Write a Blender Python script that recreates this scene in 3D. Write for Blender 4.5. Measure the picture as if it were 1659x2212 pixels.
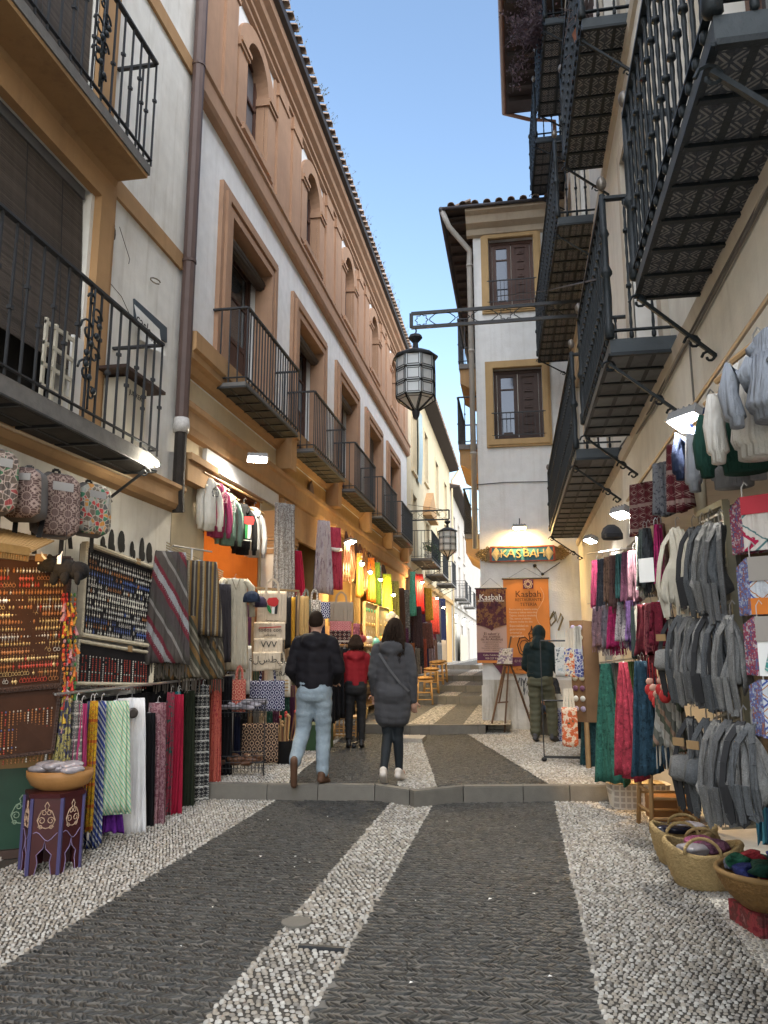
import bpy, bmesh, math, random
import numpy as np
from mathutils import Vector, Matrix
R = math.radians
rnd = random.Random(7)
for o in list(bpy.data.objects): bpy.data.objects.remove(o)
scene = bpy.context.scene
COL = scene.collection

# ------------------------------------------------------------------ camera, sky, sun, exposure
CAM_H = 1.5; PITCH = R(10.2988); YAW = R(9.9225); FPX = 1662.0; PW, PH = 1659.0, 2212.0
cam_d = bpy.data.cameras.new('camera'); cam = bpy.data.objects.new('camera', cam_d); COL.objects.link(cam)
cam.location = (0, 0, CAM_H); cam.rotation_euler = (R(90) + PITCH, 0, YAW)
cam_d.sensor_fit = 'VERTICAL'; cam_d.angle = 2 * math.atan(PH / 2 / FPX)
cam_d.clip_start = 0.05; cam_d.clip_end = 2000
scene.camera = cam
SUN_EL, SUN_AZ = R(30), R(142)          # soft late light from behind the camera, high above the roofs
world = bpy.data.worlds.new('World'); scene.world = world; world.use_nodes = True
wn = world.node_tree.nodes; wl_ = world.node_tree.links
sky = wn.new('ShaderNodeTexSky'); sky.sky_type = 'NISHITA'; sky.sun_disc = False
sky.sun_elevation = SUN_EL; sky.sun_rotation = SUN_AZ
sky.air_density = 1.25; sky.dust_density = 1.0; sky.ozone_density = 1.6
bg = wn['Background']; bg.inputs['Strength'].default_value = 0.062
wl_.new(sky.outputs[0], bg.inputs['Color'])
sun_d = bpy.data.lights.new('sun', 'SUN'); sun_d.energy = 1.5; sun_d.angle = R(110); sun_d.color = (1.0, 0.995, 0.99)
sun = bpy.data.objects.new('sun', sun_d); COL.objects.link(sun)
_sd = Vector((math.sin(SUN_AZ) * math.cos(R(44)), math.cos(SUN_AZ) * math.cos(R(44)), math.sin(R(44))))
sun.rotation_euler = _sd.to_track_quat('Z', 'Y').to_euler()
vs = scene.view_settings
vs.view_transform = 'Standard'; vs.look = 'None'; vs.exposure = 2.42; vs.gamma = 1.0; vs.use_curve_mapping = False
scene.cycles.max_bounces = 6; scene.cycles.diffuse_bounces = 3; scene.cycles.glossy_bounces = 2
scene.cycles.transmission_bounces = 4; scene.cycles.transparent_max_bounces = 6
scene.cycles.sample_clamp_indirect = 4.0; scene.cycles.caustics_reflective = False; scene.cycles.caustics_refractive = False

# ------------------------------------------------------------------ survey helpers: a sight line met with a wall, a cross plane or a floor
_c, _s, _cy, _sy = math.cos(PITCH), math.sin(PITCH), math.cos(YAW), math.sin(YAW)
def _ray(px, py):
    x, y, f = px - PW / 2, PH / 2 - py, FPX
    a, b, u = x, f * _c - y * _s, f * _s + y * _c
    return Vector((a * _cy - b * _sy, a * _sy + b * _cy, u))
_C = Vector((0, 0, CAM_H))
def PX(px, py, x): d = _ray(px, py); return _C + d * (x / d.x)
def PY(px, py, y): d = _ray(px, py); return _C + d * (y / d.y)
def PZ(px, py, z): d = _ray(px, py); return _C + d * ((z - CAM_H) / d.z)
def fwd(p):
    d = Vector(p) - _C
    return (-d.x * _sy + d.y * _cy) * _c + d.z * _s
def zat(p, py):
    d = Vector(p) - _C; f = -d.x * _sy + d.y * _cy; t = (PH / 2 - py) / FPX
    return CAM_H + f * (t * _c + _s) / (_c - t * _s)
def fit(x0, x1, y0, y1, X=None, Y=None, a=0):
    """real place and size of something seen in a frame: top centre, width, height for a facing angle a"""
    cx = (x0 + x1) / 2
    p = PX(cx, y0, X) if X is not None else PY(cx, y0, Y)
    h = p.z - zat(p, y1); k = fwd(p) / FPX
    v = Vector((p.x, p.y)).normalized(); n = Vector((math.sin(R(a)), -math.cos(R(a))))
    return p, (x1 - x0) * k / max(0.35, abs(v.dot(n))), h

# ------------------------------------------------------------------ mesh builder and object helpers
class MB:
    def __init__(s): s.v = []; s.f = []; s.m = []
    def add(s, vs, fs, m=0):
        b = len(s.v); s.v.extend([tuple(p) for p in vs])
        for f in fs: s.f.append(tuple(i + b for i in f)); s.m.append(m)
        return s
    def quad(s, a, b, c, d, m=0): return s.add([a, b, c, d], [(0, 1, 2, 3)], m)
    def box(s, x0, x1, y0, y1, z0, z1, m=0):
        if x0 > x1: x0, x1 = x1, x0
        if y0 > y1: y0, y1 = y1, y0
        return s.add([(x0, y0, z0), (x1, y0, z0), (x1, y1, z0), (x0, y1, z0), (x0, y0, z1), (x1, y0, z1), (x1, y1, z1), (x0, y1, z1)],
                     [(0, 3, 2, 1), (4, 5, 6, 7), (0, 1, 5, 4), (1, 2, 6, 5), (2, 3, 7, 6), (3, 0, 4, 7)], m)
    def bar(s, a, b, w, h=None, m=0, up=(0, 0, 1)):
        a, b = Vector(a), Vector(b); h = h or w; d = (b - a).normalized(); u = Vector(up)
        if abs(d.dot(u)) > .98: u = Vector((0, 1, 0))
        x = d.cross(u).normalized() * w / 2; y = x.cross(d).normalized() * h / 2
        return s.add([a - x - y, a + x - y, a + x + y, a - x + y, b - x - y, b + x - y, b + x + y, b - x + y],
                     [(0, 3, 2, 1), (4, 5, 6, 7), (0, 1, 5, 4), (1, 2, 6, 5), (2, 3, 7, 6), (3, 0, 4, 7)], m)
    def tube(s, pts, r, n=6, m=0, cap=True, flat=1.0):
        pts = [Vector(p) for p in pts]; L = len(pts); rs = r if hasattr(r, '__len__') else [r] * L
        t0 = (pts[1] - pts[0]).normalized(); u = Vector((0, 0, 1)) if abs(t0.z) < .9 else Vector((1, 0, 0))
        x = t0.cross(u).normalized(); V = []
        for i, p in enumerate(pts):
            t = (pts[min(i + 1, L - 1)] - pts[max(i - 1, 0)]).normalized()
            x = (x - t * x.dot(t)).normalized(); y = t.cross(x)
            for k in range(n):
                q = 2 * math.pi * k / n
                V.append(p + x * (math.cos(q) * rs[i]) + y * (math.sin(q) * rs[i] * flat))
        F = [(i * n + k, i * n + (k + 1) % n, (i + 1) * n + (k + 1) % n, (i + 1) * n + k) for i in range(L - 1) for k in range(n)]
        if cap: F += [tuple(range(n - 1, -1, -1)), tuple((L - 1) * n + k for k in range(n))]
        return s.add(V, F, m)
    def lathe(s, prof, n=12, c=(0, 0, 0), m=0, sx=1, sy=1, cap=True):
        V = [(c[0] + r * sx * math.cos(2 * math.pi * k / n), c[1] + r * sy * math.sin(2 * math.pi * k / n), c[2] + z) for r, z in prof for k in range(n)]
        L = len(prof)
        F = [(i * n + k, i * n + (k + 1) % n, (i + 1) * n + (k + 1) % n, (i + 1) * n + k) for i in range(L - 1) for k in range(n)]
        if cap: F += [tuple(range(n - 1, -1, -1)), tuple((L - 1) * n + k for k in range(n))]
        return s.add(V, F, m)
    def ell(s, c, rx, ry, rz, nu=10, nv=6, m=0):
        V = []; 
        for j in range(1, nv):
            th = math.pi * j / nv
            for k in range(nu):
                ph = 2 * math.pi * k / nu
                V.append((c[0] + rx * math.sin(th) * math.cos(ph), c[1] + ry * math.sin(th) * math.sin(ph), c[2] + rz * math.cos(th)))
        T = len(V); V += [(c[0], c[1], c[2] + rz), (c[0], c[1], c[2] - rz)]
        F = [(j * nu + k, (j + 1) * nu + k, (j + 1) * nu + (k + 1) % nu, j * nu + (k + 1) % nu) for j in range(nv - 2) for k in range(nu)]
        F += [(T, k, (k + 1) % nu) for k in range(nu)] + [(T + 1, (nv - 2) * nu + (k + 1) % nu, (nv - 2) * nu + k) for k in range(nu)]
        return s.add(V, F, m)
    def prism(s, poly, lo, hi, fn=None, m=0):
        """poly: 2-D points; fn(u, v, t) -> 3-D, extruded t lo..hi"""
        fn = fn or (lambda u, v, t: (u, v, t)); n = len(poly)
        V = [fn(u, v, lo) for u, v in poly] + [fn(u, v, hi) for u, v in poly]
        F = [tuple(range(n - 1, -1, -1)), tuple(range(n, 2 * n))] + [(k, (k + 1) % n, n + (k + 1) % n, n + k) for k in range(n)]
        return s.add(V, F, m)
    def mesh(s, name, mats, smooth=False):
        me = bpy.data.meshes.new(name); me.from_pydata(s.v, [], s.f)
        for m in (mats if isinstance(mats, (list, tuple)) else [mats]): me.materials.append(m)
        if any(s.m): me.polygons.foreach_set('material_index', s.m)
        if smooth: me.polygons.foreach_set('use_smooth', [True] * len(s.f))
        me.update(); return me
def wloc(o):
    l = Vector((0, 0, 0))
    while o is not None: l += Vector(o.location); o = o.parent
    return l
def link(name, data, parent=None, loc=(0, 0, 0)):
    o = bpy.data.objects.new(name, data); COL.objects.link(o); o.parent = parent; o.location = loc
    return o
def ob(mb, name, mats, parent=None, smooth=False, world=False):
    """one mesh object; world=True: coordinates are world ones, moved into the parent's frame"""
    if world and parent is not None:
        l = wloc(parent); mb.v = [(p[0] - l.x, p[1] - l.y, p[2] - l.z) for p in mb.v]
    return link(name, mb.mesh(name, mats, smooth), parent)
def tag(o, label=None, cat=None, group=None, kind=None):
    if label: o['label'] = label
    if cat: o['category'] = cat
    if group: o['group'] = group
    if kind: o['kind'] = kind
    return o
def thing(name, label, cat, loc=(0, 0, 0), rz=0, group=None):
    o = link(name, None, None, loc); o.rotation_euler = (0, 0, R(rz)); o.empty_display_size = .05
    return tag(o, label, cat, group)
def solo(mb, name, label, cat, mats, loc=(0, 0, 0), rz=0, group=None, smooth=False):
    o = link(name, mb.mesh(name, mats, smooth), None, loc); o.rotation_euler = (0, 0, R(rz))
    return tag(o, label, cat, group)
def dup(o, parent=None):
    c = o.copy(); COL.objects.link(c); c.parent = parent
    for ch in list(o.children): dup(ch, c)
    return c
ORD = ['first', 'second', 'third', 'fourth', 'fifth', 'sixth', 'seventh', 'eighth', 'ninth', 'tenth', 'eleventh', 'twelfth', 'thirteenth', 'fourteenth', 'fifteenth', 'sixteenth', 'seventeenth', 'eighteenth', 'nineteenth', 'twentieth']

# ------------------------------------------------------------------ materials
class S:
    """a socket with arithmetic"""
    def __init__(s, g, sock): s.g = g; s.k = sock
    def _m(s, op, *o): return s.g.math(op, s, *o)
    def __add__(s, o): return s._m('ADD', o)
    def __radd__(s, o): return s._m('ADD', o)
    def __sub__(s, o): return s._m('SUBTRACT', o)
    def __rsub__(s, o): return s.g.math('SUBTRACT', o, s)
    def __mul__(s, o): return s._m('MULTIPLY', o)
    def __rmul__(s, o): return s._m('MULTIPLY', o)
    def __truediv__(s, o): return s._m('DIVIDE', o)
    def gt(s, o): return s._m('GREATER_THAN', o)
    def lt(s, o): return s._m('LESS_THAN', o)
    def fr(s): return s._m('FRACT')
    def fl(s): return s._m('FLOOR')
    def ab(s): return s._m('ABSOLUTE')
    def sin(s): return s._m('SINE')
    def mx(s, o): return s._m('MAXIMUM', o)
    def mn(s, o): return s._m('MINIMUM', o)
    def pg(s): return s._m('PINGPONG', 0.5)
class Gr:
    def __init__(s, name):
        s.mat = bpy.data.materials.new(name); s.mat.use_nodes = True
        s.nt = s.mat.node_tree; s.b = s.nt.nodes['Principled BSDF']; s._o = None
    def n(s, t, **kw):
        x = s.nt.nodes.new('ShaderNode' + t)
        for k, v in kw.items(): setattr(x, k, v)
        return x
    def put(s, sock, v):
        if isinstance(v, S): s.nt.links.new(v.k, sock)
        elif hasattr(v, '__len__'): sock.default_value = tuple(v) + ((1,) if len(v) == 3 and len(sock.default_value) == 4 else ())
        else: sock.default_value = v
    def math(s, op, *a):
        x = s.n('Math', operation=op)
        for i, v in enumerate(a): s.put(x.inputs[i], v)
        return S(s, x.outputs[0])
    def obj(s):
        if s._o is None:
            t = s.n('TexCoord'); sp = s.n('SeparateXYZ'); s.nt.links.new(t.outputs['Object'], sp.inputs[0])
            s._t = t; s._o = [S(s, sp.outputs[i]) for i in range(3)]
        return s._o
    def vec(s, x, y, z):
        c = s.n('CombineXYZ'); s.put(c.inputs[0], x); s.put(c.inputs[1], y); s.put(c.inputs[2], z); return S(s, c.outputs[0])
    def rand(s): return S(s, s.n('ObjectInfo').outputs['Random'])
    def island(s): return S(s, s.n('NewGeometry').outputs['Random Per Island'])
    def noise(s, vec=None, scale=5, detail=3, rough=.55):
        x = s.n('TexNoise'); s.put(x.inputs['Scale'], scale); s.put(x.inputs['Detail'], detail); s.put(x.inputs['Roughness'], rough)
        if vec is None: s.obj(); s.nt.links.new(s._t.outputs['Object'], x.inputs['Vector'])
        else: s.put(x.inputs['Vector'], vec)
        return S(s, x.outputs[0])
    def voro(s, vec=None, scale=5, feature='F1', out='Distance', rnd_=1.0):
        x = s.n('TexVoronoi', feature=feature); s.put(x.inputs['Scale'], scale); s.put(x.inputs['Randomness'], rnd_)
        if vec is None: s.obj(); s.nt.links.new(s._t.outputs['Object'], x.inputs['Vector'])
        else: s.put(x.inputs['Vector'], vec)
        return S(s, x.outputs[out])
    def mix(s, f, a, b):
        x = s.n('Mix', data_type='RGBA'); s.put(x.inputs[0], f); s.put(x.inputs[6], a); s.put(x.inputs[7], b); return S(s, x.outputs[2])
    def ramp(s, f, stops, const=True):
        x = s.n('ValToRGB'); cr = x.color_ramp; cr.interpolation = 'CONSTANT' if const else 'LINEAR'
        while len(cr.elements) < len(stops): cr.elements.new(1.0)
        for e, (p, c) in zip(cr.elements, stops): e.position = p; e.color = tuple(c) + (1,)
        s.put(x.inputs[0], f); return S(s, x.outputs[0])
    def hsv(s, col, v=1.0, sat=1.0):
        x = s.n('HueSaturation'); s.put(x.inputs['Value'], v); s.put(x.inputs['Saturation'], sat); s.put(x.inputs['Color'], col); return S(s, x.outputs[0])
    def done(s, col, rough=.85, metal=0, spec=.35, bump=None, bd=.3, dist=.01, em=None, es=0, sheen=0):
        s.put(s.b.inputs['Base Color'], col); s.put(s.b.inputs['Roughness'], rough); s.put(s.b.inputs['Metallic'], metal)
        s.put(s.b.inputs['Specular IOR Level'], spec)
        if sheen: s.put(s.b.inputs['Sheen Weight'], sheen)
        if bump is not None:
            x = s.n('Bump'); s.put(x.inputs['Strength'], bd); s.put(x.inputs['Distance'], dist); s.put(x.inputs['Height'], bump)
            s.nt.links.new(x.outputs[0], s.b.inputs['Normal'])
        if em: s.put(s.b.inputs['Emission Color'], em); s.put(s.b.inputs['Emission Strength'], es)
        return s.mat
_mc = {}
def mat(name, col, rough=.75, var=.16, vs=6, bump=.0, bs=40, metal=0, spec=.35, rv=0.0, dist=.01):
    if name in _mc: return _mc[name]
    g = Gr(name); n = g.noise(scale=vs, detail=4)
    v = 1 + (n - .5) * (2 * var)
    if rv: v = v + (g.rand() - .5) * (2 * rv)
    c = g.hsv(col, v)
    m = g.done(c, rough, metal, spec, g.noise(scale=bs, detail=3) if bump else None, bump, dist)
    _mc[name] = m; return m
def fabric(name, col, var=.12, weave=260, rough=.95):
    if name in _mc: return _mc[name]
    g = Gr(name); x, y, z = g.obj(); r = g.rand()
    c = g.hsv(col, 1 + (g.noise(scale=9) - .5) * (2 * var) + (r - .5) * .14)
    w = g.noise(scale=22, detail=4) * .6 + g.noise(scale=300, detail=1) * .12 + g.noise(g.vec(x * 26 + r * 9, y * 9, z * 1.3), scale=1.0, detail=3) * 2.6
    m = g.done(c, rough, 0, .12, w, .8, .02); _mc[name] = m; return m
def pmat(name, fn, rough=.9, spec=.25, bump=True):
    if name in _mc: return _mc[name]
    g = Gr(name); x, y, z = g.obj(); c = fn(g, x, y, z)
    c = g.hsv(c, 1 + (g.noise(scale=14, detail=4) - .5) * .3)
    m = g.done(c, rough, 0, spec, g.noise(scale=24, detail=4) * .6 + g.noise(g.vec(x * 26, y * 9, z * 1.3), scale=1.0, detail=3) * 2.4 if bump else None, .8, .02); _mc[name] = m; return m
def plaster(name, col, stain=(.3, .27, .22), amt=.35, streak=True, fine=.35):
    g = Gr(name); x, y, z = g.obj()
    big = g.noise(scale=.9, detail=6, rough=.62); mid = g.noise(scale=5.5, detail=5)
    st = g.noise(g.vec(x * 7, y * 7, z * .4), scale=1.0, detail=6, rough=.65)
    f = ((big - .44) * 2.6).mx(0) * amt + (((st - .5) * 3.4).mx(0) * amt if streak else 0)
    blot = (g.noise(scale=2.3, detail=8, rough=.72) - .6).mx(0) * 2.2
    c = g.mix((f + blot * .5).mn(.75), g.hsv(col, 1 + (mid - .5) * .3), stain)
    h = g.noise(scale=38, detail=5) * .5 + g.noise(scale=4, detail=4)
    _mc[name] = g.done(c, .92, 0, .2, h, fine, .012); return _mc[name]
def emit(name, col, strength):
    g = Gr(name); return g.done((.8, .8, .8), .5, em=col, es=strength)
IRON = mat('black_iron', (.028, .03, .034), .55, .3, 12, .25, 60, spec=.4)
IRON_G = mat('green_black_iron', (.014, .019, .023), .5, .3, 12, .25, 60, spec=.3)
STEEL = mat('steel_wire', (.45, .45, .46), .35, .1, 10, metal=.9)
WOOD_D = mat('dark_wood', (.05, .028, .022), .6, .3, 7, .3, 30)
WOOD = mat('pale_wood', (.36, .22, .1), .6, .25, 9, .3, 40)
WOOD_B = mat('bamboo_wood', (.42, .24, .09), .55, .25, 12, .25, 50)
WHITE = mat('white_paint', (.78, .77, .74), .6, .05)
BLACK = mat('black_plastic', (.015, .015, .017), .45, .2)
DARK = mat('interior_shade_black', (.012, .011, .011), .9, .2)  # near-black that puts the shade of unlit rooms into the colour
CARD = mat('cardboard', (.3, .19, .09), .85, .12, 10)
PLASTIC = mat('clear_wrapping', (.32, .3, .33), .12, .5, 18, .6, 26, spec=.7)
GLASS = Gr('window_glass').done((.05, .06, .07), .06, 0, .8)
def frosted(name, col, em=0, a=.3):
    g = Gr(name); g.put(g.b.inputs['Transmission Weight'], .2)
    return g.done(g.hsv(col, 1 + (g.noise(scale=8) - .5) * .3), .35, 0, .5)
def text(body, size, mtl, parent, loc, rot=(90, 0, 0), name='lettering', ext=.001, align='CENTER', sx=1.0, sp=1.0):
    cu = bpy.data.curves.new(name, 'FONT'); cu.body = body; cu.size = size; cu.extrude = ext; cu.align_x = align; cu.align_y = 'CENTER'
    cu.resolution_u = 2; cu.space_character = sp
    t = bpy.data.objects.new(name, cu); me = bpy.data.meshes.new_from_object(t)
    bpy.data.objects.remove(t); me.materials.clear(); me.materials.append(mtl)
    o = link(name, me, parent, loc); o.rotation_euler = tuple(R(a) for a in rot); o.scale = (sx, 1, 1); return o
class Fac:
    """a facade plane: u along the wall, n out of it towards the street, z up"""
    def __init__(s, o, u, n): s.o = Vector((o[0], o[1], 0)); s.u = Vector((u[0], u[1], 0)).normalized(); s.nn = Vector((n[0], n[1], 0)).normalized()
    def p(s, u, n, z): q = s.o + s.u * u + s.nn * n; return (q.x, q.y, z)
    def box(s, mb, u0, u1, n0, n1, z0, z1, m=0):
        V = [s.p(u, n, z) for z in (z0, z1) for (u, n) in ((u0, n0), (u1, n0), (u1, n1), (u0, n1))]
        return mb.add(V, [(0, 3, 2, 1), (4, 5, 6, 7), (0, 1, 5, 4), (1, 2, 6, 5), (2, 3, 7, 6), (3, 0, 4, 7)], m)
    def wall(s, mb, u0, u1, z0, z1, holes=(), d=.28, m=0, body=None):
        us = sorted({u0, u1, *[h[0] for h in holes], *[h[1] for h in holes]}); zs = sorted({z0, z1, *[h[2] for h in holes], *[h[3] for h in holes]})
        us = [u for u in us if u0 <= u <= u1]; zs = [z for z in zs if z0 <= z <= z1]
        for a, b in zip(us, us[1:]):
            for c, e in zip(zs, zs[1:]):
                mu, mz = (a + b) / 2, (c + e) / 2
                if any(h[0] < mu < h[1] and h[2] < mz < h[3] for h in holes): continue
                mb.quad(s.p(a, 0, c), s.p(b, 0, c), s.p(b, 0, e), s.p(a, 0, e), m)
        for h in holes:
            a, b, c, e = h[:4]; dd = h[4] if len(h) > 4 else d
            mb.quad(s.p(a, 0, c), s.p(a, -dd, c), s.p(a, -dd, e), s.p(a, 0, e), m); mb.quad(s.p(b, 0, c), s.p(b, 0, e), s.p(b, -dd, e), s.p(b, -dd, c), m)
            mb.quad(s.p(a, 0, e), s.p(a, -dd, e), s.p(b, -dd, e), s.p(b, 0, e), m); mb.quad(s.p(a, 0, c), s.p(b, 0, c), s.p(b, -dd, c), s.p(a, -dd, c), m)
        if body:
            s.box(mb, u0, u1, -body, -body + .2, z0, z1, m); s.box(mb, u0, u0 + .2, -body, -.001, z0, z1, m); s.box(mb, u1 - .2, u1, -body, -.001, z0, z1, m)
            s.box(mb, u0, u1, -body, -.001, z1 - .1, z1 + .05, m)
        return mb
    def cornice(s, mb, u0, u1, prof, m=0):
        """prof: (n, z) outline swept along u"""
        return mb.prism(prof, u0, u1, lambda n, z, t: s.p(t, n, z), m)
    def frame(s, mb, u0, u1, z0, z1, w, n0, n1, m=0, bottom=True):
        s.box(mb, u0, u0 + w, n0, n1, z0, z1 - w, m); s.box(mb, u1 - w, u1, n0, n1, z0, z1 - w, m); s.box(mb, u0, u1, n0, n1, z1 - w, z1, m)
        if bottom: s.box(mb, u0 + w, u1 - w, n0, n1, z0, z0 + w, m)
# ------------------------------------------------------------------ the street: terraces, kerbs, pebbles
XL, XR = -3.8, 1.1
KZ = .14                                                # height of the first step
def gz(y): return 0 if y < 8 else KZ if y < 13.2 else .29 if y < 18.6 else .47 if y < 20.8 else .62 if y < 24.2 else .78
MORTAR = mat('mortar', (.07, .064, .056), .95, .3, 5, .4, 60)
MORTAR_D = mat('mortar_between_dark_stones', (.15, .143, .13), .95, .35, 4, .4, 60)
def stone_mat(name, lo, hi, warm, rough=.75):
    g = Gr(name); r = (g.island() * 3.7 + g.rand() * 7.3).fr(); n = g.noise(scale=.8, detail=4)
    c = g.ramp(r, [(0, lo), (.25, warm), (.6, [(a + b) / 2 for a, b in zip(lo, hi)]), (1, hi)], False)
    c = g.hsv(c, .74 + n * .52)
    return g.done(c, rough, 0, .35, g.noise(scale=160, detail=2), .15, .002)
PEB_W = stone_mat('white_pebble', (.18, .17, .155), (.5, .48, .44), (.31, .275, .225))
PEB_D = stone_mat('charcoal_pebble', (.014, .015, .015), (.055, .055, .052), (.038, .034, .029), .5)
STONE = mat('kerb_granite', (.15, .14, .122), .85, .25, 9, .35, 70, rv=.12)
def dome():
    V = []
    for r, z in ((1.0, -.4), (.8, .6)):
        for k in range(7): V.append((r * math.cos(k * 2 * math.pi / 7), r * math.sin(k * 2 * math.pi / 7), z))
    V.append((0, 0, .95)); F = [(k, (k + 1) % 7, 7 + (k + 1) % 7, 7 + k) for k in range(7)] + [(7 + k, 7 + (k + 1) % 7, 14) for k in range(7)]
    return np.array(V), F
DV, DF = dome()
_dome_me = {}
def stones(parent, items, mtl, one, many, z, near=300):
    """items: (x, y, angle, half length, half width, height); nearest ones become objects, the rest one mesh"""
    A = np.array(items); vis = []
    dist = np.hypot(A[:, 0], A[:, 1])
    # visible in the picture: use the sight-line test
    for i in np.argsort(dist):
        p = Vector((A[i, 0], A[i, 1], z)); d = p - _C; f = -d.x * _sy + d.y * _cy; fw = f * _c + d.z * _s; up = -f * _s + d.z * _c
        if fw < .2: continue
        sx = PW / 2 + FPX * (d.x * _cy + d.y * _sy) / fw; sy = PH / 2 - FPX * up / fw
        if 5 < sx < PW - 5 and sy < PH - 4: vis.append(i)
        if len(vis) >= near: break
    pick = set(vis)
    if mtl.name not in _dome_me:
        me = bpy.data.meshes.new(one); me.from_pydata([tuple(v) for v in DV], [], DF); me.materials.append(mtl)
        me.polygons.foreach_set('use_smooth', [True] * len(DF)); _dome_me[mtl.name] = me
    pl = wloc(parent)
    for i in vis:
        x, y, a, l, w, h = A[i]; o = link(one, _dome_me[mtl.name], parent, (x - pl.x, y - pl.y, z - pl.z)); o.rotation_euler = (0, 0, a); o.scale = (l, w, h)
    rest = np.array([i for i in range(len(A)) if i not in pick]); B = A[rest]; n = len(B); k = len(DV)
    P = DV[None] * B[:, None, 3:6]; ca, sa = np.cos(B[:, 2])[:, None], np.sin(B[:, 2])[:, None]
    jit = 1 + (np.random.RandomState(3).rand(n, k, 1) - .5) * .24
    P = P * jit
    Q = np.stack([P[..., 0] * ca - P[..., 1] * sa + B[:, 0:1] - pl.x, P[..., 0] * sa + P[..., 1] * ca + B[:, 1:2] - pl.y, P[..., 2] + z - pl.z], -1).reshape(-1, 3)
    quads = np.array([f for f in DF if len(f) == 4]); tris = np.array([f for f in DF if len(f) == 3]); off = (np.arange(n) * k)[:, None, None]
    lv = np.concatenate([(quads[None] + off).reshape(-1), (tris[None] + off).reshape(-1)]); nq, nt = n * len(quads), n * len(tris)
    me = bpy.data.meshes.new(many); me.vertices.add(len(Q)); me.vertices.foreach_set('co', Q.reshape(-1).astype(np.float32))
    me.loops.add(len(lv)); me.loops.foreach_set('vertex_index', lv.astype(np.int32)); me.polygons.add(nq + nt)
    st = np.concatenate([np.arange(nq) * 4, nq * 4 + np.arange(nt) * 3]).astype(np.int32)
    me.polygons.foreach_set('loop_start', st); me.polygons.foreach_set('use_smooth', np.ones(nq + nt, bool))
    me.update(calc_edges=True); me.validate(); me.materials.append(mtl)
    o = link(many, me, parent); o['kind'] = 'stuff'; return o
rs = np.random.RandomState(11)
def inpoly(x, y, poly):
    c = False; n = len(poly)
    for i in range(n):
        (x1, y1), (x2, y2) = poly[i], poly[i - 1]
        if (y1 > y) != (y2 > y) and x < (x2 - x1) * (y - y1) / (y2 - y1) + x1: c = not c
    return c
def white_field(poly, sx=.0275, sy=.029):
    xs = [p[0] for p in poly]; ys = [p[1] for p in poly]; out = []; j = 0; y = min(ys) + .012
    while y < max(ys):
        x = min(xs) + (sx / 2 if j % 2 else 0) + .004
        while x < max(xs):
            a, b = x + rs.normal(0, .004), y + rs.normal(0, .0035)
            if inpoly(a, b, poly):
                fl = .55 * math.sin(a * 5.1 + 1.7 * math.sin(b * 2.2)) + .5 * math.sin(b * 3.3 + a)
                L = sx * .405 * rs.uniform(.75, 1.25)
                out.append((a, b, fl * .6 + rs.normal(0, .22), L, L * rs.uniform(.72, 1.0), .0078 * rs.uniform(.55, 1.3)))
            x += sx
        y += sy; j += 1
    # a kerb-like line of larger pebbles along the long sides
    for i in range(len(poly)):
        a, b = Vector(poly[i - 1]), Vector(poly[i]); d = b - a
        if abs(d.y) < 1: continue
        n = int(d.length / .047)
        for k in range(n):
            p = a + d * ((k + .5) / n); out.append((p.x + rs.normal(0, .006), p.y, math.atan2(d.y, d.x) + rs.normal(0, .25), .02, .0125, .011))
    return out
def dark_field(poly, pitch=.052, step=.0225):
    xs = [p[0] for p in poly]; ys = [p[1] for p in poly]; out = []; j = 0; y = min(ys) + .02
    while y < max(ys):
        x = min(xs) + .012; sgn = 1 if j % 2 else -1; ph = rs.uniform(0, 6)
        while x < max(xs):
            b = y + .012 * math.sin(x * 3.1 + j * .05) + rs.normal(0, .003)
            if inpoly(x, b, poly) and rs.rand() > .012:
                out.append((x + rs.normal(0, .002), b, sgn * R(40) + rs.normal(0, .17), .035 * rs.uniform(.72, 1.2), .0088 * rs.uniform(.65, 1.25), .0068 * rs.uniform(.3, 1.4)))
            x += step * rs.uniform(.85, 1.15)
        y += pitch; j += 1
    return out
g_ = MB(); g_.quad((-400, -300, -.06), (400, -300, -.06), (400, 900, -.06), (-400, 900, -.06))
tag(ob(g_, 'ground', mat('ground_soil', (.2, .18, .15), .95, .3, .5)), kind='structure')
kerbpts = [PZ(484, 1697, KZ), PZ(849, 1699, KZ), PZ(895, 1712, KZ), PZ(947, 1702, KZ), PZ(1317, 1699, KZ)]
KP = [(XL - .1, kerbpts[0].y)] + [(p.x, p.y) for p in kerbpts] + [(1.3, kerbpts[-1].y + .05)]
def ky(x):
    for (a, b), (c, d) in zip(KP, KP[1:]):
        if a <= x <= c: return b + (d - b) * (x - a) / (c - a)
    return KP[-1][1]
# lower terrace
p0 = MB(); p0.box(-4.2, 1.4, -3, 9.0, -.05, -.006)
pave = tag(ob(p0, 'lower_pavement', MORTAR), kind='structure')
for x0, x1 in ((-2.53, -1.33), (-.92, .30)):
    b = MB(); b.box(x0, x1, -3, 8.9, -.0059, -.0025); tag(ob(b, 'mortar_bed', MORTAR_D, pave))
def strip(x0, x1, y0=2.3, y1=None):
    e0, e1 = ky(x0) - .01, ky(x1) - .01; return [(x0, y0), (x1, y0), (x1, e1), (x0, e0)]
W0 = white_field([(-3.62, 3.2), (-2.53, 3.2), (-2.53, ky(-2.53) - .01), (-3.62, ky(-3.6) - .01)]) + white_field(strip(-1.33, -.92), .034, .035) + white_field(strip(.30, 1.45))
D0 = dark_field(strip(-2.515, -1.345)) + dark_field(strip(-.905, .285))
stones(pave, W0, PEB_W, 'pebble', 'pebbles', 0, 280)
stones(pave, D0, PEB_D, 'dark_stone', 'dark_stones', 0, 280)
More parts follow.
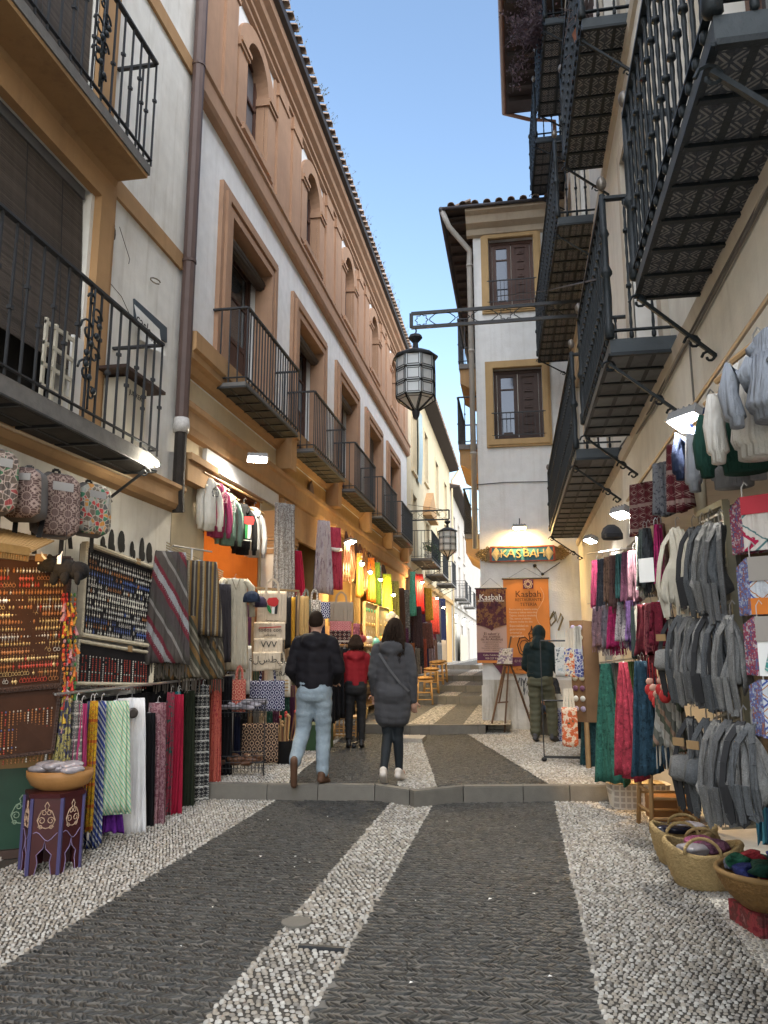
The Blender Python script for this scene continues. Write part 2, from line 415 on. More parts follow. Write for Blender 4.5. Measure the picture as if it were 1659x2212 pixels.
mh = MB(); mh.lathe([(.085, -.003), (.085, .012), (.08, .014)], 20, (PZ(640, 1995, 0).x, PZ(640, 1995, 0).y, 0)); ob(mh, 'access_cover', STONE, pave)
q = PZ(690, 2050, 0); sl = MB(); sl.box(q.x - .11, q.x + .13, q.y - .012, q.y + .012, -.002, .016); ob(sl, 'drain_slot', IRON, pave)
for i in range(16):                                       # scraps of paper lying on the stones
    b = MB(); x, y = rs.uniform(-2.4, .2), rs.uniform(3.3, 7.4); s_ = rs.uniform(.008, .02); a = rs.uniform(0, 3)
    b.add([(math.cos(a) * s_, math.sin(a) * s_, .0), (-math.sin(a) * s_ * .6, math.cos(a) * s_ * .6, .005), (-math.cos(a) * s_, -math.sin(a) * s_, 0), (math.sin(a) * s_ * .6, -math.cos(a) * s_ * .6, .003)], [(0, 1, 2, 3)])
    tag(solo(b, 'paper_scrap', 'tiny pale paper scrap lying on the lower dark paving', 'litter', WHITE, (x, y, .017)), group='paper scraps on the paving')
# second terrace
p1 = MB(); pl1 = [(x, y + .1) for x, y in KP] + [(1.3, 14.6), (-4.1, 13.4)]
p1.prism(pl1, -.05, KZ - .008)
pave1 = tag(ob(p1, 'middle_pavement', MORTAR), kind='structure')
def edge1(x): return ky(x) + .115
wl0 = [(-3.75, edge1(-3.75)), (-2.47, edge1(-2.47)), (-2.95, 13.2), (-3.75, 13.2)]
wc0 = [(-1.29, edge1(-1.29)), (-1.1, edge1(-1.1)), (-.90, edge1(-.90)), (-1.72, 13.2), (-2.02, 13.2)]
wr0 = [(.27, edge1(.27)), (1.09, edge1(1.09)), (1.09, 14.42), (-.68, 14.42), (-1.02, 13.85)]
dl0 = [(-2.455, edge1(-2.455)), (-1.305, edge1(-1.3)), (-2.035, 13.2), (-2.935, 13.2)]
dr0 = [(-.885, edge1(-.885)), (.255, edge1(.255)), (-1.02, 13.8), (-1.25, 13.2), (-1.705, 13.2)]
stones(pave1, white_field(wl0, .033, .034) + white_field(wc0, .033, .034) + white_field(wr0, .033, .034), PEB_W, 'pebble', 'pebbles', KZ, 120)
stones(pave1, dark_field(dl0) + dark_field(dr0), PEB_D, 'dark_stone', 'dark_stones', KZ, 100)
for x0, x1, poly in ((0, 0, dl0), (0, 0, dr0)):
    b = MB(); b.prism(poly, KZ - .0079, KZ - .004); ob(b, 'mortar_bed', MORTAR_D, pave1)
kb = tag(link('step_kerb', None, None, (0, 0, 0)), kind='structure')
cuts = [-3.9, -3.3, -2.62, -2.1, -1.52, -1.13, -.62, -.02, .45, .95, 1.3]
def kerbblock(par, a, b, ya, yb, z0, z1, dp, name='kerb_stone'):
    m = MB(); e = .004
    m.prism([(a + e, ya), (b - e, yb), (b - e, yb + dp), (a + e, ya + dp)], z0, z1 - .012)
    m.prism([(a + e, ya + .012), (b - e, yb + .012), (b - e, yb + dp), (a + e, ya + dp)], z1 - .0121, z1)
    return ob(m, name, STONE, par)
for a, b in zip(cuts, cuts[1:]):
    if a < KP[3][0] < b:
        v = KP[3][0]; kerbblock(kb, a, v + .004, ky(a), ky(v), -.04, KZ + .012, .12); kerbblock(kb, v - .004, b, ky(v), ky(b), -.04, KZ + .012, .12)
    else: kerbblock(kb, a, b, ky(a), ky(b), -.04, KZ + .012, .12)
# a low pebble-faced block against the second step
lb = PZ(888, 1604, KZ); b = MB(); b.box(lb.x - .17, lb.x + .17, lb.y, lb.y + .5, KZ, KZ + .06); ob(b, 'drain_cover', mat('pebble_face', (.36, .34, .3), .9, .35, 30, .6, 60), pave1)
# upper terraces, too far for single pebbles
def far_pebble(name, lo, hi, sc):
    g = Gr(name); x, y, z = g.obj(); d = g.voro(g.vec(x * 22, y * 30, 0), 1.0); c = g.voro(g.vec(x * 22, y * 30, 0), 1.0, out='Color')
    sp = g.n('SeparateColor'); g.put(sp.inputs[0], c); v = S(g, sp.outputs[0])
    col = g.mix(d.gt(.52), g.mix(v, lo, hi), (.1, .095, .085)); return g.done(col, .8, 0, .3, 1 - d, .6, .02)
FP_W = far_pebble('far_white_pebbles', (.26, .24, .21), (.55, .52, .47), 1); FP_D = far_pebble('far_dark_stones', (.03, .03, .03), (.085, .08, .075), 1)
steps = [(13.24, .29, KZ), (18.6, .47, .30), (20.8, .62, .48), (24.2, .78, .63), (33, .95, .79), (75, 1.0, .96)]
for i, (y, z, zb) in enumerate(steps[:-1]):
    y2 = steps[i + 1][0]; m = MB(); vx = -1.75 if i else -1.72
    pts = [(-4.2, y - .05), (vx - .35, y), (vx, y - .14), (vx + .3, y), (1.4 if i == 0 and False else -.2, y + .12)] if i else [(-4.2, y - .1), (-2.05, y), (-1.85, y - .13), (-1.55, y + .02), (-.75, y + .22), (-.62, y + .22)]
    m.prism(pts + [(pts[-1][0], y2 + .5), (-4.2, y2 + .5)], zb - .1, z - .004)
    t = tag(ob(m, 'upper_pavement', FP_D), kind='structure')
    for a, b in zip(pts, pts[1:]):
        n = max(1, round((b[0] - a[0]) / .7))
        for k in range(n):
            u, w = k / n, (k + 1) / n
            kerbblock(t, a[0] + (b[0] - a[0]) * u, a[0] + (b[0] - a[0]) * w, a[1] + (b[1] - a[1]) * u - .01, a[1] + (b[1] - a[1]) * w - .01, zb - .05, z + .004, .13)
    for x0, x1 in ((-3.79, -2.95), (vx - .22, vx + .22), (-1.0, -.21)):
        b = MB(); b.quad((x0, y + (.14 if x0 > -3 else .1), z + .001), (x1, y + (.3 if x0 > -1.5 else .14), z + .001), (x1 - (0 if i == 0 else .0), y2 - .14, z + .001), (x0, y2 - .14, z + .001)); ob(b, 'white_strip', FP_W, t)
# ------------------------------------------------------------------ buildings
P_L1 = plaster('aged_white_plaster', (.78, .77, .73), (.42, .38, .31), .45)
P_L2 = plaster('grey_white_plaster', (.79, .79, .79), (.5, .48, .45), .35)
P_TER = plaster('terracotta_render', (.4, .25, .165), (.26, .165, .115), .5)
P_OCH = plaster('ochre_render', (.43, .265, .135), (.27, .16, .085), .45)
P_OCH2 = plaster('yellow_ochre_render', (.47, .3, .13), (.3, .18, .09), .35)
P_CRM = plaster('cream_render', (.6, .52, .37), (.36, .3, .2), .3)
P_R = plaster('pale_cream_plaster', (.77, .74, .68), (.48, .44, .39), .4)
P_W = plaster('rough_white_plaster', (.7, .705, .7), (.42, .4, .36), .4, fine=.7)
P_BASE = plaster('damp_white_plaster', (.62, .6, .55), (.2, .17, .12), 1.0, fine=.8)
P_FAR = plaster('far_white_plaster', (.5, .47, .43), (.32, .28, .24), .4)
P_FARY = plaster('far_cream_plaster', (.58, .5, .35), (.38, .3, .19), .4)
SOFFIT = plaster('ochre_soffit', (.38, .24, .12), (.18, .11, .07), .5)
SLATE = mat('dirty_slab_edge', (.16, .155, .15), .9, .35, 10, .5, 40)
UNDER = mat('sooty_boards', (.05, .043, .038), .85, .5, 7, .4, 30, rv=.25)
SLATM = mat('grey_brown_slat', (.085, .07, .06), .8, .3, 14, rv=.25)
TILE_R = mat('weathered_roof_tile', (.27, .2, .155), .9, .45, 16, .5, 40, rv=.3)
GUT = mat('dark_gutter', (.055, .05, .055), .6, .3, 8)
PIPE = mat('brown_downpipe', (.095, .062, .055), .55, .25, 6)
EAVE = mat('dark_eave_wood', (.045, .035, .033), .8, .3, 9)
W_IN = mat('oiled_door_wood', (.075, .035, .025), .55, .35, 9, .3, 40)
def tilepat(name, a, b, k=9):
    def fn(g, x, y, z):
        u, v = (x * k).fr() - .5, (y * k).fr() - .5
        d = u.ab() + v.ab(); mm = u.ab().mx(v.ab()); st = ((d - .36).ab()).lt(.06); ring = mm.lt(.1); sq = ((d - .62).ab()).lt(.06) * mm.lt(.46)
        f = st.mx(ring).mx(sq)
        return g.mix(f, a, b)
    return pmat(name, fn, .6)
TILE_U = tilepat('patterned_soffit_tile', (.042, .05, .064), (.19, .195, .2), 7)
TILE_U2 = tilepat('fine_patterned_soffit_tile', (.045, .052, .064), (.2, .195, .19), 10)
TILE_P = mat('plain_soffit_tile', (.12, .128, .138), .7, .4, 12, .3, 40, rv=.35)
def bal_mesh(kind, h, key, mtl):
    k = (kind, round(h, 3), key)
    if k in _mc: return _mc[k]
    m = MB()
    if kind == 'turned':
        pr = [(.009, 0), (.016, .01), (.016, .04), (.009, .05)]; z = .05
        for i in range(9):
            z0 = .06 + (h - .12) * i / 9; w = (h - .12) / 9; pr += [(.0085, z0), (.0115, z0 + w * .5), (.0085, z0 + w * .98)]
            if i in (2, 6): pr += [(.02, z0 + w * .985), (.02, z0 + w * 1.2)]
        pr += [(.015, h - .04), (.015, h)]; m.lathe(pr, 7)
    elif kind == 'post':
        pr = [(.022, 0), (.036, .01), (.036, .1), (.024, .12), (.03, .3), (.024, h * .42), (.042, h * .44), (.042, h * .46), (.024, h * .5), (.024, h * .7), (.036, h * .72), (.022, h * .76), (.022, h)]; m.lathe(pr, 9)
    elif kind == 'knot':
        m.box(-.008, .008, -.008, .008, 0, h); zz = .42 * h if key % 2 else .62 * h
        m.box(-.017, .017, -.017, .017, zz, zz + .028)
    else: m.box(-.0075, .0075, -.0075, .0075, 0, h)
    _mc[k] = m.mesh('baluster', mtl, kind in ('turned', 'post')); return _mc[k]
def balcony(bld, wn, wf, on, of, zb, th, rh, style, iron, slab, under=None, grid=(3, 8), sp=.13, name='balcony', bracket=True, end=True, solid=True):
    """a balcony over the plan quad wall-near, wall-far, outer-near, outer-far"""
    wn, wf, on, of = map(Vector, (wn, wf, on, of)); L = wloc(bld); m = MB()
    m.prism([(p.x, p.y) for p in (wn, on, of, wf)], zb, zb + th); b = ob(m, name, slab, bld, world=True)
    paths = [(on, of)] + ([(wn, on), (wf, of)] if end else [(wf, of)])
    r = MB(); r2 = MB(); i = 0
    for a, c in paths:
        r.bar((a.x, a.y, zb + th + rh), (c.x, c.y, zb + th + rh), .045, .022); r2.bar((a.x, a.y, zb + th + .06), (c.x, c.y, zb + th + .06), .03, .012)
        n = max(2, round((c - a).length / sp))
        for k in range(n + 1 if a is on else n):
            if a is not on and k == 0: continue
            p = a + (c - a) * (k / n); i += 1
            o = link('baluster', bal_mesh(style, rh, i % 2 if style == 'knot' else 0, iron), b, (p.x - L.x, p.y - L.y, zb + th - L.z))
    if style == 'turned':
        for p in (on, of):
            o = link('corner_post', bal_mesh('post', rh + .03, 0, iron), b, (p.x - L.x, p.y - L.y, zb + th - L.z))
            f = MB(); f.ell((p.x, p.y, zb + th + rh + .12), .036, .036, .055, 10, 8); ob(f, 'finial', mat('brass_finial', (.16, .14, .12), .4, .2, metal=.6), b, True, True)
    ob(r, 'handrail', iron, b, world=True); ob(r2, 'bottom_rail', iron, b, world=True)
    if under is not None:
        nu, nv = grid; me = None
        for a in range(nu):
            for c in range(nv):
                def q(u, v): return (wn * (1 - u) + on * u) * (1 - v) + (wf * (1 - u) + of * u) * v
                u0, u1, v0, v1 = (a + .1) / nu, (a + .9) / nu, (c + .1) / nv, (c + .9) / nv
                ct = q((u0 + u1) / 2, (v0 + v1) / 2); t = MB()
                t.prism([tuple(q(u, v) - ct) for u, v in ((u0, v0), (u1, v0), (u1, v1), (u0, v1))], -.014, .0)
                if me is None: me = t.mesh('soffit_tile', under)
                link('soffit_tile', me, b, (ct.x - L.x, ct.y - L.y, zb - L.z))
        j = MB()
        for c in range(nv + 1):
            a_, c_ = wn + (wf - wn) * (c / nv), on + (of - on) * (c / nv); j.bar((a_.x, a_.y, zb - .012), (c_.x, c_.y, zb - .012), .03, .024)
        for a in range(nu + 1):
            a_, c_ = wn + (on - wn) * (a / nu), wf + (of - wf) * (a / nu); j.bar((a_.x, a_.y, zb - .008), (c_.x, c_.y, zb - .008), .03, .014)
        ob(j, 'soffit_joists', iron, b, world=True)
    if bracket:
        for v in (.04, .96):
            w, o_ = wn + (wf - wn) * v, on + (of - on) * v; t = MB()
            t.bar((w.x, w.y, zb - .42), (o_.x, o_.y, zb - .05), .02, .02)
            for c, s_ in (((o_.x, o_.y, zb - .07), .055), ((w.x * .7 + o_.x * .3, w.y * .7 + o_.y * .3, zb - .33), .05), ((w.x * .9 + o_.x * .1, w.y, zb - .42), .04)):
                d = Vector((o_.x - w.x, o_.y - w.y, 0)).normalized()
                t.tube([Vector(c) + d * math.cos(q) * s_ * (1 - q / 9) + Vector((0, 0, math.sin(q) * s_ * (1 - q / 9))) for q in [k * .7 for k in range(10)]], .008, 4)
            ob(t, 'scroll_bracket', iron, b, world=True)
    return b
def door_leaf(bld, F, u0, u1, z0, z1, n, wood, glazed=(.25, .95), leaves=2, name='window', pane=GLASS, panels=None):
    m = MB(); F.frame(m, u0, u1, z0, z1, .06, n - .05, n + .02); w = (u1 - u0 - .12) / leaves
    o = ob(m, name, wood, bld, world=True)
    for k in range(leaves):
        a, b = u0 + .06 + k * w, u0 + .06 + (k + 1) * w; l = MB(); F.frame(l, a + .005, b - .005, z0 + .06, z1 - .06, .075, n - .035, n + .005)
        zb = z0 + .06 + (z1 - z0 - .12) * glazed[0]
        if panels and k in panels:                                     # closed inner shutter of stacked panels
            hh = (z1 - z0 - .27) / 7
            F.box(l, a + .08, b - .08, n - .03, n - .02, z0 + .1, z1 - .1)
            for q in range(7): F.box(l, a + .12, b - .12, n - .021, n + .0, z0 + .16 + q * hh, z0 + .13 + (q + .86) * hh); F.box(l, a + .16, b - .16, n - .001, n + .008, z0 + .2 + q * hh, z0 + .1 + (q + .86) * hh)
        else:
            F.box(l, a + .07, b - .07, n - .03, n - .012, z0 + .1, zb); F.box(l, a + .11, b - .11, n - .0121, n + .0, z0 + .17, zb - .08)
            F.box(l, a + .07, b - .07, n - .03, n + .0, zb - .04, zb + .03); F.box(l, a + .07, b - .07, n - .025, n + .002, z0 + (z1 - z0) * .72, z0 + (z1 - z0) * .72 + .03)
            g = MB(); F.box(g, a + .075, b - .075, n - .022, n - .014, zb + .03, z1 - .13); ob(g, 'pane', pane, o, world=True)
        ob(l, 'leaf', wood, o, world=True)
    return o
def reeds(bld, F, u0, u1, z, n, r=.09):
    m = MB()
    for k in range(9):
        q = k * 2 * math.pi / 9; a, b = F.p(u0, n + r * .7 * math.cos(q), z + r * .7 * math.sin(q)), F.p(u1, n + r * .7 * math.cos(q), z + r * .7 * math.sin(q)); m.tube([a, b], r * .36, 6)
    return ob(m, 'rolled_blind', SLATM, bld, True, True)
# ---- first building on the left, with slatted blinds
L1 = thing('plaster_building', 'weathered cream building with slatted blinds and two iron balconies above the jewellery', 'building', (XL, 3.5, 0))
F = Fac((XL, 0), (0, 1), (1, 0)); m = MB()
F.wall(m, -2.5, 7.93, -.05, 12.2, [(2.2, 5.95, 3.36, 5.72, .3), (2.2, 5.85, 6.2, 8.35, .3), (1.6, 5.5, .02, 2.75, 1.0)], body=6)
ob(m, 'wall', P_L1, L1, world=True)
m = MB(); F.box(m, 1.6, 5.5, -1.02, -.98, 0, 2.8); F.box(m, 2.2, 5.95, -.4, -.31, 3.3, 8.4); ob(m, 'room_shade_panel', DARK, L1, world=True)  # black panels in place of the shade inside the openings
m = MB(); F.cornice(m, -2.5, 7.95, [(-.02, 3.03), (.1, 3.05), (.13, 3.1), (.13, 3.24), (.16, 3.27), (.16, 3.31), (-.02, 3.31)])
F.box(m, 6.28, 7.84, -.01, .035, 5.9, 6.1); F.box(m, -2, 7.84, -.01, .035, 8.5, 8.7)
for a, b, c, d in ((1.9, 6.3, 3.36, 6.0), (1.9, 6.15, 6.1, 8.48)):
    F.frame(m, a, b, c, d, .3, -.01, .045, bottom=False); F.frame(m, a + .08, b - .08, c, d - .08, .22, .045, .075, bottom=False)
ob(m, 'ochre_trim', P_OCH, L1, world=True)
for nm, u1, z0, z1, tilt in (('roller_blind', 5.93, 4.42, 5.72, .1), ('roller_blind', 5.83, 6.2, 8.35, .03)):
    z0 = 3.9 if z0 < 5 else z0; m = MB(); F.box(m, 2.22, u1 - .01, -.13, -.05, z1 - .1, z1 - .005); bl = ob(m, nm, mat('blind_box', (.12, .12, .125), .7), L1, world=True)
    me = None; L = wloc(L1); n = int((z1 - z0 - .1) / .0215)
    for k in range(n):
        z = z1 - .11 - k * .0215
        if me is None:
            s_ = MB(); s_.box(-.006, .006, -(u1 - 2.24) / 2, (u1 - 2.24) / 2, -.0085, .0085); me = s_.mesh('slat', SLATM)
        link('slat', me, bl, (XL - .08 + tilt * k / n - L.x, (2.24 + u1) / 2 - L.y, z - L.z))
    m = MB()
    for u in (3.0, 3.7, 4.4, 5.1, 5.6): m.tube([F.p(u, -.07, z1 - .1), F.p(u, -.07 + tilt, z1 - .11 - n * .0215)], .004, 4)
    ob(m, 'blind_cord', BLACK, bl, world=True)
e1 = PX(243, 779, XL).y; o1 = PY(350, 771, e1).x
LB = balcony(L1, (XL, 1.5), (XL, e1), (o1, 1.5), (o1, e1), 3.16, .13, 1.1, 'knot', IRON, SLATE, UNDER, (2, 10), .155, end=False)
e2 = PX(252, 183, XL).y; o2 = PY(337, 165, e2).x
LB2 = balcony(L1, (XL, 1.5), (XL, e2), (o2, 1.5), (o2, e2), 6.02, .1, 1.12, 'knot', IRON, SLATE, None, sp=.155, end=False, bracket=False)
m = MB(); F.box(m, 1.5, e2 - .02, -.01, o2 - XL - .015, 5.98, 6.019); F.cornice(m, 1.5, e2 - .02, [(0, 5.86), (.06, 5.88), (.1, 5.979), (0, 5.979)]); ob(m, 'soffit', SOFFIT, LB2, world=True)
def scrolls(par, x, y, z, s, iron):
    t = MB()
    for cx, cz, r, d in ((0, .26, .07, 1), (.0, .12, .09, -1), (0, -.02, .07, 1), (0, -.17, .09, -1), (0, -.3, .06, 1), (.0, .36, .05, -1)):
        t.tube([(x, y + d * (math.cos(q) * r * (1 - q / 10) + r * .6) * s, z + (cz + math.sin(q) * r * (1 - q / 10)) * s) for q in [k * .55 for k in range(14)]], .0095, 5)
    for k in range(7):
        q = k * .9; t.ell((x + .01, y + .07 * math.cos(q) * s, z + (.2 - .08 * k) * s), .02, .035, .03, 6, 4)
    t.tube([(x, y, z - .42 * s), (x, y, z + .45 * s)], .01, 5)
    return ob(t, 'wrought_ornament', iron, par, True, True)
scrolls(LB, o1 + .02, PX(190, 780, o1).y, 3.84, 1.15, IRON_G); scrolls(LB2, o2 + .02, PX(215, 110, o2).y, 6.62, 1.0, IRON_G)
# wall ring, cracks and the torn shop board
m = MB(); q0 = PX(332, 607, XL + .03); m.tube([(q0.x + .02 + .03 * math.cos(k * .7), q0.y + .055 * math.cos(k * .7), q0.z + .028 * math.sin(k * .7)) for k in range(9)], .008, 5); ob(m, 'wall_ring', mat('rusty_ring', (.2, .17, .13), .8), L1, world=True)
m = MB()
for pts in ([(245, 395), (252, 420), (246, 470), (248, 490)], [(258, 490), (280, 560), (278, 570)], [(232, 605), (262, 640), (285, 690)]):
    m.tube([PX(x, y, XL + .001) for x, y in pts], .004, 4)
m.ell(PX(247, 505, XL), .004, .03, .07, 6, 4); ob(m, 'plaster_crack', mat('crack_shadow', (.12, .1, .08), .95), L1, world=True)
bd = thing('shop_board', 'torn white plastic shop board with black lettering hanging from its dark blue backing', 'sign', PX(330, 700, XL))
m = MB(); c4 = [PX(x, y, XL + .02) for x, y in ((291, 645), (361, 708), (361, 740), (293, 700))]; m.add(c4 + [p + Vector((-.02, 0, 0)) for p in c4], [(0, 1, 2, 3), (0, 4, 5, 1), (1, 5, 6, 2), (2, 6, 7, 3), (3, 7, 4, 0)]); ob(m, 'backing', mat('slate_blue_board', (.07, .09, .11), .5), bd, world=True)
m = MB(); V = []; n = 10
top = [PX(x, y, XL + .045) for x, y in ((290, 657), (318, 685), (345, 712))]; bot = [PX(x, y, XL + .12) for x, y in ((293, 705), (322, 750), (352, 770))]
for j in range(7):
    for i in range(n + 1):
        u = i / n; a = (top[0].lerp(top[1], min(1, u * 2)) if u < .5 else top[1].lerp(top[2], u * 2 - 1)); b = (bot[0].lerp(bot[1], min(1, u * 2)) if u < .5 else bot[1].lerp(bot[2], u * 2 - 1))
        p = a.lerp(b, j / 6); V.append(p + Vector((.03 * math.sin(u * 5 + j * .6) * j / 6 + .02 * math.sin(u * 19) * (j / 6) ** 3, 0, 0)))
m.add(V, [(j * (n + 1) + i, j * (n + 1) + i + 1, (j + 1) * (n + 1) + i + 1, (j + 1) * (n + 1) + i) for j in range(6) for i in range(n)])
ob(m, 'torn_sheet', mat('old_white_sheet', (.66, .65, .6), .5, .2, 20), bd, True, True)
for s_, z_, px, py in (('casla', .17, 311, 703), ('souvenirs', .06, 322, 727)):
    p = PX(px, py, XL + .14) - wloc(bd); o = text(s_, z_, BLACK, bd, p, (90, 0, 90)); o.rotation_euler = (R(90), R(8), R(90))
# downpipe between the two left buildings
m = MB(); yp = 7.86; m.tube([(XL + .1, yp, 12.0), (XL + .1, yp, 3.95)], .075, 10, 0); m.tube([(XL + .1, yp, 3.97), (XL + .1, yp, 3.2), (XL + .1, yp + .03, 3.02)], .068, 10, 1)
for z in (11.2, 8.62, 6.0): m.lathe([(.085, 0), (.085, .035)], 10, (XL + .1, yp, z))
tag(ob(m, 'downpipe', [PIPE, mat('rusted_pipe', (.03, .025, .022), .8, .6, 12, .5, 40)]), 'long brown downpipe running down between the two left facades', 'pipe')
m = MB(); m.tube([(XL + .1, yp, 3.93), (XL + .1, yp, 4.0), (XL + .1, yp, 4.1)], [.085, .095, .083], 10); tag(ob(m, 'tape_wrap', mat('silver_tape', (.5, .48, .46), .4, .4, 40, .5, 50), smooth=True), 'crumpled silver tape wrapped round the brown downpipe', 'tape')
# ---- second building on the left, terracotta and white with arches
L2 = thing('arcaded_building', 'long terracotta and white building with arched top windows and a row of balconies', 'building', (XL, 17, 0))
CB = [10.08 + 3.3 * i for i in range(5)]
holes = []
for c in CB: holes += [(c - .88, c + .88, 4.95, 7.42, .38), (c - .48, c + .48, 9.06, 10.76, .38)]
shops = [(8.86, 10.95, 3.76, 1.7), (11.95, 14.35, 3.6, .9), (15.2, 17.3, 3.2, 1.2), (18.4, 20.3, 3.0, .9), (21.2, 23.4, 3.0, .9), (24.2, 25.6, 2.9, .5)]
m = MB(); F.wall(m, 7.94, 26.4, 4.7, 11.5, holes, .38, body=6); ob(m, 'wall', P_L2, L2, world=True)
m = MB(); F.wall(m, 7.94, 11.75, -.1, 4.7, [(a, b, .0, c, d) for a, b, c, d in shops if a < 11.7], body=None); ob(m, 'wall', P_CRM, L2, world=True)
m = MB(); F.wall(m, 11.75, 26.4, -.1, 4.7, [(a, b, .0, c, d) for a, b, c, d in shops if a > 11.7], body=None); ob(m, 'wall', P_OCH2, L2, world=True)
m = MB(); F.box(m, 7.95, 26.3, -2.2, -1.75, -.1, 11.3); F.box(m, 11.96, 14.34, -.5, -.4, 0, 3.6); F.box(m, 15.2, 25.6, -.85, -.7, 0, 3.2); ob(m, 'room_shade_panel', DARK, L2, world=True)  # black panels painted as the shade of the rooms and doorway
m = MB()
for c in CB:                                              # spandrels closing the arch heads
    for s_ in (-1, 1):
        pts = [(c + s_ * .48, 10.76), (c, 10.76)] + [(c + s_ * .48 * math.sin(q), 10.27 + .48 * math.cos(q)) for q in [k * math.pi / 16 for k in range(9)]]
        m.prism(pts, -.38, -.0, lambda u, z, t: F.p(u, t, z))
    ob(m, 'arch_head', P_TER, L2, world=True); m = MB()
m = MB(); u0, u1 = 7.94, 26.42
F.cornice(m, u0, u1, [(-.01, 8.34), (.09, 8.36), (.12, 8.42), (.12, 8.66), (.15, 8.69), (.15, 8.74), (-.01, 8.78)])
F.cornice(m, u0, u1, [(-.01, 10.98), (.07, 11.0), (.07, 11.06), (.12, 11.09), (.12, 11.16), (.2, 11.22), (.22, 11.3), (.3, 11.36), (.32, 11.46), (-.01, 11.46)])
edges = [7.94] + [c + .86 for c in CB]
for i, a in enumerate(edges):
    b = CB[i] - .86 if i < 5 else 26.4
    F.box(m, a, b, -.01, .035, 8.78, 10.98)
    w = b - a
    for k in ((.06, .40), (.60, .94)):
        F.box(m, a + w * k[0], a + w * k[1], .035, .075, 8.82, 10.72); F.box(m, a + w * k[0] - .03, a + w * k[1] + .03, .035, .1, 10.72, 10.78); F.box(m, a + w * k[0] - .02, a + w * k[1] + .02, .035, .085, 8.79, 8.9)
        F.box(m, a + w * k[0], a + w * k[1], .035, .085, 10.79, 10.97)
for c in CB:
    ring = [(c + .82 * math.sin(q), 10.27 + .68 * math.cos(q)) for q in [math.pi / 2 - k * math.pi / 14 for k in range(15)]]
    inn = [(c + .48 * math.sin(q), 10.27 + .48 * math.cos(q)) for q in [math.pi / 2 - k * math.pi / 14 for k in range(15)]]
    for k in range(14): m.prism([ring[k], ring[k + 1], inn[k + 1], inn[k]], -.005, .06, lambda u, z, t: F.p(u, t, z))
    for s_ in (-1, 1):
        F.box(m, c + s_ * .48, c + s_ * .82, -.005, .06, 9.0, 10.2); F.box(m, c + s_ * .44, c + s_ * .85, -.3, .09, 10.16, 10.22); F.box(m, c + s_ * .44, c + s_ * .85, -.3, .115, 10.22, 10.28)
    F.box(m, c - .62, c + .62, -.2, .1, 8.96, 9.06)
    for s_ in (-1, 1): F.box(m, c + s_ * .472, c + s_ * .479, -.37, -.004, 9.062, 10.16)
ob(m, 'terracotta_trim', P_TER, L2, world=True)
m = MB()
F.cornice(m, u0, u1, [(-.01, 4.72), (.06, 4.74), (.1, 4.82), (.16, 4.86), (.16, 4.94), (.2, 4.97), (.2, 5.18), (-.01, 5.2)])
F.cornice(m, u0, u1, [(-.01, 3.98), (.08, 4.0), (.1, 4.08), (.1, 4.26), (.13, 4.29), (.13, 4.36), (-.01, 4.36)])
F.box(m, 8.0, 8.75, .0, .14, 3.42, 3.66); F.box(m, 8.0, 8.8, .0, .18, 3.66, 3.74)
F.box(m, 11.8, 12.1, -.01, .06, .14, 3.97); F.box(m, 14.2, 14.5, -.01, .06, .14, 3.97); F.box(m, 12.1, 14.2, -.01, .06, 3.4, 3.97)
for c in CB: F.box(m, c + 1.5, c + 1.8, -.01, .26, 4.4, 4.95); F.box(m, c + 1.45, c + 1.85, -.01, .3, 4.95, 5.0)
ob(m, 'ochre_trim', P_OCH, L2, world=True)
m = MB()
for c in CB:
    F.frame(m, c - 1.2, c + 1.2, 4.96, 7.76, .32, -.01, .06, bottom=False); F.frame(m, c - 1.1, c + 1.1, 4.96, 7.66, .1, .06, .1, bottom=False); F.frame(m, c - .96, c + .96, 4.96, 7.5, .1, -.2, .085, bottom=False)
ob(m, 'window_surround', P_TER, L2, world=True)
m = MB(); F.box(m, 8.7, 11.6, .0, .06, 3.76, 3.975); ob(m, 'white_lintel', P_W, L2, world=True)
for i, c in enumerate(CB):
    door_leaf(L2, F, c - .86, c + .86, 5.0, 7.4, -.3, W_IN, (.45, .95), panels=None)
    if i < 3: reeds(L2, F, c - .84, c + .84, 7.24, -.12)
    else:
        m = MB(); 
        for k in range(34): F.box(m, c - .84, c + .84, -.16, -.145, 5.6 + k * .053, 5.64 + k * .053)
        ob(m, 'slatted_blind', SLATM, L2, world=True)
    # arched window
    m = MB(); F.frame(m, c - .465, c + .465, 9.07, 10.72, .07, -.2, -.14); F.box(m, c - .025, c + .025, -.2, -.13, 9.1, 10.7); F.box(m, c - .45, c + .45, -.19, -.14, 10.0, 10.05)
    w = ob(m, 'arched_window', W_IN, L2, world=True); g = MB(); F.box(g, c - .44, c + .44, -.185, -.175, 9.1, 10.7); ob(g, 'pane', mat('curtained_glass', (.12, .125, .14), .3, .2, 3) if i == 0 else mat('dim_glass', (.03, .03, .035), .35, .3, 3), w, world=True)
    balcony(L2, (XL, c - 1.22), (XL, c + 1.12), (XL + .47, c - 1.22), (XL + .47, c + 1.12), 4.82, .055, 1.0, 'plain', IRON, SLATE, UNDER, (2, 7), .118, bracket=False)
m = MB(); F.cornice(m, 7.9, 26.5, [(.3, 11.47), (.4, 11.49), (.42, 11.58), (-.3, 11.62), (-.3, 11.47)]); ob(m, 'gutter_board', GUT, L2, world=True)
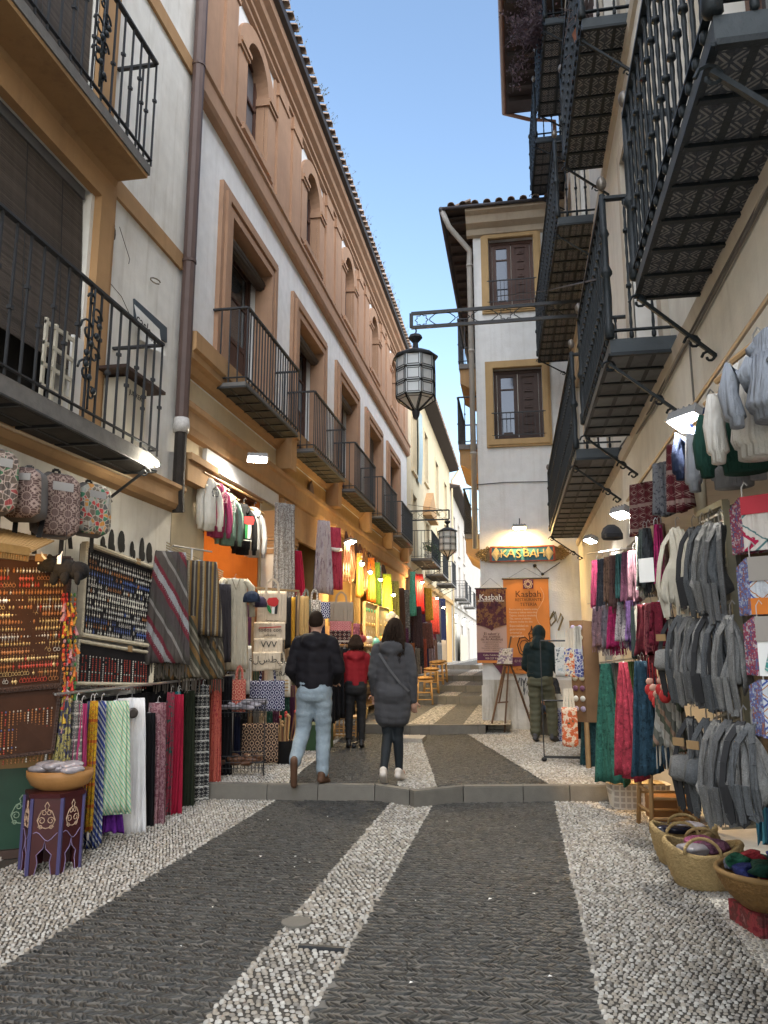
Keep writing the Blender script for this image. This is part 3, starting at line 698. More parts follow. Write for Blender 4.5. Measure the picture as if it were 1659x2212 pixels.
def rooftile(L=.6):
    m = MB(); n = 7; V = []
    for t, r in ((0, .085), (1, .105)):
        for k in range(n): q = math.pi * k / (n - 1); V.append((t * L, math.cos(q) * r, math.sin(q) * r * .8 + t * .2 * L))
        for k in range(n): q = math.pi * k / (n - 1); V.append((t * L, math.cos(q) * (r - .018), math.sin(q) * (r - .018) * .8 + t * .2 * L))
    F_ = [(k, k + 1, 2 * n + k + 1, 2 * n + k) for k in range(n - 1)] + [(n + k, 3 * n + k, 3 * n + k + 1, n + k + 1) for k in range(n - 1)] + [(k, n + k, n + k + 1, k + 1) for k in range(n - 1)]
    m.add(V, F_); return m.mesh('roof_tile', TILE_R, True)
RT = rooftile()
L = wloc(L2)
for k in range(78):
    y = 8.0 + k * .2385; o = link('roof_tile', RT, L2, (XL + .5 - L.x, y - L.y, 11.585 + rnd.uniform(-.01, .012))); o.rotation_euler = (0, 0, math.pi + rnd.uniform(-.04, .04))
m = MB(); F.cornice(m, 7.9, 26.5, [(.4, 11.6), (-5, 12.6), (-5, 12.5), (.3, 11.55)]); ob(m, 'roof', TILE_R, L2, world=True)
m = MB()
for k in range(330):
    y = rnd.uniform(8.2, 26.3); x = XL + .42 + rnd.uniform(-.25, .1); h = rnd.uniform(.04, .24) * (1.0 if rnd.random() < .4 else .5); z = 11.67
    a = Vector((x, y, z)); b = a + Vector((rnd.uniform(-.02, .1), rnd.uniform(-.06, .06), h)); m.bar(a, b, .004)
    for j in range(3):
        p = a.lerp(b, .5 + .25 * j) + Vector((rnd.uniform(-.03, .03), rnd.uniform(-.03, .03), 0)); s_ = rnd.uniform(.008, .018)
        m.add([p + Vector((0, s_, 0)), p + Vector((s_, 0, s_)), p + Vector((0, -s_, 0)), p + Vector((-s_ * .3, 0, -s_ * .4))], [(0, 1, 2, 3)])
tag(ob(m, 'roof_weeds', mat('dry_weed', (.16, .15, .06), .9, .4, 9)), 'dry weeds sprouting along the tiled roof edge', 'weeds', kind='stuff')
# shop-1 orange interior
m = MB(); F.box(m, 8.86, 10.95, -1.72, -1.66, 0, 3.8); F.box(m, 8.87, 8.9, -1.66, -.02, 0, 3.76); F.box(m, 10.9, 10.94, -1.66, -.02, 0, 3.76)
ob(m, 'shop_room', plaster('orange_wall', (.5, .17, .035), (.32, .11, .035), .6), L2, world=True)
m = MB()
for k in range(9): F.box(m, 8.9, 10.92, -1.5 + k * .16, -1.42 + k * .16, 3.6, 3.7)
F.box(m, 8.88, 10.93, -1.64, -.06, 3.7, 3.74); ob(m, 'ceiling_battens', mat('brown_rafter', (.12, .05, .03), .8, .4), L2, world=True)
m = MB(); F.box(m, 9.3, 9.75, -1.655, -1.6, 1.3, 2.2); ob(m, 'picture', mat('dim_picture', (.2, .12, .08), .7, .8, 18), L2, world=True)
# pillar beside the doorway
m = MB(); F.box(m, 11.02, 11.72, .0, .3, KZ, 3.2, 1); F.box(m, 10.98, 11.76, .0, .35, 3.2, 3.26); F.box(m, 11.0, 11.74, .0, .32, 2.95, 3.02); F.box(m, 10.97, 11.77, .0, .38, 3.26, 3.6)
for k in range(3): F.box(m, 11.0 - .012 * k, 11.74 + .012 * k, .0, .33 + .015 * k, 3.05 + .05 * k, 3.09 + .05 * k)
ob(m, 'pillar', [P_OCH, P_R], L2, world=True)
m = MB(); pq = PX(670, 1075, XL + .03); m.prism([(-.16, -.3), (.16, -.3), (.19, .05), (.12, .22), (0, .32), (-.12, .22), (-.19, .05)], 0, .03, lambda u, z, t: (pq.x + t, pq.y + u, pq.z + z))
ob(m, 'tile_plaque', mat('brown_plaque', (.16, .09, .06), .5, .4, 14), L2, world=True)
# ---- right building with three storeys of tiled balconies
RB = thing('balconied_building', 'tall pale cream building carrying three storeys of tiled iron balconies over hanging goods', 'building', (XR, 6, 0))
FR = Fac((XR, 0), (0, 1), (-1, 0)); WY = 14.43
doors = [(2.7, 3.9, 3.62, 6.0), (5.5, 6.8, 3.62, 6.0), (8.9, 10.2, 3.62, 6.0), (11.8, 13.1, 3.62, 6.0), (6.4, 7.6, 6.95, 9.3), (9.9, 11.0, 6.95, 9.3), (12.0, 13.2, 6.95, 9.3), (2.6, 3.8, 6.95, 9.3), (10.2, 11.3, 10.4, 11.9), (12.7, 13.7, 10.4, 11.9)]
m = MB(); FR.wall(m, -2.5, WY, -.05, 12.35, [d + (.3,) for d in doors] + [(3.3, 9.1, .0, 2.55, 1.1), (9.9, 10.8, KZ, 2.5, .5)], body=6); ob(m, 'wall', P_R, RB, world=True)
m = MB(); FR.box(m, 3.3, 9.1, -1.14, -1.08, 0, 2.7); FR.box(m, 9.9, 10.8, -.56, -.5, 0, 2.6); ob(m, 'shop_room', mat('deep_shade_brown', (.04, .03, .025), .9, .4, 4), RB, world=True)  # brown darkened to put deep shade into the recess behind the goods
P_TRIM = plaster('tan_stone_trim', (.46, .39, .3), (.28, .22, .16), .45)
m = MB()
for a, b, c, d in doors: FR.frame(m, a - .16, b + .16, c - .05, d + .16, .16, -.01, .05, bottom=False)
FR.cornice(m, -2.5, WY, [(-.01, 3.4), (.03, 3.42), (.045, 3.5), (-.01, 3.52)]); FR.cornice(m, -2.5, WY, [(-.01, 6.7), (.03, 6.72), (.045, 6.8), (-.01, 6.82)])
ob(m, 'stone_trim', plaster('pale_wall_trim', (.54, .48, .4), (.33, .28, .22), .45), RB, world=True)
for a, b, c, d in doors: door_leaf(RB, FR, a + .02, b - .02, c, d - .02, -.22, mat('brown_door', (.13, .07, .05), .6, .3, 8), (.4, .95))
for n0, n1, zb, un, gd, st in (((1545, 90), (1375, 640), 3.5, TILE_U2, (3, 7), 'turned'), ((1319, 763), (1263, 940), 3.5, TILE_P, (3, 7), 'turned'), ((1245, 990), (1190, 1160), 3.5, TILE_P, (3, 14), 'turned'),
                               ((1258, 62), (1222, 365), 6.8, TILE_U, (3, 7), 'turned'), ((1206, 485), (1163, 781), 6.8, TILE_U2, (3, 15), 'turned'), ((1178, 53), (1163, 251), 10.3, TILE_U, (2, 6), 'turned'), ((1158, 308), (1149, 421), 10.3, TILE_U, (2, 5), 'turned')):
    a, b = PZ(*n0, zb), PZ(*n1, zb); b.y = min(b.y, 14.1)
    balcony(RB, (XR, a.y), (XR, b.y), (a.x, a.y), (b.x, b.y), zb, .1, 1.05, st, IRON_G, mat('painted_slab_edge', (.05, .06, .068), .6, .3, 8, .3, 40), un, gd, .125)
m = MB(); FR.box(m, -2, 14.3, -.2, 1.05, 12.35, 12.42); 
for k in range(40): FR.box(m, -1.8 + k * .4, -1.7 + k * .4, -.1, 1.0, 12.25, 12.35)
ob(m, 'eave', EAVE, RB, world=True)
m = MB(); m.tube([FR.p(-2, 1.09, 12.42), FR.p(14.35, 1.09, 12.42)], .055, 8); m.tube([FR.p(14.33, 1.09, 12.4), FR.p(14.33, .6, 12.2), FR.p(14.33, .1, 12.1), FR.p(14.33, .06, 9.0)], .04, 8); ob(m, 'gutter', mat('copper_gutter', (.2, .1, .07), .5, .3), RB, True, True)
m = MB(); FR.cornice(m, -2, 14.3, [(1.05, 12.43), (1.0, 12.5), (-5, 13.6), (-5, 12.43)]); ob(m, 'roof', TILE_R, RB, world=True)
m = MB()                                                   # cables and pipes along the wall
for k in range(3):
    pts = [PX(x + k * 5, y + k * 3, XR - .02) for x, y in ((1659, 385), (1590, 520), (1500, 690), (1460, 760), (1440, 800), (1400, 880), (1330, 980), (1250, 1090))]; m.tube(pts, .009, 5)
m.tube([PX(1485, 690, XR - .02), PX(1500, 880, XR - .02), PX(1478, 900, XR - .03)], .007, 5)
ob(m, 'cable', mat('dusty_cable', (.16, .15, .14), .8), RB, world=True)
for px, y0, y1, r in ((1500, 925, 1110, .04), (1240, 1180, 1410, .05)):
    m = MB(); a = PX(px, y0, XR - r - .01); m.tube([(a.x, a.y, a.z), (a.x, a.y, zat(a, y1))], r, 9)
    for k in range(2): m.lathe([(r * 1.15, 0), (r * 1.15, .05)], 9, (a.x, a.y, a.z - .3 - .5 * k))
    ob(m, 'wall_pipe', mat('cream_pipe', (.55, .47, .34), .5, .15), RB, True, True)
m = MB(); a = PX(1405, 20, XR - .06); m.tube([(a.x, a.y, 12.2), (a.x, a.y, 6.9)], .05, 8); ob(m, 'wall_pipe', WHITE, RB, True, True)
# planters and climbing stems on the topmost balconies
for (px, py, zb, w), lab in zip((((1130, 90), (0, 0), 10.46, 1.5), ((1215, 60), (0, 0), 6.96, 1.1)), ('bushy grey-mauve plant spilling over the topmost balcony railing', 'thin twiggy plant standing behind the railing of the high middle balcony')):
    base = PZ(1170, 190, 10.3) if w > 1.2 else PZ(1235, 250, 6.8)
    pl = thing('balcony_plant', lab, 'plant', (base.x + .12, base.y - .6, zb)); q = MB(); q.lathe([(.09, 0), (.13, .22), (.14, .24)], 10); ob(q, 'pot', mat('clay_pot', (.25, .1, .06), .8), pl)
    s_ = MB(); lf = MB()
    for k in range(46):
        a = Vector((rnd.uniform(-.05, .05), rnd.uniform(-.1, .1), .22)); d = Vector((rnd.uniform(-.95, .1) if w > 1.2 else rnd.uniform(-.15, .1), rnd.uniform(-1, 1.0), rnd.uniform(.3, 1.3) if w < 1.2 else rnd.uniform(-.35, 1.2))) * .8
        b = a + d * rnd.uniform(.4, 1); c_ = b + Vector((rnd.uniform(-.2, .05), rnd.uniform(-.15, .15), rnd.uniform(-.3, .1))); s_.tube([a, a.lerp(b, .5) + Vector((0, 0, .08)), b, c_], [.008, .006, .005, .003], 4)
        if w > 1.2:
            for j in range(60):
                p = a.lerp(b, rnd.uniform(.4, 1)).lerp(c_, rnd.uniform(0, .9)) + Vector((rnd.gauss(0, .05), rnd.gauss(0, .05), rnd.gauss(0, .05))); r_ = rnd.uniform(.016, .036); x = Vector((rnd.gauss(0, 1), rnd.gauss(0, 1), rnd.gauss(0, 1))).normalized() * r_; y = x.orthogonal().normalized() * r_ * .6
                lf.add([p - x, p + y, p + x, p - y], [(0, 1, 2, 3)])
    ob(s_, 'stems', mat('grey_twig', (.13, .1, .1), .9), pl)
    if lf.v: ob(lf, 'foliage', mat('mauve_grey_leaf', (.17, .12, .14), .8, .4, 12), pl)
# ---- white restaurant building closing the right side
WB = thing('white_corner_building', 'narrow white corner building with two shuttered windows and a tiled eave', 'building', (-.7, WY, 0))
FW = Fac((0, WY), (1, 0), (0, -1)); x0, x1 = -.7, XR
def wpx(x0_, x1_, y0_, y1_): a, b = PY(x0_, y1_, WY), PY(x1_, y0_, WY); return (min(a.x, b.x), max(a.x, b.x), a.z, b.z)
w1 = wpx(1042, 1166, 495, 680); w2 = wpx(1052, 1186, 775, 968)
def shrink(w, d): return (w[0] + d, w[1] - d, w[2] + d, w[3] - d)
m = MB(); FW.wall(m, x0, x1, 1.0, 10.1, [shrink(w1, .15) + (.22,), shrink(w2, .15) + (.22,)]); FW.box(m, x0, x0 + .25, -14, -.001, .9, 10.1); FW.box(m, x0, x1, -14.2, -14, .5, 10.1); FW.box(m, x0, x1 + 6, -14, -.3, 10.0, 10.1)
ob(m, 'wall', P_W, WB, world=True)
m = MB(); FW.box(m, x0 - .0, x1, -.2, .0, .1, 1.0); FW.cornice(m, x0 - .02, x1, [(0, .0), (.1, 0), (.05, .35), (0, .9)]); FW.box(m, x0 - .001, x0 + .24, -14, -.0, .1, .9); ob(m, 'stained_base', P_BASE, WB, world=True)
OCF = plaster('ochre_frame', (.44, .3, .15), (.28, .19, .1), .45)
for w in (w1, w2):
    m = MB(); FW.frame(m, *w, .15, -.005, .05); FW.frame(m, *shrink(w, .04), .1, .05, .075); FW.frame(m, *shrink(w, .1), .05, .05, .06); ob(m, 'ochre_surround', OCF, WB, world=True)
for w in (w1, w2):
    a = shrink(w, .155); o = door_leaf(WB, FW, a[0], a[1], a[2], a[3], -.12, WOOD_D if w is w2 else W_IN, (.02, .98), panels=(1,), pane=Gr('mirror_glass').done((.05, .055, .065), .05, .6, .4) if w is w1 else bpy.data.materials['mirror_glass'])
    r = MB(); zt = a[2] + .5; FW.box(r, a[0] - .05, a[1] + .05, .06, .08, zt, zt + .02); FW.box(r, a[0] - .05, a[1] + .05, .06, .075, a[2] + .06, a[2] + .075)
    for k in range(13): u = a[0] + (a[1] - a[0]) * k / 12; FW.box(r, u - .005, u + .005, .063, .073, a[2] + .06, zt)
    ob(r, 'window_railing', IRON, WB, world=True)
m = MB(); ec = PY(957, 450, 13.95); ez = ec.z; ex = ec.x
FW.cornice(m, x0 - .12, x1, [(0, ez - .44), (.1, ez - .42), (.14, ez - .32), (.28, ez - .26), (.34, ez - .13), (.45, ez - .09), (.45, ez - .035), (0, ez - .035)])
ob(m, 'cornice', P_TRIM, WB, world=True)
m = MB(); m.box(ex, x1, 13.95, WY + 12, ez - .03, ez); m.box(ex + .02, x0, 14.2, WY + 12, ez - .1, ez - .061)
for k in range(28): m.box(ex + .05, x0 + .02, 14.3 + k * .42, 14.38 + k * .42, ez - .17, ez - .1)
ob(m, 'eave', EAVE, WB, world=True)
m = MB(); m.tube([(ex - .02, 13.93, ez - .02), (x1 - .3, 13.93, ez - .02)], .034, 8); m.tube([(ex - .04, 13.93, ez - .02), (ex - .04, 26, ez - .02)], .05, 8); ob(m, 'gutter', GUT, WB, True, True)
m = MB(); a = PY(1008, 520, 14.3); m.tube([(ex - .02, 13.98, ez - .04), (ex + .1, 14.05, ez - .35), (x0 - .07, 14.32, ez - .75), (x0 - .075, 14.34, ez - 1.0), (x0 - .075, 14.34, 3.4)], .055, 9)
for z in (ez - 1.1, ez - 2.9, 5.2): m.lathe([(.068, 0), (.068, .05)], 9, (x0 - .075, 14.34, z))
ob(m, 'downpipe', mat('zinc_grey_pipe', (.34, .32, .29), .55, .2), WB, True, True)
m = MB(); m.add([(ex, 13.95, ez + .001), (x1, 13.95, ez + .001), (x1, 17, ez + 1.2), (.2, 17, ez + 1.2), (ex, WY + 12, ez + .001), (.2, WY + 10, ez + 1.2)], [(0, 1, 2, 3), (0, 3, 5, 4)]); ob(m, 'roof', TILE_R, WB, world=True)
L = wloc(WB)
for k in range(10):
    o = link('roof_tile', RT, WB, (ex + .16 + k * .235 - L.x, 13.9 - L.y, ez + .03)); o.rotation_euler = (0, R(-6), R(90)); o.scale = (1, .85, .85)
for k in range(30):
    o = link('roof_tile', RT, WB, (ex - .04 - L.x, 14.2 + k * .26 - L.y, ez + .03)); o.rotation_euler = (0, R(-6), 0)
# side balconies of the white building, seen edge-on over the lane
for z, d, y0, y1 in ((5.55, .42, 15.2, 17.2), (7.35, .4, 15.4, 17.0), (3.9, .42, 16.5, 19)):
    b = balcony(WB, (x0, y0), (x0, y1), (x0 - d, y0), (x0 - d, y1), z, .1, 1.0, 'knot', IRON, SLATE, None, sp=.13, bracket=False)
    m = MB(); m.prism([(0, z - .55), (0, z - .001), (-d + .02, z - .001), (-d + .02, z - .3)], y0 + .05, y1 - .05, lambda u, zz, t: (x0 + u, t, zz)); ob(m, 'corbel', SOFFIT, b, world=True)
# ---- far buildings on the left
def far_building(name, lab, y0, y1, h, wm, gm, wins, roof=True):
    b = thing(name, lab, 'building', (XL, (y0 + y1) / 2, .6)); m = MB()
    F.wall(m, y0, y1, 4.2, h, [(u - w / 2, u + w / 2, z0, z1, .25) for u, w, z0, z1 in wins if z0 >= 4.2], body=5); ob(m, 'wall', wm, b, world=True)
    m = MB(); F.wall(m, y0, y1, -.1, 4.2, [(u - w / 2, u + w / 2, z0, z1, .6) for u, w, z0, z1 in wins if z0 < 4.2]); F.cornice(m, y0, y1, [(0, 4.1), (.1, 4.15), (.1, 4.35), (0, 4.4)]); ob(m, 'ground_floor', gm, b, world=True)
    m = MB(); F.box(m, y0 + .2, y1 - .2, -.8, -.62, 0, h - .1); ob(m, 'room_shade_panel', DARK, b, world=True)  # black panel painted as the shade behind the openings
    for u, w, z0, z1 in wins:
        if z0 >= 4.2: door_leaf(b, F, u - w / 2 + .01, u + w / 2 - .01, z0, z1 - .01, -.2, W_IN, (.4, .95))
        m = MB(); F.frame(m, u - w / 2 - .12, u + w / 2 + .12, z0, z1 + .12, .12, -.005, .04, bottom=False); F.box(m, u - w / 2 - .15, u + w / 2 + .15, -.005, .09, z0 - .08, z0); ob(m, 'surround', wm, b, world=True)
    if roof:
        m = MB(); F.cornice(m, y0 - .1, y1 + .2, [(0, h - .1), (.55, h), (.55, h + .06), (-4, h + 1.0), (-4, h - .1)]); ob(m, 'eave', EAVE, b, world=True)
        L = wloc(b)
        for k in range(int((y1 - y0) / .26)): o = link('roof_tile', RT, b, (XL + .6 - L.x, y0 + k * .26 - L.y, h + .05 - L.z)); o.rotation_euler = (0, 0, math.pi)
        m = MB(); m.tube([F.p(y1 + .1, .55, h), F.p(y1 + .1, .12, h - .6), F.p(y1 + .1, .1, 1)], .06, 8); ob(m, 'downpipe', P_CRM, b, True, True)
    return b
L3 = far_building('cream_building', 'cream yellow building with a small pediment window and potted balcony beyond the arcaded one', 26.45, 44, 12.0, P_FARY, P_OCH2,
                  [(28.3, 1.1, 8.2, 10.6), (28.3, 1.1, 4.9, 7.3), (32.2, 1.2, 8.6, 10.8), (32.4, 1.3, 4.7, 6.9), (36.6, 1.3, 8.2, 10.6), (36.8, 1.2, 4.9, 7.2), (41, 1.4, 8.2, 10.5), (41, 1.4, 4.9, 7.2), (28.6, 1.6, .78, 3.2), (33.0, 1.5, .78, 3.0), (37.5, 1.5, .9, 3.1)])
m = MB(); m.prism([(31.1, 7.15), (33.7, 7.15), (33.7, 7.4), (32.4, 8.25), (31.1, 7.4)], 0, .3, lambda u, z, t: F.p(u, t, z)); F.box(m, 31.0, 33.8, 0, .36, 7.05, 7.15); ob(m, 'pediment', P_OCH, L3, world=True)
m = MB(); V = [F.p(28.9, .12 + .05 * math.sin(k * .5) * (k / 8), 10.9 - k * .36) for k in range(9)] + [F.p(29.8, .16 + .06 * math.sin(k * .5 + .3) * (k / 8), 10.9 - k * .36) for k in range(9)]
m.add(V, [(k, k + 1, 10 + k, 9 + k) for k in range(8)]); ob(m, 'hanging_awning', mat('blue_grey_awning', (.32, .4, .42), .8, .2, 10), L3, True, True)
for y0, y1, z in ((27.4, 30.6, 4.75), (31.6, 34.0, 4.6), (36, 38, 4.6)): balcony(L3, (XL, y0), (XL, y1), (XL + .75, y0), (XL + .75, y1), z, .08, 1.0, 'plain', IRON, SLATE, UNDER, (2, 6), .13)
L4 = far_building('grey_white_building', 'grey white building with narrow windows at the far end of the lane', 44.1, 78, 11.0, P_FAR, P_FAR,
                  [(46.5, 1.1, 7.6, 9.6), (50, 1.1, 7.6, 9.6), (54.5, 1.2, 7.6, 9.6), (46.5, 1.2, 4.7, 6.9), (50, 1.2, 4.7, 6.9), (54.5, 1.2, 4.7, 6.9), (46.5, 1.6, .95, 3.2), (51.5, 1.6, .95, 3.2), (58, 1.6, .95, 3.2)])
for y0, y1, z in ((45.5, 47.6, 4.55), (49, 51, 4.55), (53.5, 56, 4.5)): balcony(L4, (XL, y0), (XL, y1), (XL + .7, y0), (XL + .7, y1), z, .08, 1.0, 'plain', IRON, SLATE, None, sp=.16, bracket=False)
FE = thing('end_house', 'pale house closing the far end of the lane', 'building', (0, 80, .9)); m = MB(); m.box(-6, 6, 79, 85, .5, 8.2); ob(m, 'wall', P_FAR, FE, world=True); m = MB(); m.prism([(-6.4, 8.2), (6.4, 8.2), (0, 10)], 78.6, 85.2, lambda u, z, t: (u, t, z)); ob(m, 'roof', TILE_R, FE, world=True)
# ---- iron lanterns
LGL = frosted('lantern_glass', (.6, .63, .64)); LGD = frosted('dim_lantern_glass', (.5, .53, .54))
def lantern(lab, c, ztop, zbot, rad, wall, arm0, arm1):
    t = thing('street_lantern', lab, 'lantern', c, 0, 'star lanterns over the street'); H = ztop - zbot; n = 8; zc = ztop - c[2]; fr = MB()
    rings = [(rad * .98, zc - H * .0), (rad, zc - H * .27), (rad, zc - H * .52), (rad, zc - H * .76), (rad * .1, zc - H)]
    pan = MB(); dk = MB()
    for j in range(4):
        (r0, z0), (r1, z1) = rings[j], rings[j + 1]
        for k in range(n):
            q0, q1 = 2 * math.pi * (k + .5) / n, 2 * math.pi * (k + 1.5) / n
            A = [Vector((r0 * math.cos(q0), r0 * math.sin(q0), z0)), Vector((r0 * math.cos(q1), r0 * math.sin(q1), z0)), Vector((r1 * math.cos(q1), r1 * math.sin(q1), z1)), Vector((r1 * math.cos(q0), r1 * math.sin(q0), z1))]
            for a, b in zip(A, A[1:] + A[:1]): fr.bar(a, b, .012)
            ce = sum(A, Vector()) / 4; B = [ce + (p - ce) * .7 for p in A]
            for a, b in zip(B, B[1:] + B[:1]): fr.bar(a, b, .008)
            for a, b in zip(A, B): fr.bar(a, b, .008)
            out = Vector((ce.x, ce.y, 0)).normalized() * .004
            g = MB(); g.add([p - out for p in B], [(0, 1, 2, 3)]); ob(g, 'pane', LGL, t)
            for i in range(4): dk.add([A[i] - out, A[(i + 1) % 4] - out, B[(i + 1) % 4] - out, B[i] - out], [(0, 1, 2, 3)])
    ob(dk, 'bevel_panes', LGD, t); ob(fr, 'frame', IRON, t)
    cp = MB(); cp.lathe([(rad * 1.1, zc - .03), (rad * 1.12, zc), (rad * .5, zc + rad * .32), (rad * .16, zc + rad * .4), (rad * .13, zc + rad * .75), (rad * .36, zc + rad * 1.0), (rad * .3, zc + rad * 1.15), (rad * .05, zc + rad * 1.2)], 8); cp.lathe([(.02, zc - H - .12), (.05, zc - H - .06), (.06, zc - H), (.05, zc - H + .05)], 8); ob(cp, 'cap', IRON, t)
    br = MB(); zt = arm0 - c[2]; zb = arm1 - c[2]; dx = wall - c[0]; s_ = 1 if dx > 0 else -1; e = -.06 * s_
    br.bar((e, 0, zt), (dx, 0, zt), .035, .05); br.bar((e, 0, zb), (dx, 0, zb), .035, .05); br.bar((e, 0, zb), (e, 0, zt), .05, .05); br.tube([(0, 0, zb), (.015, 0, (zb + zc + rad * 1.2) / 2), (0, 0, zc + rad * 1.15)], .012, 5)
    mid = (zt + zb) / 2; hh = (zt - zb) / 2 * .86; k = int(abs(dx) / (hh * 2.9)); w = abs(dx) / k
    for i in range(k):
        cx = e + s_ * w * (i + .5)
        if i % 2 == 0: P = [(cx + hh * (1.0 if j % 2 == 0 else .72) * math.cos(j * math.pi / 8 * 1) * 1.05, 0, mid + hh * (1.0 if j % 2 == 0 else .74) * math.sin(j * math.pi / 8)) for j in range(17)]
        else: P = [(cx + w * .62 * math.cos(q), 0, mid + hh * math.sin(q) * (1 if abs(math.cos(q)) < .6 else .75)) for q in [j * math.pi / 10 for j in range(21)]]
        br.tube(P, .0075, 4, cap=False)
    ob(br, 'bracket', IRON, t); return t
by = PX(1265, 645, XR).y
p = PY(898, 830, by); lantern('large faceted glass lantern hanging in front of the sky from a long bracket', (p.x, by, p.z), PY(898, 772, by).z, PY(898, 890, by).z, 44 * fwd(p) / FPX, XR, PY(888, 678, by).z, PY(888, 708, by).z)
p = PY(967, 1165, 26.6); lantern('smaller far glass lantern hanging over the lane before the cream building', (p.x, 26.6, p.z), PY(967, 1147, 26.6).z, PY(967, 1204, 26.6).z, 19.5 * fwd(p) / FPX, XL, PY(960, 1102, 26.6).z, PY(960, 1122, 26.6).z)
# ------------------------------------------------------------------ garment, bag and basket makers (local frame: x across, -y front, z up, hung at z = 0)
def drape(w0, w1, h, d0=.05, d1=.09, nf=4, amp=.018, seed=0, rows=12, n=72, z0=0, sag=.012, sq=.75):
    nf0 = nf * 1.6; m = MB(); rr = random.Random(seed); ph = rr.uniform(0, 6); ph2 = rr.uniform(0, 6); V = []
    for j in range(rows + 1):
        t = j / rows; w = w0 + (w1 - w0) * t ** .85; d = d0 + (d1 - d0) * t; a = amp * (.3 + .7 * t); nf = nf0 + (1 if False else 0)
        for k in range(n):
            q = 2 * math.pi * k / n; c, s = math.cos(q), math.sin(q)
            u = math.copysign(abs(c) ** sq, c); x = w / 2 * u; y = d / 2 * math.copysign(abs(s) ** .8, s)
            wv = u + .06 * math.sin(3 * t + ph2) + .08 * math.sin(4.3 * u + ph); f = math.sin(nf * math.pi * wv + ph) + .55 * math.sin(nf * 1.63 * math.pi * wv + ph2) * t
            V.append((x + a * .35 * math.cos(nf * math.pi * u + ph), y + a * f, z0 - h * t + sag * t * math.sin(2.3 * u + ph) + .3 * a * t * f))
    F_ = [(j * n + k, j * n + (k + 1) % n, (j + 1) * n + (k + 1) % n, (j + 1) * n + k) for j in range(rows) for k in range(n)]
    F_ += [tuple(range(n - 1, -1, -1)), tuple(rows * n + k for k in range(n))]
    return m.add(V, F_)
def fringe(w, z, L, n=26, seed=0, y=0, amp=.02):
    m = MB(); rr = random.Random(seed)
    for k in range(n):
        x = -w / 2 + w * (k + .5) / n; yy = y + rr.uniform(-amp, amp); l = L * rr.uniform(.75, 1.1); dx = rr.uniform(-.012, .012)
        m.bar((x, yy, z + .01), (x + dx, yy + rr.uniform(-.01, .01), z - l), w / n * .55, .006)
    return m
def hook(par, z=.0, w=0, mtl=None):
    m = MB(); m.tube([(0, 0, z - .01), (0, 0, z + .03), (.012, 0, z + .05), (.022, 0, z + .035)], .003, 5)
    if w: m.tube([(-w / 2, 0, z - .03), (0, 0, z - .005), (w / 2, 0, z - .03)], .005, 5)
    return ob(m, 'hanger', mtl or STEEL, par)
def hung(name, lab, cat, box, X=None, Y=None, a=0, mtl=None, nf=3, amp=.018, flare=1.25, d=.07, group=None, fr=0, frm=None, seed=None, hanger=True, wmax=None, drop=0):
    p, w, h = fit(*box, X=X, Y=Y, a=a); w = min(w, wmax) if wmax else w
    seed = seed if seed is not None else int(box[0] * 7 + box[2]); t = thing(name, lab, cat, p, a, group)
    L = fr if fr else 0
    ob(drape(w / flare ** .5, w * flare ** .5, h - L, d * .6, d, nf, amp, seed), 'cloth', mtl, t, True)
    if L: ob(fringe(w * flare ** .5 * .96, -(h - L) + .015, L, 24, seed), 'fringe', frm or mtl, t)
    if hanger: hook(t, .01, w / flare ** .5 * .95)
    return t
def loft(rings, n=16, m=None, mi=0):
    """rings: (cx, cy, cz, rx, ry)"""
    m = m or MB(); V = [(cx + rx * math.cos(2 * math.pi * k / n), cy + ry * math.sin(2 * math.pi * k / n), cz) for cx, cy, cz, rx, ry in rings for k in range(n)]
    L = len(rings); return m.add(V, [(j * n + k, j * n + (k + 1) % n, (j + 1) * n + (k + 1) % n, (j + 1) * n + k) for j in range(L - 1) for k in range(n)] + [tuple(range(n - 1, -1, -1)), tuple((L - 1) * n + k for k in range(n))], mi)
def wrinkle(o, amp=.006, sc=14, seed=0):
    me = o.data; rr = random.Random(seed); a = [rr.uniform(0, 6) for _ in range(6)]
    for v in me.vertices:
        x, y, z = v.co; d = math.sin(x * sc + z * sc * .7 + a[0]) + math.sin(z * sc * 1.3 - x * sc * .5 + a[1]) + .6 * math.sin(z * sc * 2.1 + a[2] + 3 * x)
        v.co += Vector((d * amp * .4, d * amp, 0)) + Vector((math.sin(z * 17 + a[3]) * amp * .5, 0, 0))
    me.update(); return o
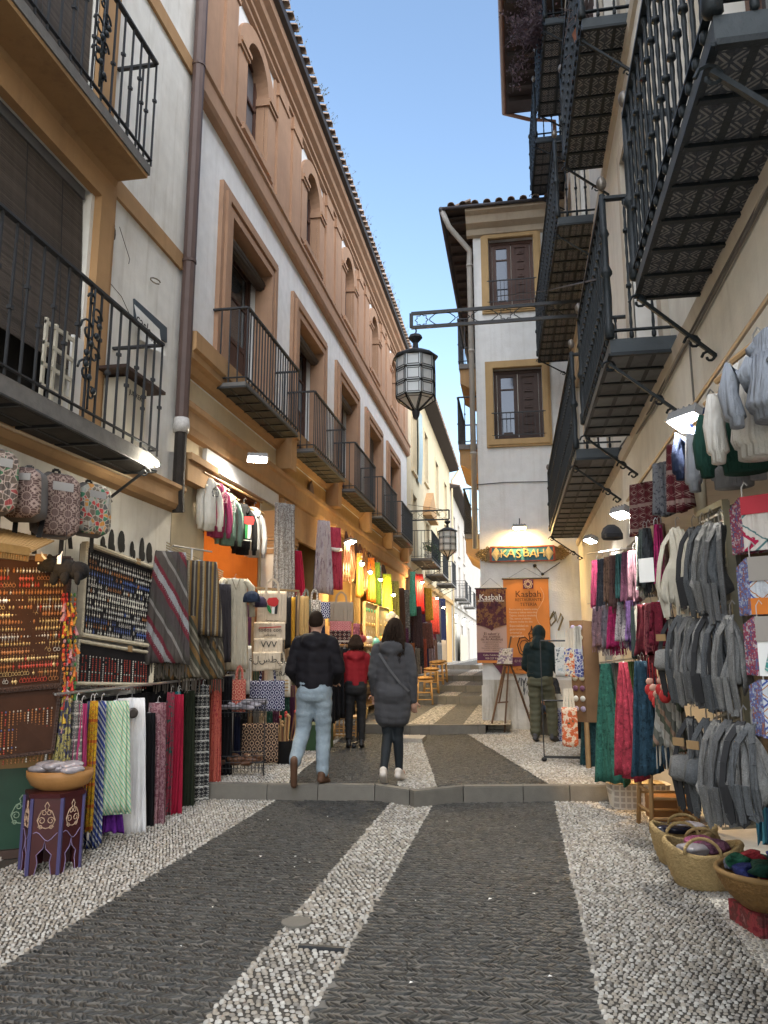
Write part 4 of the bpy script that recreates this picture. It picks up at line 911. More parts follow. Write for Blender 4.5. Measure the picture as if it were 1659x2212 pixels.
def hoodie(lab, box, X, a, mtl, mtl2=None, printer=None, group='hooded sweatshirts on hangers', sleeves=True):
    p, w, h = fit(*box, X=X, a=a); w = max(.26, min(w, .5)); t = thing('hooded_sweatshirt', lab, 'sweatshirt', p, a, group); b = w * .36
    m = loft([(0, .0, -.03, .04, .03), (0, 0, -.05, .07, .04), (0, 0, -.085, b * .8, .05), (0, 0, -.13, b, .06), (0, 0, -h * .35, b * 1.0, .07), (.005, 0, -h * .6, b * 1.0, .08), (-.005, -.005, -h * .84, b * 1.04, .09), (0, 0, -h * .9, b * 1.0, .085), (0, 0, -h * .91, b * .9, .07), (0, 0, -h, b * .88, .068)], 22)
    wrinkle(ob(m, 'torso', mtl, t, True), .006, 11, int(box[0]))
    for s_ in (-1, 1):
        m = MB(); m.tube([(s_ * b * .72, 0, -.13), (s_ * (b + .02), -.01, -.19), (s_ * (b + .05), -.025, -h * .42), (s_ * (b + .06), -.04, -h * .66), (s_ * (b + .05), -.045, -h * .9), (s_ * (b + .048), -.045, -h * .92), (s_ * (b + .048), -.045, -h * 1.0)], [.05, .056, .052, .048, .05, .034, .032], 10, 0, True, .75)
        wrinkle(ob(m, 'sleeve', mtl, t, True), .005, 15, int(box[1]) + s_)
    m = MB(); m.ell((0, .05, -.12), .09, .045, .08, 12, 8); m.tube([(-.07, -.03, -.1), (-.065, .03, -.05), (0, .06, -.035), (.065, .03, -.05), (.07, -.03, -.1), (.01, -.075, -.17)], [.022, .025, .028, .025, .022, .014], 8)
    wrinkle(ob(m, 'hood', mtl2 or mtl, t, True), .005, 20)
    m = MB(); m.tube([(-.16, 0, -.1), (0, 0, -.03), (.16, 0, -.1)], .012, 6); m.tube([(0, 0, -.03), (0, 0, .03), (.02, 0, .055), (.035, 0, .035)], .004, 5, 1); ob(m, 'hanger', [WOOD, STEEL], t)
    if printer: printer(t, b, h)
    return t
def ribbon(m, pts, w=.03, th=.006, mi=0):
    pts = [Vector(p) for p in pts]
    for a, b in zip(pts, pts[1:]): m.bar(a, b, w, th, mi, up=(0, 1, 0) if abs((b - a).normalized().y) < .9 else (0, 0, 1))
def strap_bag(lab, box, X, a, mtl, group, k=0, mtl2=None, pack=False):
    p, w, h = fit(*box, X=X, a=a); t = thing('backpack' if pack else 'shoulder_bag', lab, 'bag', p, a, group); rr = random.Random(int(box[0] * 3 + box[2]))
    w = max(.12, min(w, .32)); hb = h * (.76 if not pack else .74)
    m = drape(w * .22, w * (.95 if not pack else 1.05), hb, .03, .085, 2.2, .026, int(box[0] * 3 + box[2]), 11, 54, -h * .02, .03, .8)
    for q_, v_ in enumerate(m.v):                      # gathered neck, slumped and rounded bottom
        tt = min(1, -v_[2] / hb); s_ = 1 - .45 * max(0, (tt - .86) / .14) ** 2; m.v[q_] = (v_[0] * s_ + .03 * math.sin(tt * 3 + k), v_[1] * s_ - .02 * tt, v_[2])
    o = wrinkle(ob(m, 'bag_body', mtl, t, True), .005, 23, k)
    for s_ in (-1, 1):
        m = MB(); x = s_ * w * .18
        ribbon(m, [(x * .2, .0, .0), (x * .5, -.02, -h * .06), (x * 1.3, -.05, -h * .2), (x * 1.7, -.07, -hb * .55), (x * rr.uniform(1.7, 2.3), -.075, -hb * .88), (x * rr.uniform(1.3, 2.3), -.05, -h * rr.uniform(.95, 1.06)), (x * rr.uniform(.5, .9), -.07, -h * rr.uniform(.95, 1.05)), (x * .7, -.09, -hb * .84)], .024)
        ob(m, 'strap', mtl2 or mtl, t)
    if pack:
        m = loft([(0, -.05, -hb * .56, w * .38, .03), (0, -.085, -hb * .6, w * .4, .04), (0, -.1, -hb * .85, w * .4, .05), (0, -.08, -hb * .93, w * .36, .035)], 14); ob(m, 'front_pocket', mtl, t, True)
        m = MB(); m.box(-.035, .025, -.1, -.095, -hb * .42, -hb * .3); ob(m, 'label_patch', CARD, t)
    hook(t, .01); return t
def backpack(lab, box, X, a, body, print_m, k=0, d=.17):
    p, w, h = fit(*box, X=X, a=a); w = max(.26, min(w, .38)); t = thing('printed_backpack', lab, 'backpack', p, a, 'printed backpacks under the ledge')
    def rb(m, w, h, d, y0, z1):
        for j in range(9):
            pass
        rings = []; 
        for j in range(11):
            tt = j / 10; s_ = (1 - abs(2 * tt - 1) ** 5) ** .35; rings.append((0, y0, z1 - h * tt, max(.02, w / 2 * (.55 + .45 * s_) * (.86 + .14 * tt)), max(.015, d / 2 * s_)))
        n = 24; V = []
        for cx, cy, cz, rx, ry in rings:
            for q in range(n):
                c, s = math.cos(2 * math.pi * q / n), math.sin(2 * math.pi * q / n); V.append((cx + rx * math.copysign(abs(c) ** .45, c), cy + ry * math.copysign(abs(s) ** .55, s), cz))
        return m.add(V, [(j * n + q, j * n + (q + 1) % n, (j + 1) * n + (q + 1) % n, (j + 1) * n + q) for j in range(10) for q in range(n)] + [tuple(range(n - 1, -1, -1)), tuple(10 * n + q for q in range(n))])
    ob(rb(MB(), w, h * .94, d, 0, -h * .06), 'pack_body', body, t, True)
    ob(rb(MB(), w * .93, h * .86, d * .4, -d * .42, -h * .1), 'printed_front', print_m, t, True)
    m = MB(); ribbon(m, [(-.03, .03, -h * .07), (-.02, .03, .0), (.02, .03, .0), (.03, .03, -h * .07)], .02); ob(m, 'handle', BLACK, t)
    m = MB()
    for s_ in (-1, 1): ribbon(m, [(s_ * w * .25, d * .52, -h * .15), (s_ * w * .33, d * .62, -h * .6), (s_ * w * .3, d * .5, -h * 1.0), (s_ * w * .28, d * .4, -h * 1.22)], .035)
    ob(m, 'straps', BLACK, t)
    m = MB(); m.tube([(-w * .38, -d * .3, -h * .3), (-w * .25, -d * .42, -h * .13), (0, -d * .46, -h * .09), (w * .25, -d * .42, -h * .13), (w * .38, -d * .3, -h * .3)], .004, 5); ob(m, 'zip', STEEL, t)
    m = MB(); m.box(-w * .22, w * .22, -d * .64, -d * .6, -h * .34, -h * .22); ob(m, 'label_patch', mat('grey_canvas', (.34, .33, .32)), t); return t
def tote(lab, box, X, a, mtl, group='cloth bags hung on the street stand', handles=True, name='tote_bag', dep=.035):
    p, w, h = fit(*box, X=X, a=a); w = min(w, .44); t = thing(name, lab, 'bag', p, a, group)
    ob(drape(w * .97, w, h, dep * .6, dep, 2, .006, int(box[0]), 8, 36, 0, .008, .42), 'bag_body', mtl, t, True)
    if handles:
        m = MB()
        for y in (-.012, .012): ribbon(m, [(-w * .22, y, -.02), (-w * .18, y, .1), (-w * .05, y, .15), (w * .05, y, .15), (w * .18, y, .1), (w * .22, y, -.02)], .025, .004)
        ob(m, 'handles', mtl, t)
    return t, w, h
def decal(par, poly, mtl, y=-.03, name='print'):
    m = MB(); m.prism(poly, y - .003, y, lambda u, z, t: (u, t, z)); return ob(m, name, mtl, par)
def basket(lab, c, r, h, mtl, sx=1.2, rb=.62, handles=True, rz=0, fold=.0, cat='basket', group=None, fill=None):
    t = thing('straw_basket', lab, cat, c, rz, group); prof = []; N = 15
    for j in range(N):
        tt = j / (N - 1); rr = r * (rb + (1 - rb) * math.sin(tt * math.pi / 2) ** .8); prof.append((rr + .006 * (j % 2), h * tt))
    inner = [(x - .022, z) for x, z in prof[::-1][:-2]] + [(r * rb * .8, .05)]
    m = MB(); m.lathe(prof + [(prof[-1][0] - .012, h + .008)] + inner, 30, (0, 0, 0), 0, sx, 1, False); m.lathe([(0.001, .004), (r * rb, .004)], 30, (0, 0, 0), 0, sx, 1, False)
    for i, v in enumerate(m.v):
        x, y, z = v; m.v[i] = (x, y, z + fold * (z / h) * math.cos(2 * math.atan2(y, x / sx)) * .5 + .006 * math.sin(9 * x + 4 * z))
    ob(m, 'woven_body', mtl, t, True)
    if handles:
        for s_ in (-1, 1):
            m = MB(); m.tube([(s_ * .09 * 1 + q * 0, s_ * r * .96 + 0, h * .82) if False else (math.cos(q) * .11, s_ * r * (.98 - .25 * math.sin(q)), h * .92 + .09 * math.sin(q)) for q in [k * math.pi / 9 for k in range(10)]], .011, 6); ob(m, 'rope_handle', mtl, t, True)
    if fill:
        k = 0
        for (x, y, z, rx, ry, rz_, mm, nm, lb, ct) in fill:
            m = MB(); m.ell((0, 0, 0), rx, ry, rz_, 26, 16); o = wrinkle(wrinkle(solo(m, nm, lb, ct, mm, (c[0] + x, c[1] + y, c[2] + z), 0, None, True), .011, 34, k), .007, 71, k + 3); k += 1
    return t
def stool(lab, c, w, h, mtl, rz=0, top=True, group=None, name='wooden_stool', rungs=2, topm=None):
    t = thing(name, lab, 'stool', c, rz, group)
    for sx in (-1, 1):
        for sy in (-1, 1):
            m = MB(); m.tube([(sx * w * .5, sy * w * .5, 0), (sx * w * .42, sy * w * .42, h)], .02, 7); ob(m, 'leg', mtl, t, True)
    for k in range(rungs):
        z = h * (.22 + .3 * k); q = w * (.49 - .05 * k)
        for s_ in (-1, 1):
            m = MB(); m.tube([(-q, s_ * q, z), (q, s_ * q, z)], .012, 6); ob(m, 'rung', mtl, t, True); m = MB(); m.tube([(s_ * q, -q, z + .05), (s_ * q, q, z + .05)], .012, 6); ob(m, 'rung', mtl, t, True)
    m = MB(); m.box(-w * .5, w * .5, -w * .5, w * .5, h, h + .035); ob(m, 'seat', topm or mtl, t); return t
def flood(lab, p, d, col, watts, size=.16, warm=False, aim=None, es=30):
    """a small floodlight: housing, lit face, arm and its own spot light"""
    t = thing('floodlight', lab, 'lamp', p); d = Vector(d).normalized(); rot = d.to_track_quat('-Z', 'Y')
    m = MB(); m.box(-size / 2, size / 2, -size * .34, size * .34, .004, .045); m.box(-size * .53, size * .53, -size * .37, size * .37, -.004, .0035)
    for k in range(5): m.box(-size * .4 + k * size * .2, -size * .36 + k * size * .2, -size * .3, size * .3, .045, .062)
    m.v = [tuple(rot @ Vector(v)) for v in m.v]; ob(m, 'housing', mat('lamp_housing', (.2, .2, .2), .5), t)
    m = MB(); m.box(-size * .44, size * .44, -size * .28, size * .28, -.012, -.005); m.v = [tuple(rot @ Vector(v)) for v in m.v]; ob(m, 'lit_face', emit('lamp_face_warm' if warm else 'lamp_face_white', (1, .62, .2) if warm else (1, .96, .88), es), t)
    if aim is not None:
        m = MB(); m.bar((0, 0, .03), tuple(Vector(aim) - Vector(p)), .018, .012); ob(m, 'arm', IRON, t)
    l = bpy.data.lights.new('lamp_light', 'AREA'); l.energy = watts; l.color = col; l.shape = 'RECTANGLE'; l.size = size * .8; l.size_y = size * .5; l.spread = R(165)
    o = link('lamp_light', l, t, tuple(d * .03)); o.rotation_mode = 'QUATERNION'; o.rotation_quaternion = rot; return t
def bulb(lab, p, col, watts, r=.035, es=25, wall=None, group=None):
    t = thing('lamp_bulb', lab, 'lamp', p, 0, group); m = MB(); m.ell((0, 0, 0), r, r, r, 10, 8); ob(m, 'bulb', emit('bulb_%d' % int(col[2] * 100), col, es), t, True)
    m = MB(); m.lathe([(r * .7, r * .6), (r * 1.9, r * .2), (r * 2, r * .3), (r * .5, r * 1.6), (r * .2, r * 1.8)], 12); ob(m, 'shade', IRON, t, True)
    if wall is not None: m = MB(); m.tube([(0, 0, r * 1.7), (0, 0, r * 3.4), tuple((Vector(wall) - Vector(p)) * .6 + Vector((0, 0, r * 4))), tuple(Vector(wall) - Vector(p))], .007, 5); ob(m, 'arm', IRON, t)
    l = bpy.data.lights.new('lamp_light', 'POINT'); l.energy = watts; l.color = col; l.shadow_soft_size = r * 1.2; link('lamp_light', l, t, (0, 0, -r * 1.5)); return t
# patterned cloths
def stripes(name, stops, k=6, axis='x', extra=None):
    def fn(g, x, y, z):
        s_ = (x if axis == 'x' else z if axis == 'z' else (x + z * .6)); v = (s_ * k + g.noise(scale=3) * .1).fr(); c = g.ramp(v, stops)
        if extra: u = (x * 60).fr(); w = (z * 60).fr(); dd = ((u - .5).ab() + (w - .5).ab()).lt(.3) * (v.gt(extra[0]) * v.lt(extra[1])); c = g.mix(dd, c, extra[2])
        return c
    return pmat(name, fn)
def rings(name, bgc, fgc, k=14, dot=True):
    def fn(g, x, y, z):
        row = (z * k).fl(); u = (x * k + (row * .5).fr()).fr() - .5; v = (z * k).fr() - .5; d = (u * u + v * v)._m('SQRT')
        f = (d - .33).ab().lt(.075)
        if dot: u2 = (x * k + (row * .5).fr() + .5).fr() - .5; f = f.mx(((u2 * u2 + (v.ab() - .5) * (v.ab() - .5))).lt(.018))
        return g.mix(f, bgc, fgc)
    return pmat(name, fn)
def blotch(name, cols, sc=16, stretch=(1, 1, 1)):
    def fn(g, x, y, z):
        v = g.noise(g.vec(x * stretch[0], y, z * stretch[2]), scale=sc, detail=5, rough=.7); n = len(cols)
        return g.ramp((v - .25) * 2, [(i / n, c) for i, c in enumerate(cols)])
    return pmat(name, fn)
def mosaic(name, bgc, cols, k=9):
    def fn(g, x, y, z):
        v = g.vec(x * k, 0, z * k); e = g.voro(v, 1.0, 'DISTANCE_TO_EDGE'); c = g.voro(v, 1.0, out='Color'); sp = g.n('SeparateColor'); g.put(sp.inputs[0], c)
        col = g.ramp(S(g, sp.outputs[0]), [(i / len(cols), q) for i, q in enumerate(cols)]); return g.mix(e.lt(.07), col, bgc)
    return pmat(name, fn, .6)
def starcloth(name, bgc, fgc, k=6, dark=None):
    def fn(g, x, y, z):
        u, v = (x * k).pg() * 2 - .5, (z * k).pg() * 2 - .5; r = (u * u + v * v)._m('SQRT'); an = u._m('ARCTAN2', v)
        f = ((an * 8).sin().ab().lt(.35) * r.lt(.55)).mx((r - .58).ab().lt(.05)).mx((r - .3).ab().lt(.035)).mx((u.ab() + v.ab() - .72).ab().lt(.05))
        c = g.mix(f, bgc, fgc)
        return g.mix((u.ab().mx(v.ab()) - .62).gt(0), c, dark) if dark else c
    return pmat(name, fn, .8)
def ikat(name, base, a, b, k=9):
    def fn(g, x, y, z):
        n = g.noise(scale=40) * .12; u = (x * k + n).pg() * 2; v = (z * k * 1.2 + n).pg() * 2; d = u + v
        c = g.mix((d - .55).ab().lt(.11), base, a); c = g.mix((d - .95).ab().lt(.06), c, b); return g.mix((z * k * .4).fr().lt(.14), c, a)
    return pmat(name, fn)
def frizz(name, col, k=1.0): return blotch(name, [tuple(c * .55 for c in col), col, tuple(min(1, c * 1.5) for c in col)], 28 * k)
# ------------------------------------------------------------------ left side goods
XG = -3.28
# printed backpacks on a rod under the ledge
BPG = mat('grey_backpack_cloth', (.12, .115, .12), .85, .15, 14, .3, 60)
rod = MB(); a, b = PX(-40, 900, -3.42), PX(292, 1037, -3.42); rod.tube([a, b], .011, 6); tag(ob(rod, 'goods_rod', mat('bare_rod', (.4, .3, .2), .5, metal=.3)), 'thin metal rod carrying the printed backpacks under the ledge', 'rod')
star1 = starcloth('star_mosaic_print', (.1, .075, .06), (.62, .5, .42), 5.5); star2 = starcloth('diamond_star_print', (.1, .06, .055), (.32, .24, .21), 5.0, (.02, .02, .03)); star3 = mosaic('bright_mosaic_print', (.45, .4, .34), [(.5, .06, .06), (.06, .2, .12), (.55, .25, .06), (.35, .36, .33), (.1, .1, .1), (.16, .13, .1)], 26)
backpack('star mosaic backpack cut by the picture edge', (-48, 36, 962, 1112), -3.42, 62, BPG, mosaic('pale_star_mosaic', (.4, .32, .28), [(.1, .08, .07), (.3, .06, .06), (.06, .15, .08), (.13, .1, .08)], 24))
backpack('grey backpack turned sideways, zip pocket showing, next to the edge one', (18, 104, 1006, 1128), -3.42, 20, BPG, star2, d=.26)
backpack('backpack with one large brown star medallion and dark cross corners', (80, 172, 1014, 1164), -3.42, 58, BPG, star2)
backpack('backpack with small white mosaic net and bright coloured stars, beside the bare wall', (160, 234, 1038, 1160), -3.42, 66, BPG, star3)
# woven awning lit from below over the first jewellery board
m = MB(); c4 = [PX(-60, 1128, -3.9), PX(112, 1168, -3.35), PX(60, 1192, -3.0), PX(-80, 1170, -3.0)]
for k in range(22): m.bar(c4[0].lerp(c4[1], k / 21), c4[3].lerp(c4[2], k / 21), .035, .012)
m.bar(c4[3], c4[2], .03, .05)
for k in range(26): p = c4[3].lerp(c4[2], k / 25); m.bar(p, p - Vector((0, 0, .06)), .012)
tag(ob(m, 'woven_awning', mat('straw_matting', (.42, .24, .08), .8, .3, 16, .4, 40)), 'fringed straw awning glowing orange above the gold earring board', 'awning')
# jewellery boards
GOLD = [mat('gold_charm', (.5, .36, .17), .35, .3, 30, metal=.7), mat('silver_charm', (.6, .58, .54), .35, .3, 30, metal=.7), mat('amber_charm', (.34, .14, .05), .3, .4, 30), mat('red_charm', (.38, .05, .03), .35, .4, 30), mat('blue_charm', (.08, .13, .35), .3, .4, 30), mat('white_charm', (.7, .67, .6), .4, .2, 30), mat('green_charm', (.08, .3, .2), .3, .3, 30)]
def jboard(lab, C, rows, cols, pal, frm, cloth, fw=.045, strand=False, tagm=True, seed=1, sc=1.0, name='jewellery_board'):
    C = [Vector(c) for c in C]; o = sum(C, Vector()) / 4; t = thing(name, lab, 'display board', (o.x, o.y, min(c.z for c in C)), 0, 'jewellery boards'); base = wloc(t); C = [c - base for c in C]
    U = (C[1] - C[0]).normalized(); D = (C[3] - C[0]).normalized(); N = U.cross(D).normalized()
    if N.x < 0: N = -N
    def q(u, v, n=0): return (C[0].lerp(C[1], u)).lerp(C[3].lerp(C[2], u), v) + N * n
    m = MB(); m.add([q(0, 0, -.03), q(1, 0, -.03), q(1, 1, -.03), q(0, 1, -.03), q(0, 0, 0), q(1, 0, 0), q(1, 1, 0), q(0, 1, 0)], [(0, 1, 2, 3), (4, 5, 6, 7), (0, 1, 5, 4), (1, 2, 6, 5), (2, 3, 7, 6), (3, 0, 4, 7)]); ob(m, 'backing', cloth, t)
    for a, b in ((0, 1), (1, 2), (2, 3), (3, 0)):
        m = MB(); A, B = C[a] + N * .012, C[b] + N * .012; m.bar(A, B, fw * .6, fw, 0, up=tuple(N)); L = (B - A).length
        for k in range(int(L / .022)): m.ell(tuple(A.lerp(B, (k + .5) / int(L / .022)) + N * fw * .5), .011, .011, .011, 6, 4)
        ob(m, 'frame_moulding', frm, t)
    rr = random.Random(seed)
    for r in range(rows):
        m = MB(); v = .06 + .9 * (r + .3) / rows
        k0 = rr.choice(pal); style = rr.randrange(4)
        for c in range(cols):
            if rr.random() < .07: k0 = rr.choice(pal); style = rr.randrange(4); continue
            u = .06 + .88 * (c + .5 + rr.uniform(-.12, .12)) / cols; p = q(u, v, .012); mi = k0 if rr.random() < .85 else rr.choice(pal)
            if strand:
                L = (C[3] - C[0]).length * .82
                for j in range(int(L / .018)):
                    if rr.random() < .93: m.ell(tuple(p + D * j * .018 + U * rr.uniform(-.001, .001)), .0055, .0055, .0075, 5, 4, mi if j % 7 else rr.choice(pal))
                continue
            m.bar(p, p + D * .016, .0022, .0022, mi); p = p + D * .026; s_ = sc * rr.uniform(.8, 1.2)
            if style == 0: m.ell(tuple(p), .008 * s_, .006 * s_, .014 * s_, 6, 4, mi)
            elif style == 1:
                pts = [p + (U * math.cos(w) * .010 + D * math.sin(w) * .012) * s_ for w in [z * math.pi / 3 for z in range(7)]]; m.tube(pts, .0024, 4, mi, False)
            elif style == 2: m.add([p - U * .009 * s_, p + D * .02 * s_, p + U * .009 * s_, p - D * .01 * s_, p + N * .006], [(0, 1, 4), (1, 2, 4), (2, 3, 4), (3, 0, 4)], mi)
            else: m.ell(tuple(p), .010 * s_, .004, .010 * s_, 7, 4, mi); m.bar(p, p + D * .03 * s_, .004, .004, mi)
        o = ob(m, 'bead_strands' if strand else 'earring_row', [GOLD[i] for i in range(7)], t, True); o['kind'] = 'stuff'
    if tagm: m = MB(); p = q(.62, .0, .045); m.bar(p - U * .04, p + U * .04, .004, .055, 0, up=tuple(D)); ob(m, 'price_card', CARD, t)
    return t, q
FRG = mat('old_gilt_frame', (.42, .32, .16), .5, .35, 25, .4, 60); FRS = mat('silvered_frame', (.58, .52, .4), .5, .3, 25, .4, 60)
BRN = mat('brown_baize', (.045, .02, .012), .95, .3, 12); BLK = mat('black_velvet', (.014, .013, .016), .95, .3, 12)
jboard('warmly lit brown board hung with rows of gold earrings', (PX(-25, 1203, -3.78), PX(152, 1206, -3.36), PX(132, 1478, -3.36), PX(-32, 1492, -3.78)), 16, 23, [0, 0, 0, 2, 2, 3, 1], WOOD_D, BRN, .05, seed=3, sc=1.15)
jboard('dark board of hanging bead necklaces below the gold earrings', (PX(-32, 1496, -3.78), PX(130, 1482, -3.36), PX(114, 1622, -3.36), PX(-40, 1640, -3.78)), 1, 17, [1, 1, 3, 5, 2, 4], WOOD_D, BRN, .04, True, False, 5)
jboard('silver framed black board packed with rows of silver earrings', (PX(180, 1174, -3.55), PX(345, 1234, -3.55), PX(327, 1397, -3.5), PX(168, 1371, -3.5)), 14, 30, [1, 1, 1, 5, 1, 4, 2], FRS, BLK, .055, seed=8, sc=1.05)
jboard('low framed black board with long silver bead strands', (PX(163, 1385, -3.5), PX(326, 1412, -3.5), PX(322, 1479, -3.46), PX(157, 1477, -3.46)), 1, 22, [1, 1, 5, 3], FRS, BLK, .045, True, True, 9)
# beaded door-curtain of coloured tassels between the boards
t = thing('tassel_strings', 'strings of red and yellow bead tassels between the two earring boards', 'tassels', PX(150, 1580, -3.34)); bz = wloc(t); m = MB(); rr = random.Random(4); cm = [mat('tassel_red', (.45, .04, .03)), mat('tassel_yellow', (.5, .32, .04)), mat('tassel_orange', (.5, .16, .03)), mat('tassel_green', (.08, .22, .07)), mat('tassel_pink', (.4, .2, .22))]
for i in range(4):
    for k in range(30):
        p = PX(138 + i * 8 + rr.uniform(-2, 2), 1285 + k * 10, -3.33) - bz; c = rr.choice([0, 0, 1, 2, 2, 3, 4]); m.ell(tuple(p), .011, .011, .016, 6, 4, c)
        if rr.random() < .4: m.tube([p, p + Vector((rr.uniform(-.02, .02), rr.uniform(-.03, .03), -.06))], [.006, .016], 6, c)
ob(m, 'beads', cm, t)['kind'] = 'stuff'
# black plush bull hanging at the corner of the board
t = thing('plush_bull', 'small black plush bull hanging in front of the earring boards', 'toy', PX(138, 1230, -3.25)); m = MB()
for c, r in (((.02, 0, 0), (.1, .085, .075)), ((-.1, -.02, .03), (.06, .06, .055)), ((-.15, -.04, .01), (.035, .035, .03)), ((.1, .02, -.01), (.08, .075, .07)), ((-.04, -.05, -.07), (.03, .03, .05)), ((.05, -.06, -.07), (.03, .03, .05)), ((.14, -.04, -.07), (.028, .028, .05)), ((-.12, -.0, .085), (.025, .015, .03)), ((-.07, .03, .085), (.025, .015, .03))): m.ell(c, *r, 12, 8)
wrinkle(ob(m, 'plush_body', mat('black_plush', (.008, .008, .009), 1, .3, 30, .8, 90), t, True), .004, 60)
m = MB(); m.tube([(-.13, -.02, .07), (-.16, -.03, .1), (-.17, -.03, .13)], [.01, .008, .002], 6); m.tube([(-.07, .02, .08), (-.05, .03, .11), (-.04, .03, .14)], [.01, .008, .002], 6); m.ell((-.16, -.07, .04), .008, .006, .008, 6, 4); m.box(.0, .03, -.09, -.085, .03, .09); ob(m, 'horns_and_tag', WHITE, t); m = MB(); m.tube([(0, 0, .07), (0, .0, .3)], .003, 4); ob(m, 'string', BLACK, t)
# painted green cabinet, tray of packets, hexagonal painted stool, leather bowl
def arabesque(par, U, o, N, s, mtl, name='painted_scroll'):
    m = MB(); o = Vector(o); U = Vector(U); N = Vector(N); Zv = Vector((0, 0, 1))
    def P(x, z): return o + U * x * s + Zv * z * s + N * .003
    for sg in (-1, 1):
        for cx, cz, r0, turns in ((.35, .15, .3, 7), (.22, .75, .24, 7), (.42, -.35, .18, 6)):
            m.tube([P(sg * (cx + r0 * math.cos(w) * (1 - w / 12)), cz + r0 * math.sin(w) * (1 - w / 12)) for w in [k * .75 for k in range(turns + 4)]], .0045 * s / .12, 4)
        m.tube([P(0, 1.6), P(sg * .18, 1.3), P(sg * .08, 1.05), P(sg * .45, .8), P(sg * .7, .2), P(sg * .5, -.3), P(0, -.45)], .005 * s / .12, 4)
    return ob(m, name, mtl, par)
GRN = mat('green_lacquer', (.012, .045, .028), .35, .3, 6); GLINE = mat('pale_green_line', (.25, .33, .24), .6); SLINE = mat('gold_lilac_line', (.4, .28, .2), .6, .4, 6); SLINE2 = mat('lilac_line', (.22, .17, .3), .6)
cz0 = PZ(62, 1850, 0.0); cab = thing('painted_cabinet', 'dark green cabinet painted with pale arabesques at the street corner of the stall', 'cabinet', (cz0.x - .32, cz0.y + .05, 0), 35)
m = MB(); m.box(-.3, .3, -.2, .2, .06, .6); m.box(-.32, .32, -.22, .22, .6, .64); ob(m, 'cabinet_body', GRN, cab)
for x in (-.12, .16): arabesque(cab, (1, 0, 0), (x, -.2, .28), (0, -1, 0), .1, GLINE)
m = MB(); m.box(-.34, .34, -.24, .24, .0, .06); ob(m, 'plinth', WOOD_D, cab)
tr = thing('packet_tray', 'shallow cardboard tray of labelled packets on the green cabinet', 'tray', (cz0.x - .3, cz0.y + .05, .642), 35)
m = MB(); m.box(-.34, .36, -.24, .24, 0, .012); m.add([(-.34, -.24, 0), (.36, -.24, 0), (.42, -.3, .11), (-.38, -.3, .11)], [(0, 1, 2, 3)]); m.add([(.36, -.24, 0), (.36, .24, 0), (.43, .28, .13), (.42, -.3, .11)], [(0, 1, 2, 3)]); m.add([(.36, .24, 0), (-.34, .24, 0), (-.36, .3, .16), (.43, .28, .13)], [(0, 1, 2, 3)]); ob(m, 'tray_body', CARD, tr)
for k in range(8):
    m = MB(); m.add([(0, -.17, 0), (.025, -.17, 0), (.045, -.15, .12), (.02, -.15, .12), (0, .05, 0), (.025, .05, 0), (.045, .05, .12), (.02, .05, .12)], [(0, 1, 2, 3), (4, 7, 6, 5), (0, 4, 5, 1), (1, 5, 6, 2), (2, 6, 7, 3), (3, 7, 4, 0)], 0); m.quad((.0, -.173, .04), (.0255, -.173, .04), (.04, -.156, .1), (.014, -.156, .1), 1); m.quad((.046, -.14, .12), (.046, .0, .12), (.02, .0, .1205), (.02, -.14, .1205), 1)
    q = Vector((-.3 + k * .085, 0, .012)); q.rotate(Matrix.Rotation(R(35), 3, 'Z'))
    solo(m, 'incense_packet', 'white labelled dark packet, %s from the street edge in the cardboard tray' % ORD[7 - k], 'packet', [BLACK, WHITE], tuple(Vector(tr.location) + q), 35, 'packets in the cardboard tray')
st = PZ(102, 1893, 0); hs = thing('hexagonal_stool', 'dark red hexagonal stool painted with gold arabesques, arched feet on the pebbles', 'stool', (st.x - .1, st.y + .18, 0), 12)
RED = mat('oxblood_lacquer', (.045, .008, .01), .4, .4, 7); BLU = mat('violet_edge_paint', (.05, .045, .13), .45)
for k in range(6):
    q0, q1 = math.pi / 3 * k + .1, math.pi / 3 * (k + 1) + .1; r = .2; A, B = Vector((r * math.cos(q0), r * math.sin(q0), 0)), Vector((r * math.cos(q1), r * math.sin(q1), 0)); U = (B - A).normalized(); N = Vector((A.y - B.y, B.x - A.x, 0)).normalized(); N = N if N.dot(A) > 0 else -N; w = (B - A).length
    poly = [(0, 0), (.045, 0), (.06, .08), (.05, .13), (.09, .17), (w / 2, .22), (w - .09, .17), (w - .05, .13), (w - .06, .08), (w - .045, 0), (w, 0), (w, .5), (0, .5)]
    m = MB(); m.prism(poly, -.012, 0, lambda u, z, t_: tuple(A + U * u + N * t_ + Vector((0, 0, z)))); ob(m, 'side_panel', RED, hs)
    m = MB(); m.bar(A, A + Vector((0, 0, .5)), .022); ob(m, 'corner_strip', BLU, hs)
    m = MB(); m.tube([tuple(A + U * u + N * .003 + Vector((0, 0, z))) for u, z in poly[1:10]], .003, 4); m.tube([tuple(A + U * u + N * .003 + Vector((0, 0, .25 + .03 * math.sin(u * 40)))) for u in [.02 + i * (w - .04) / 8 for i in range(9)]], .003, 4); ob(m, 'painted_outline', SLINE2, hs)
    mid = A + U * w / 2 + Vector((0, 0, .34)); arabesque(hs, U, mid, N, .085, SLINE)
m = MB(); m.lathe([(.21, .5), (.215, .53), (.001, .535)], 6); ob(m, 'top', RED, hs)
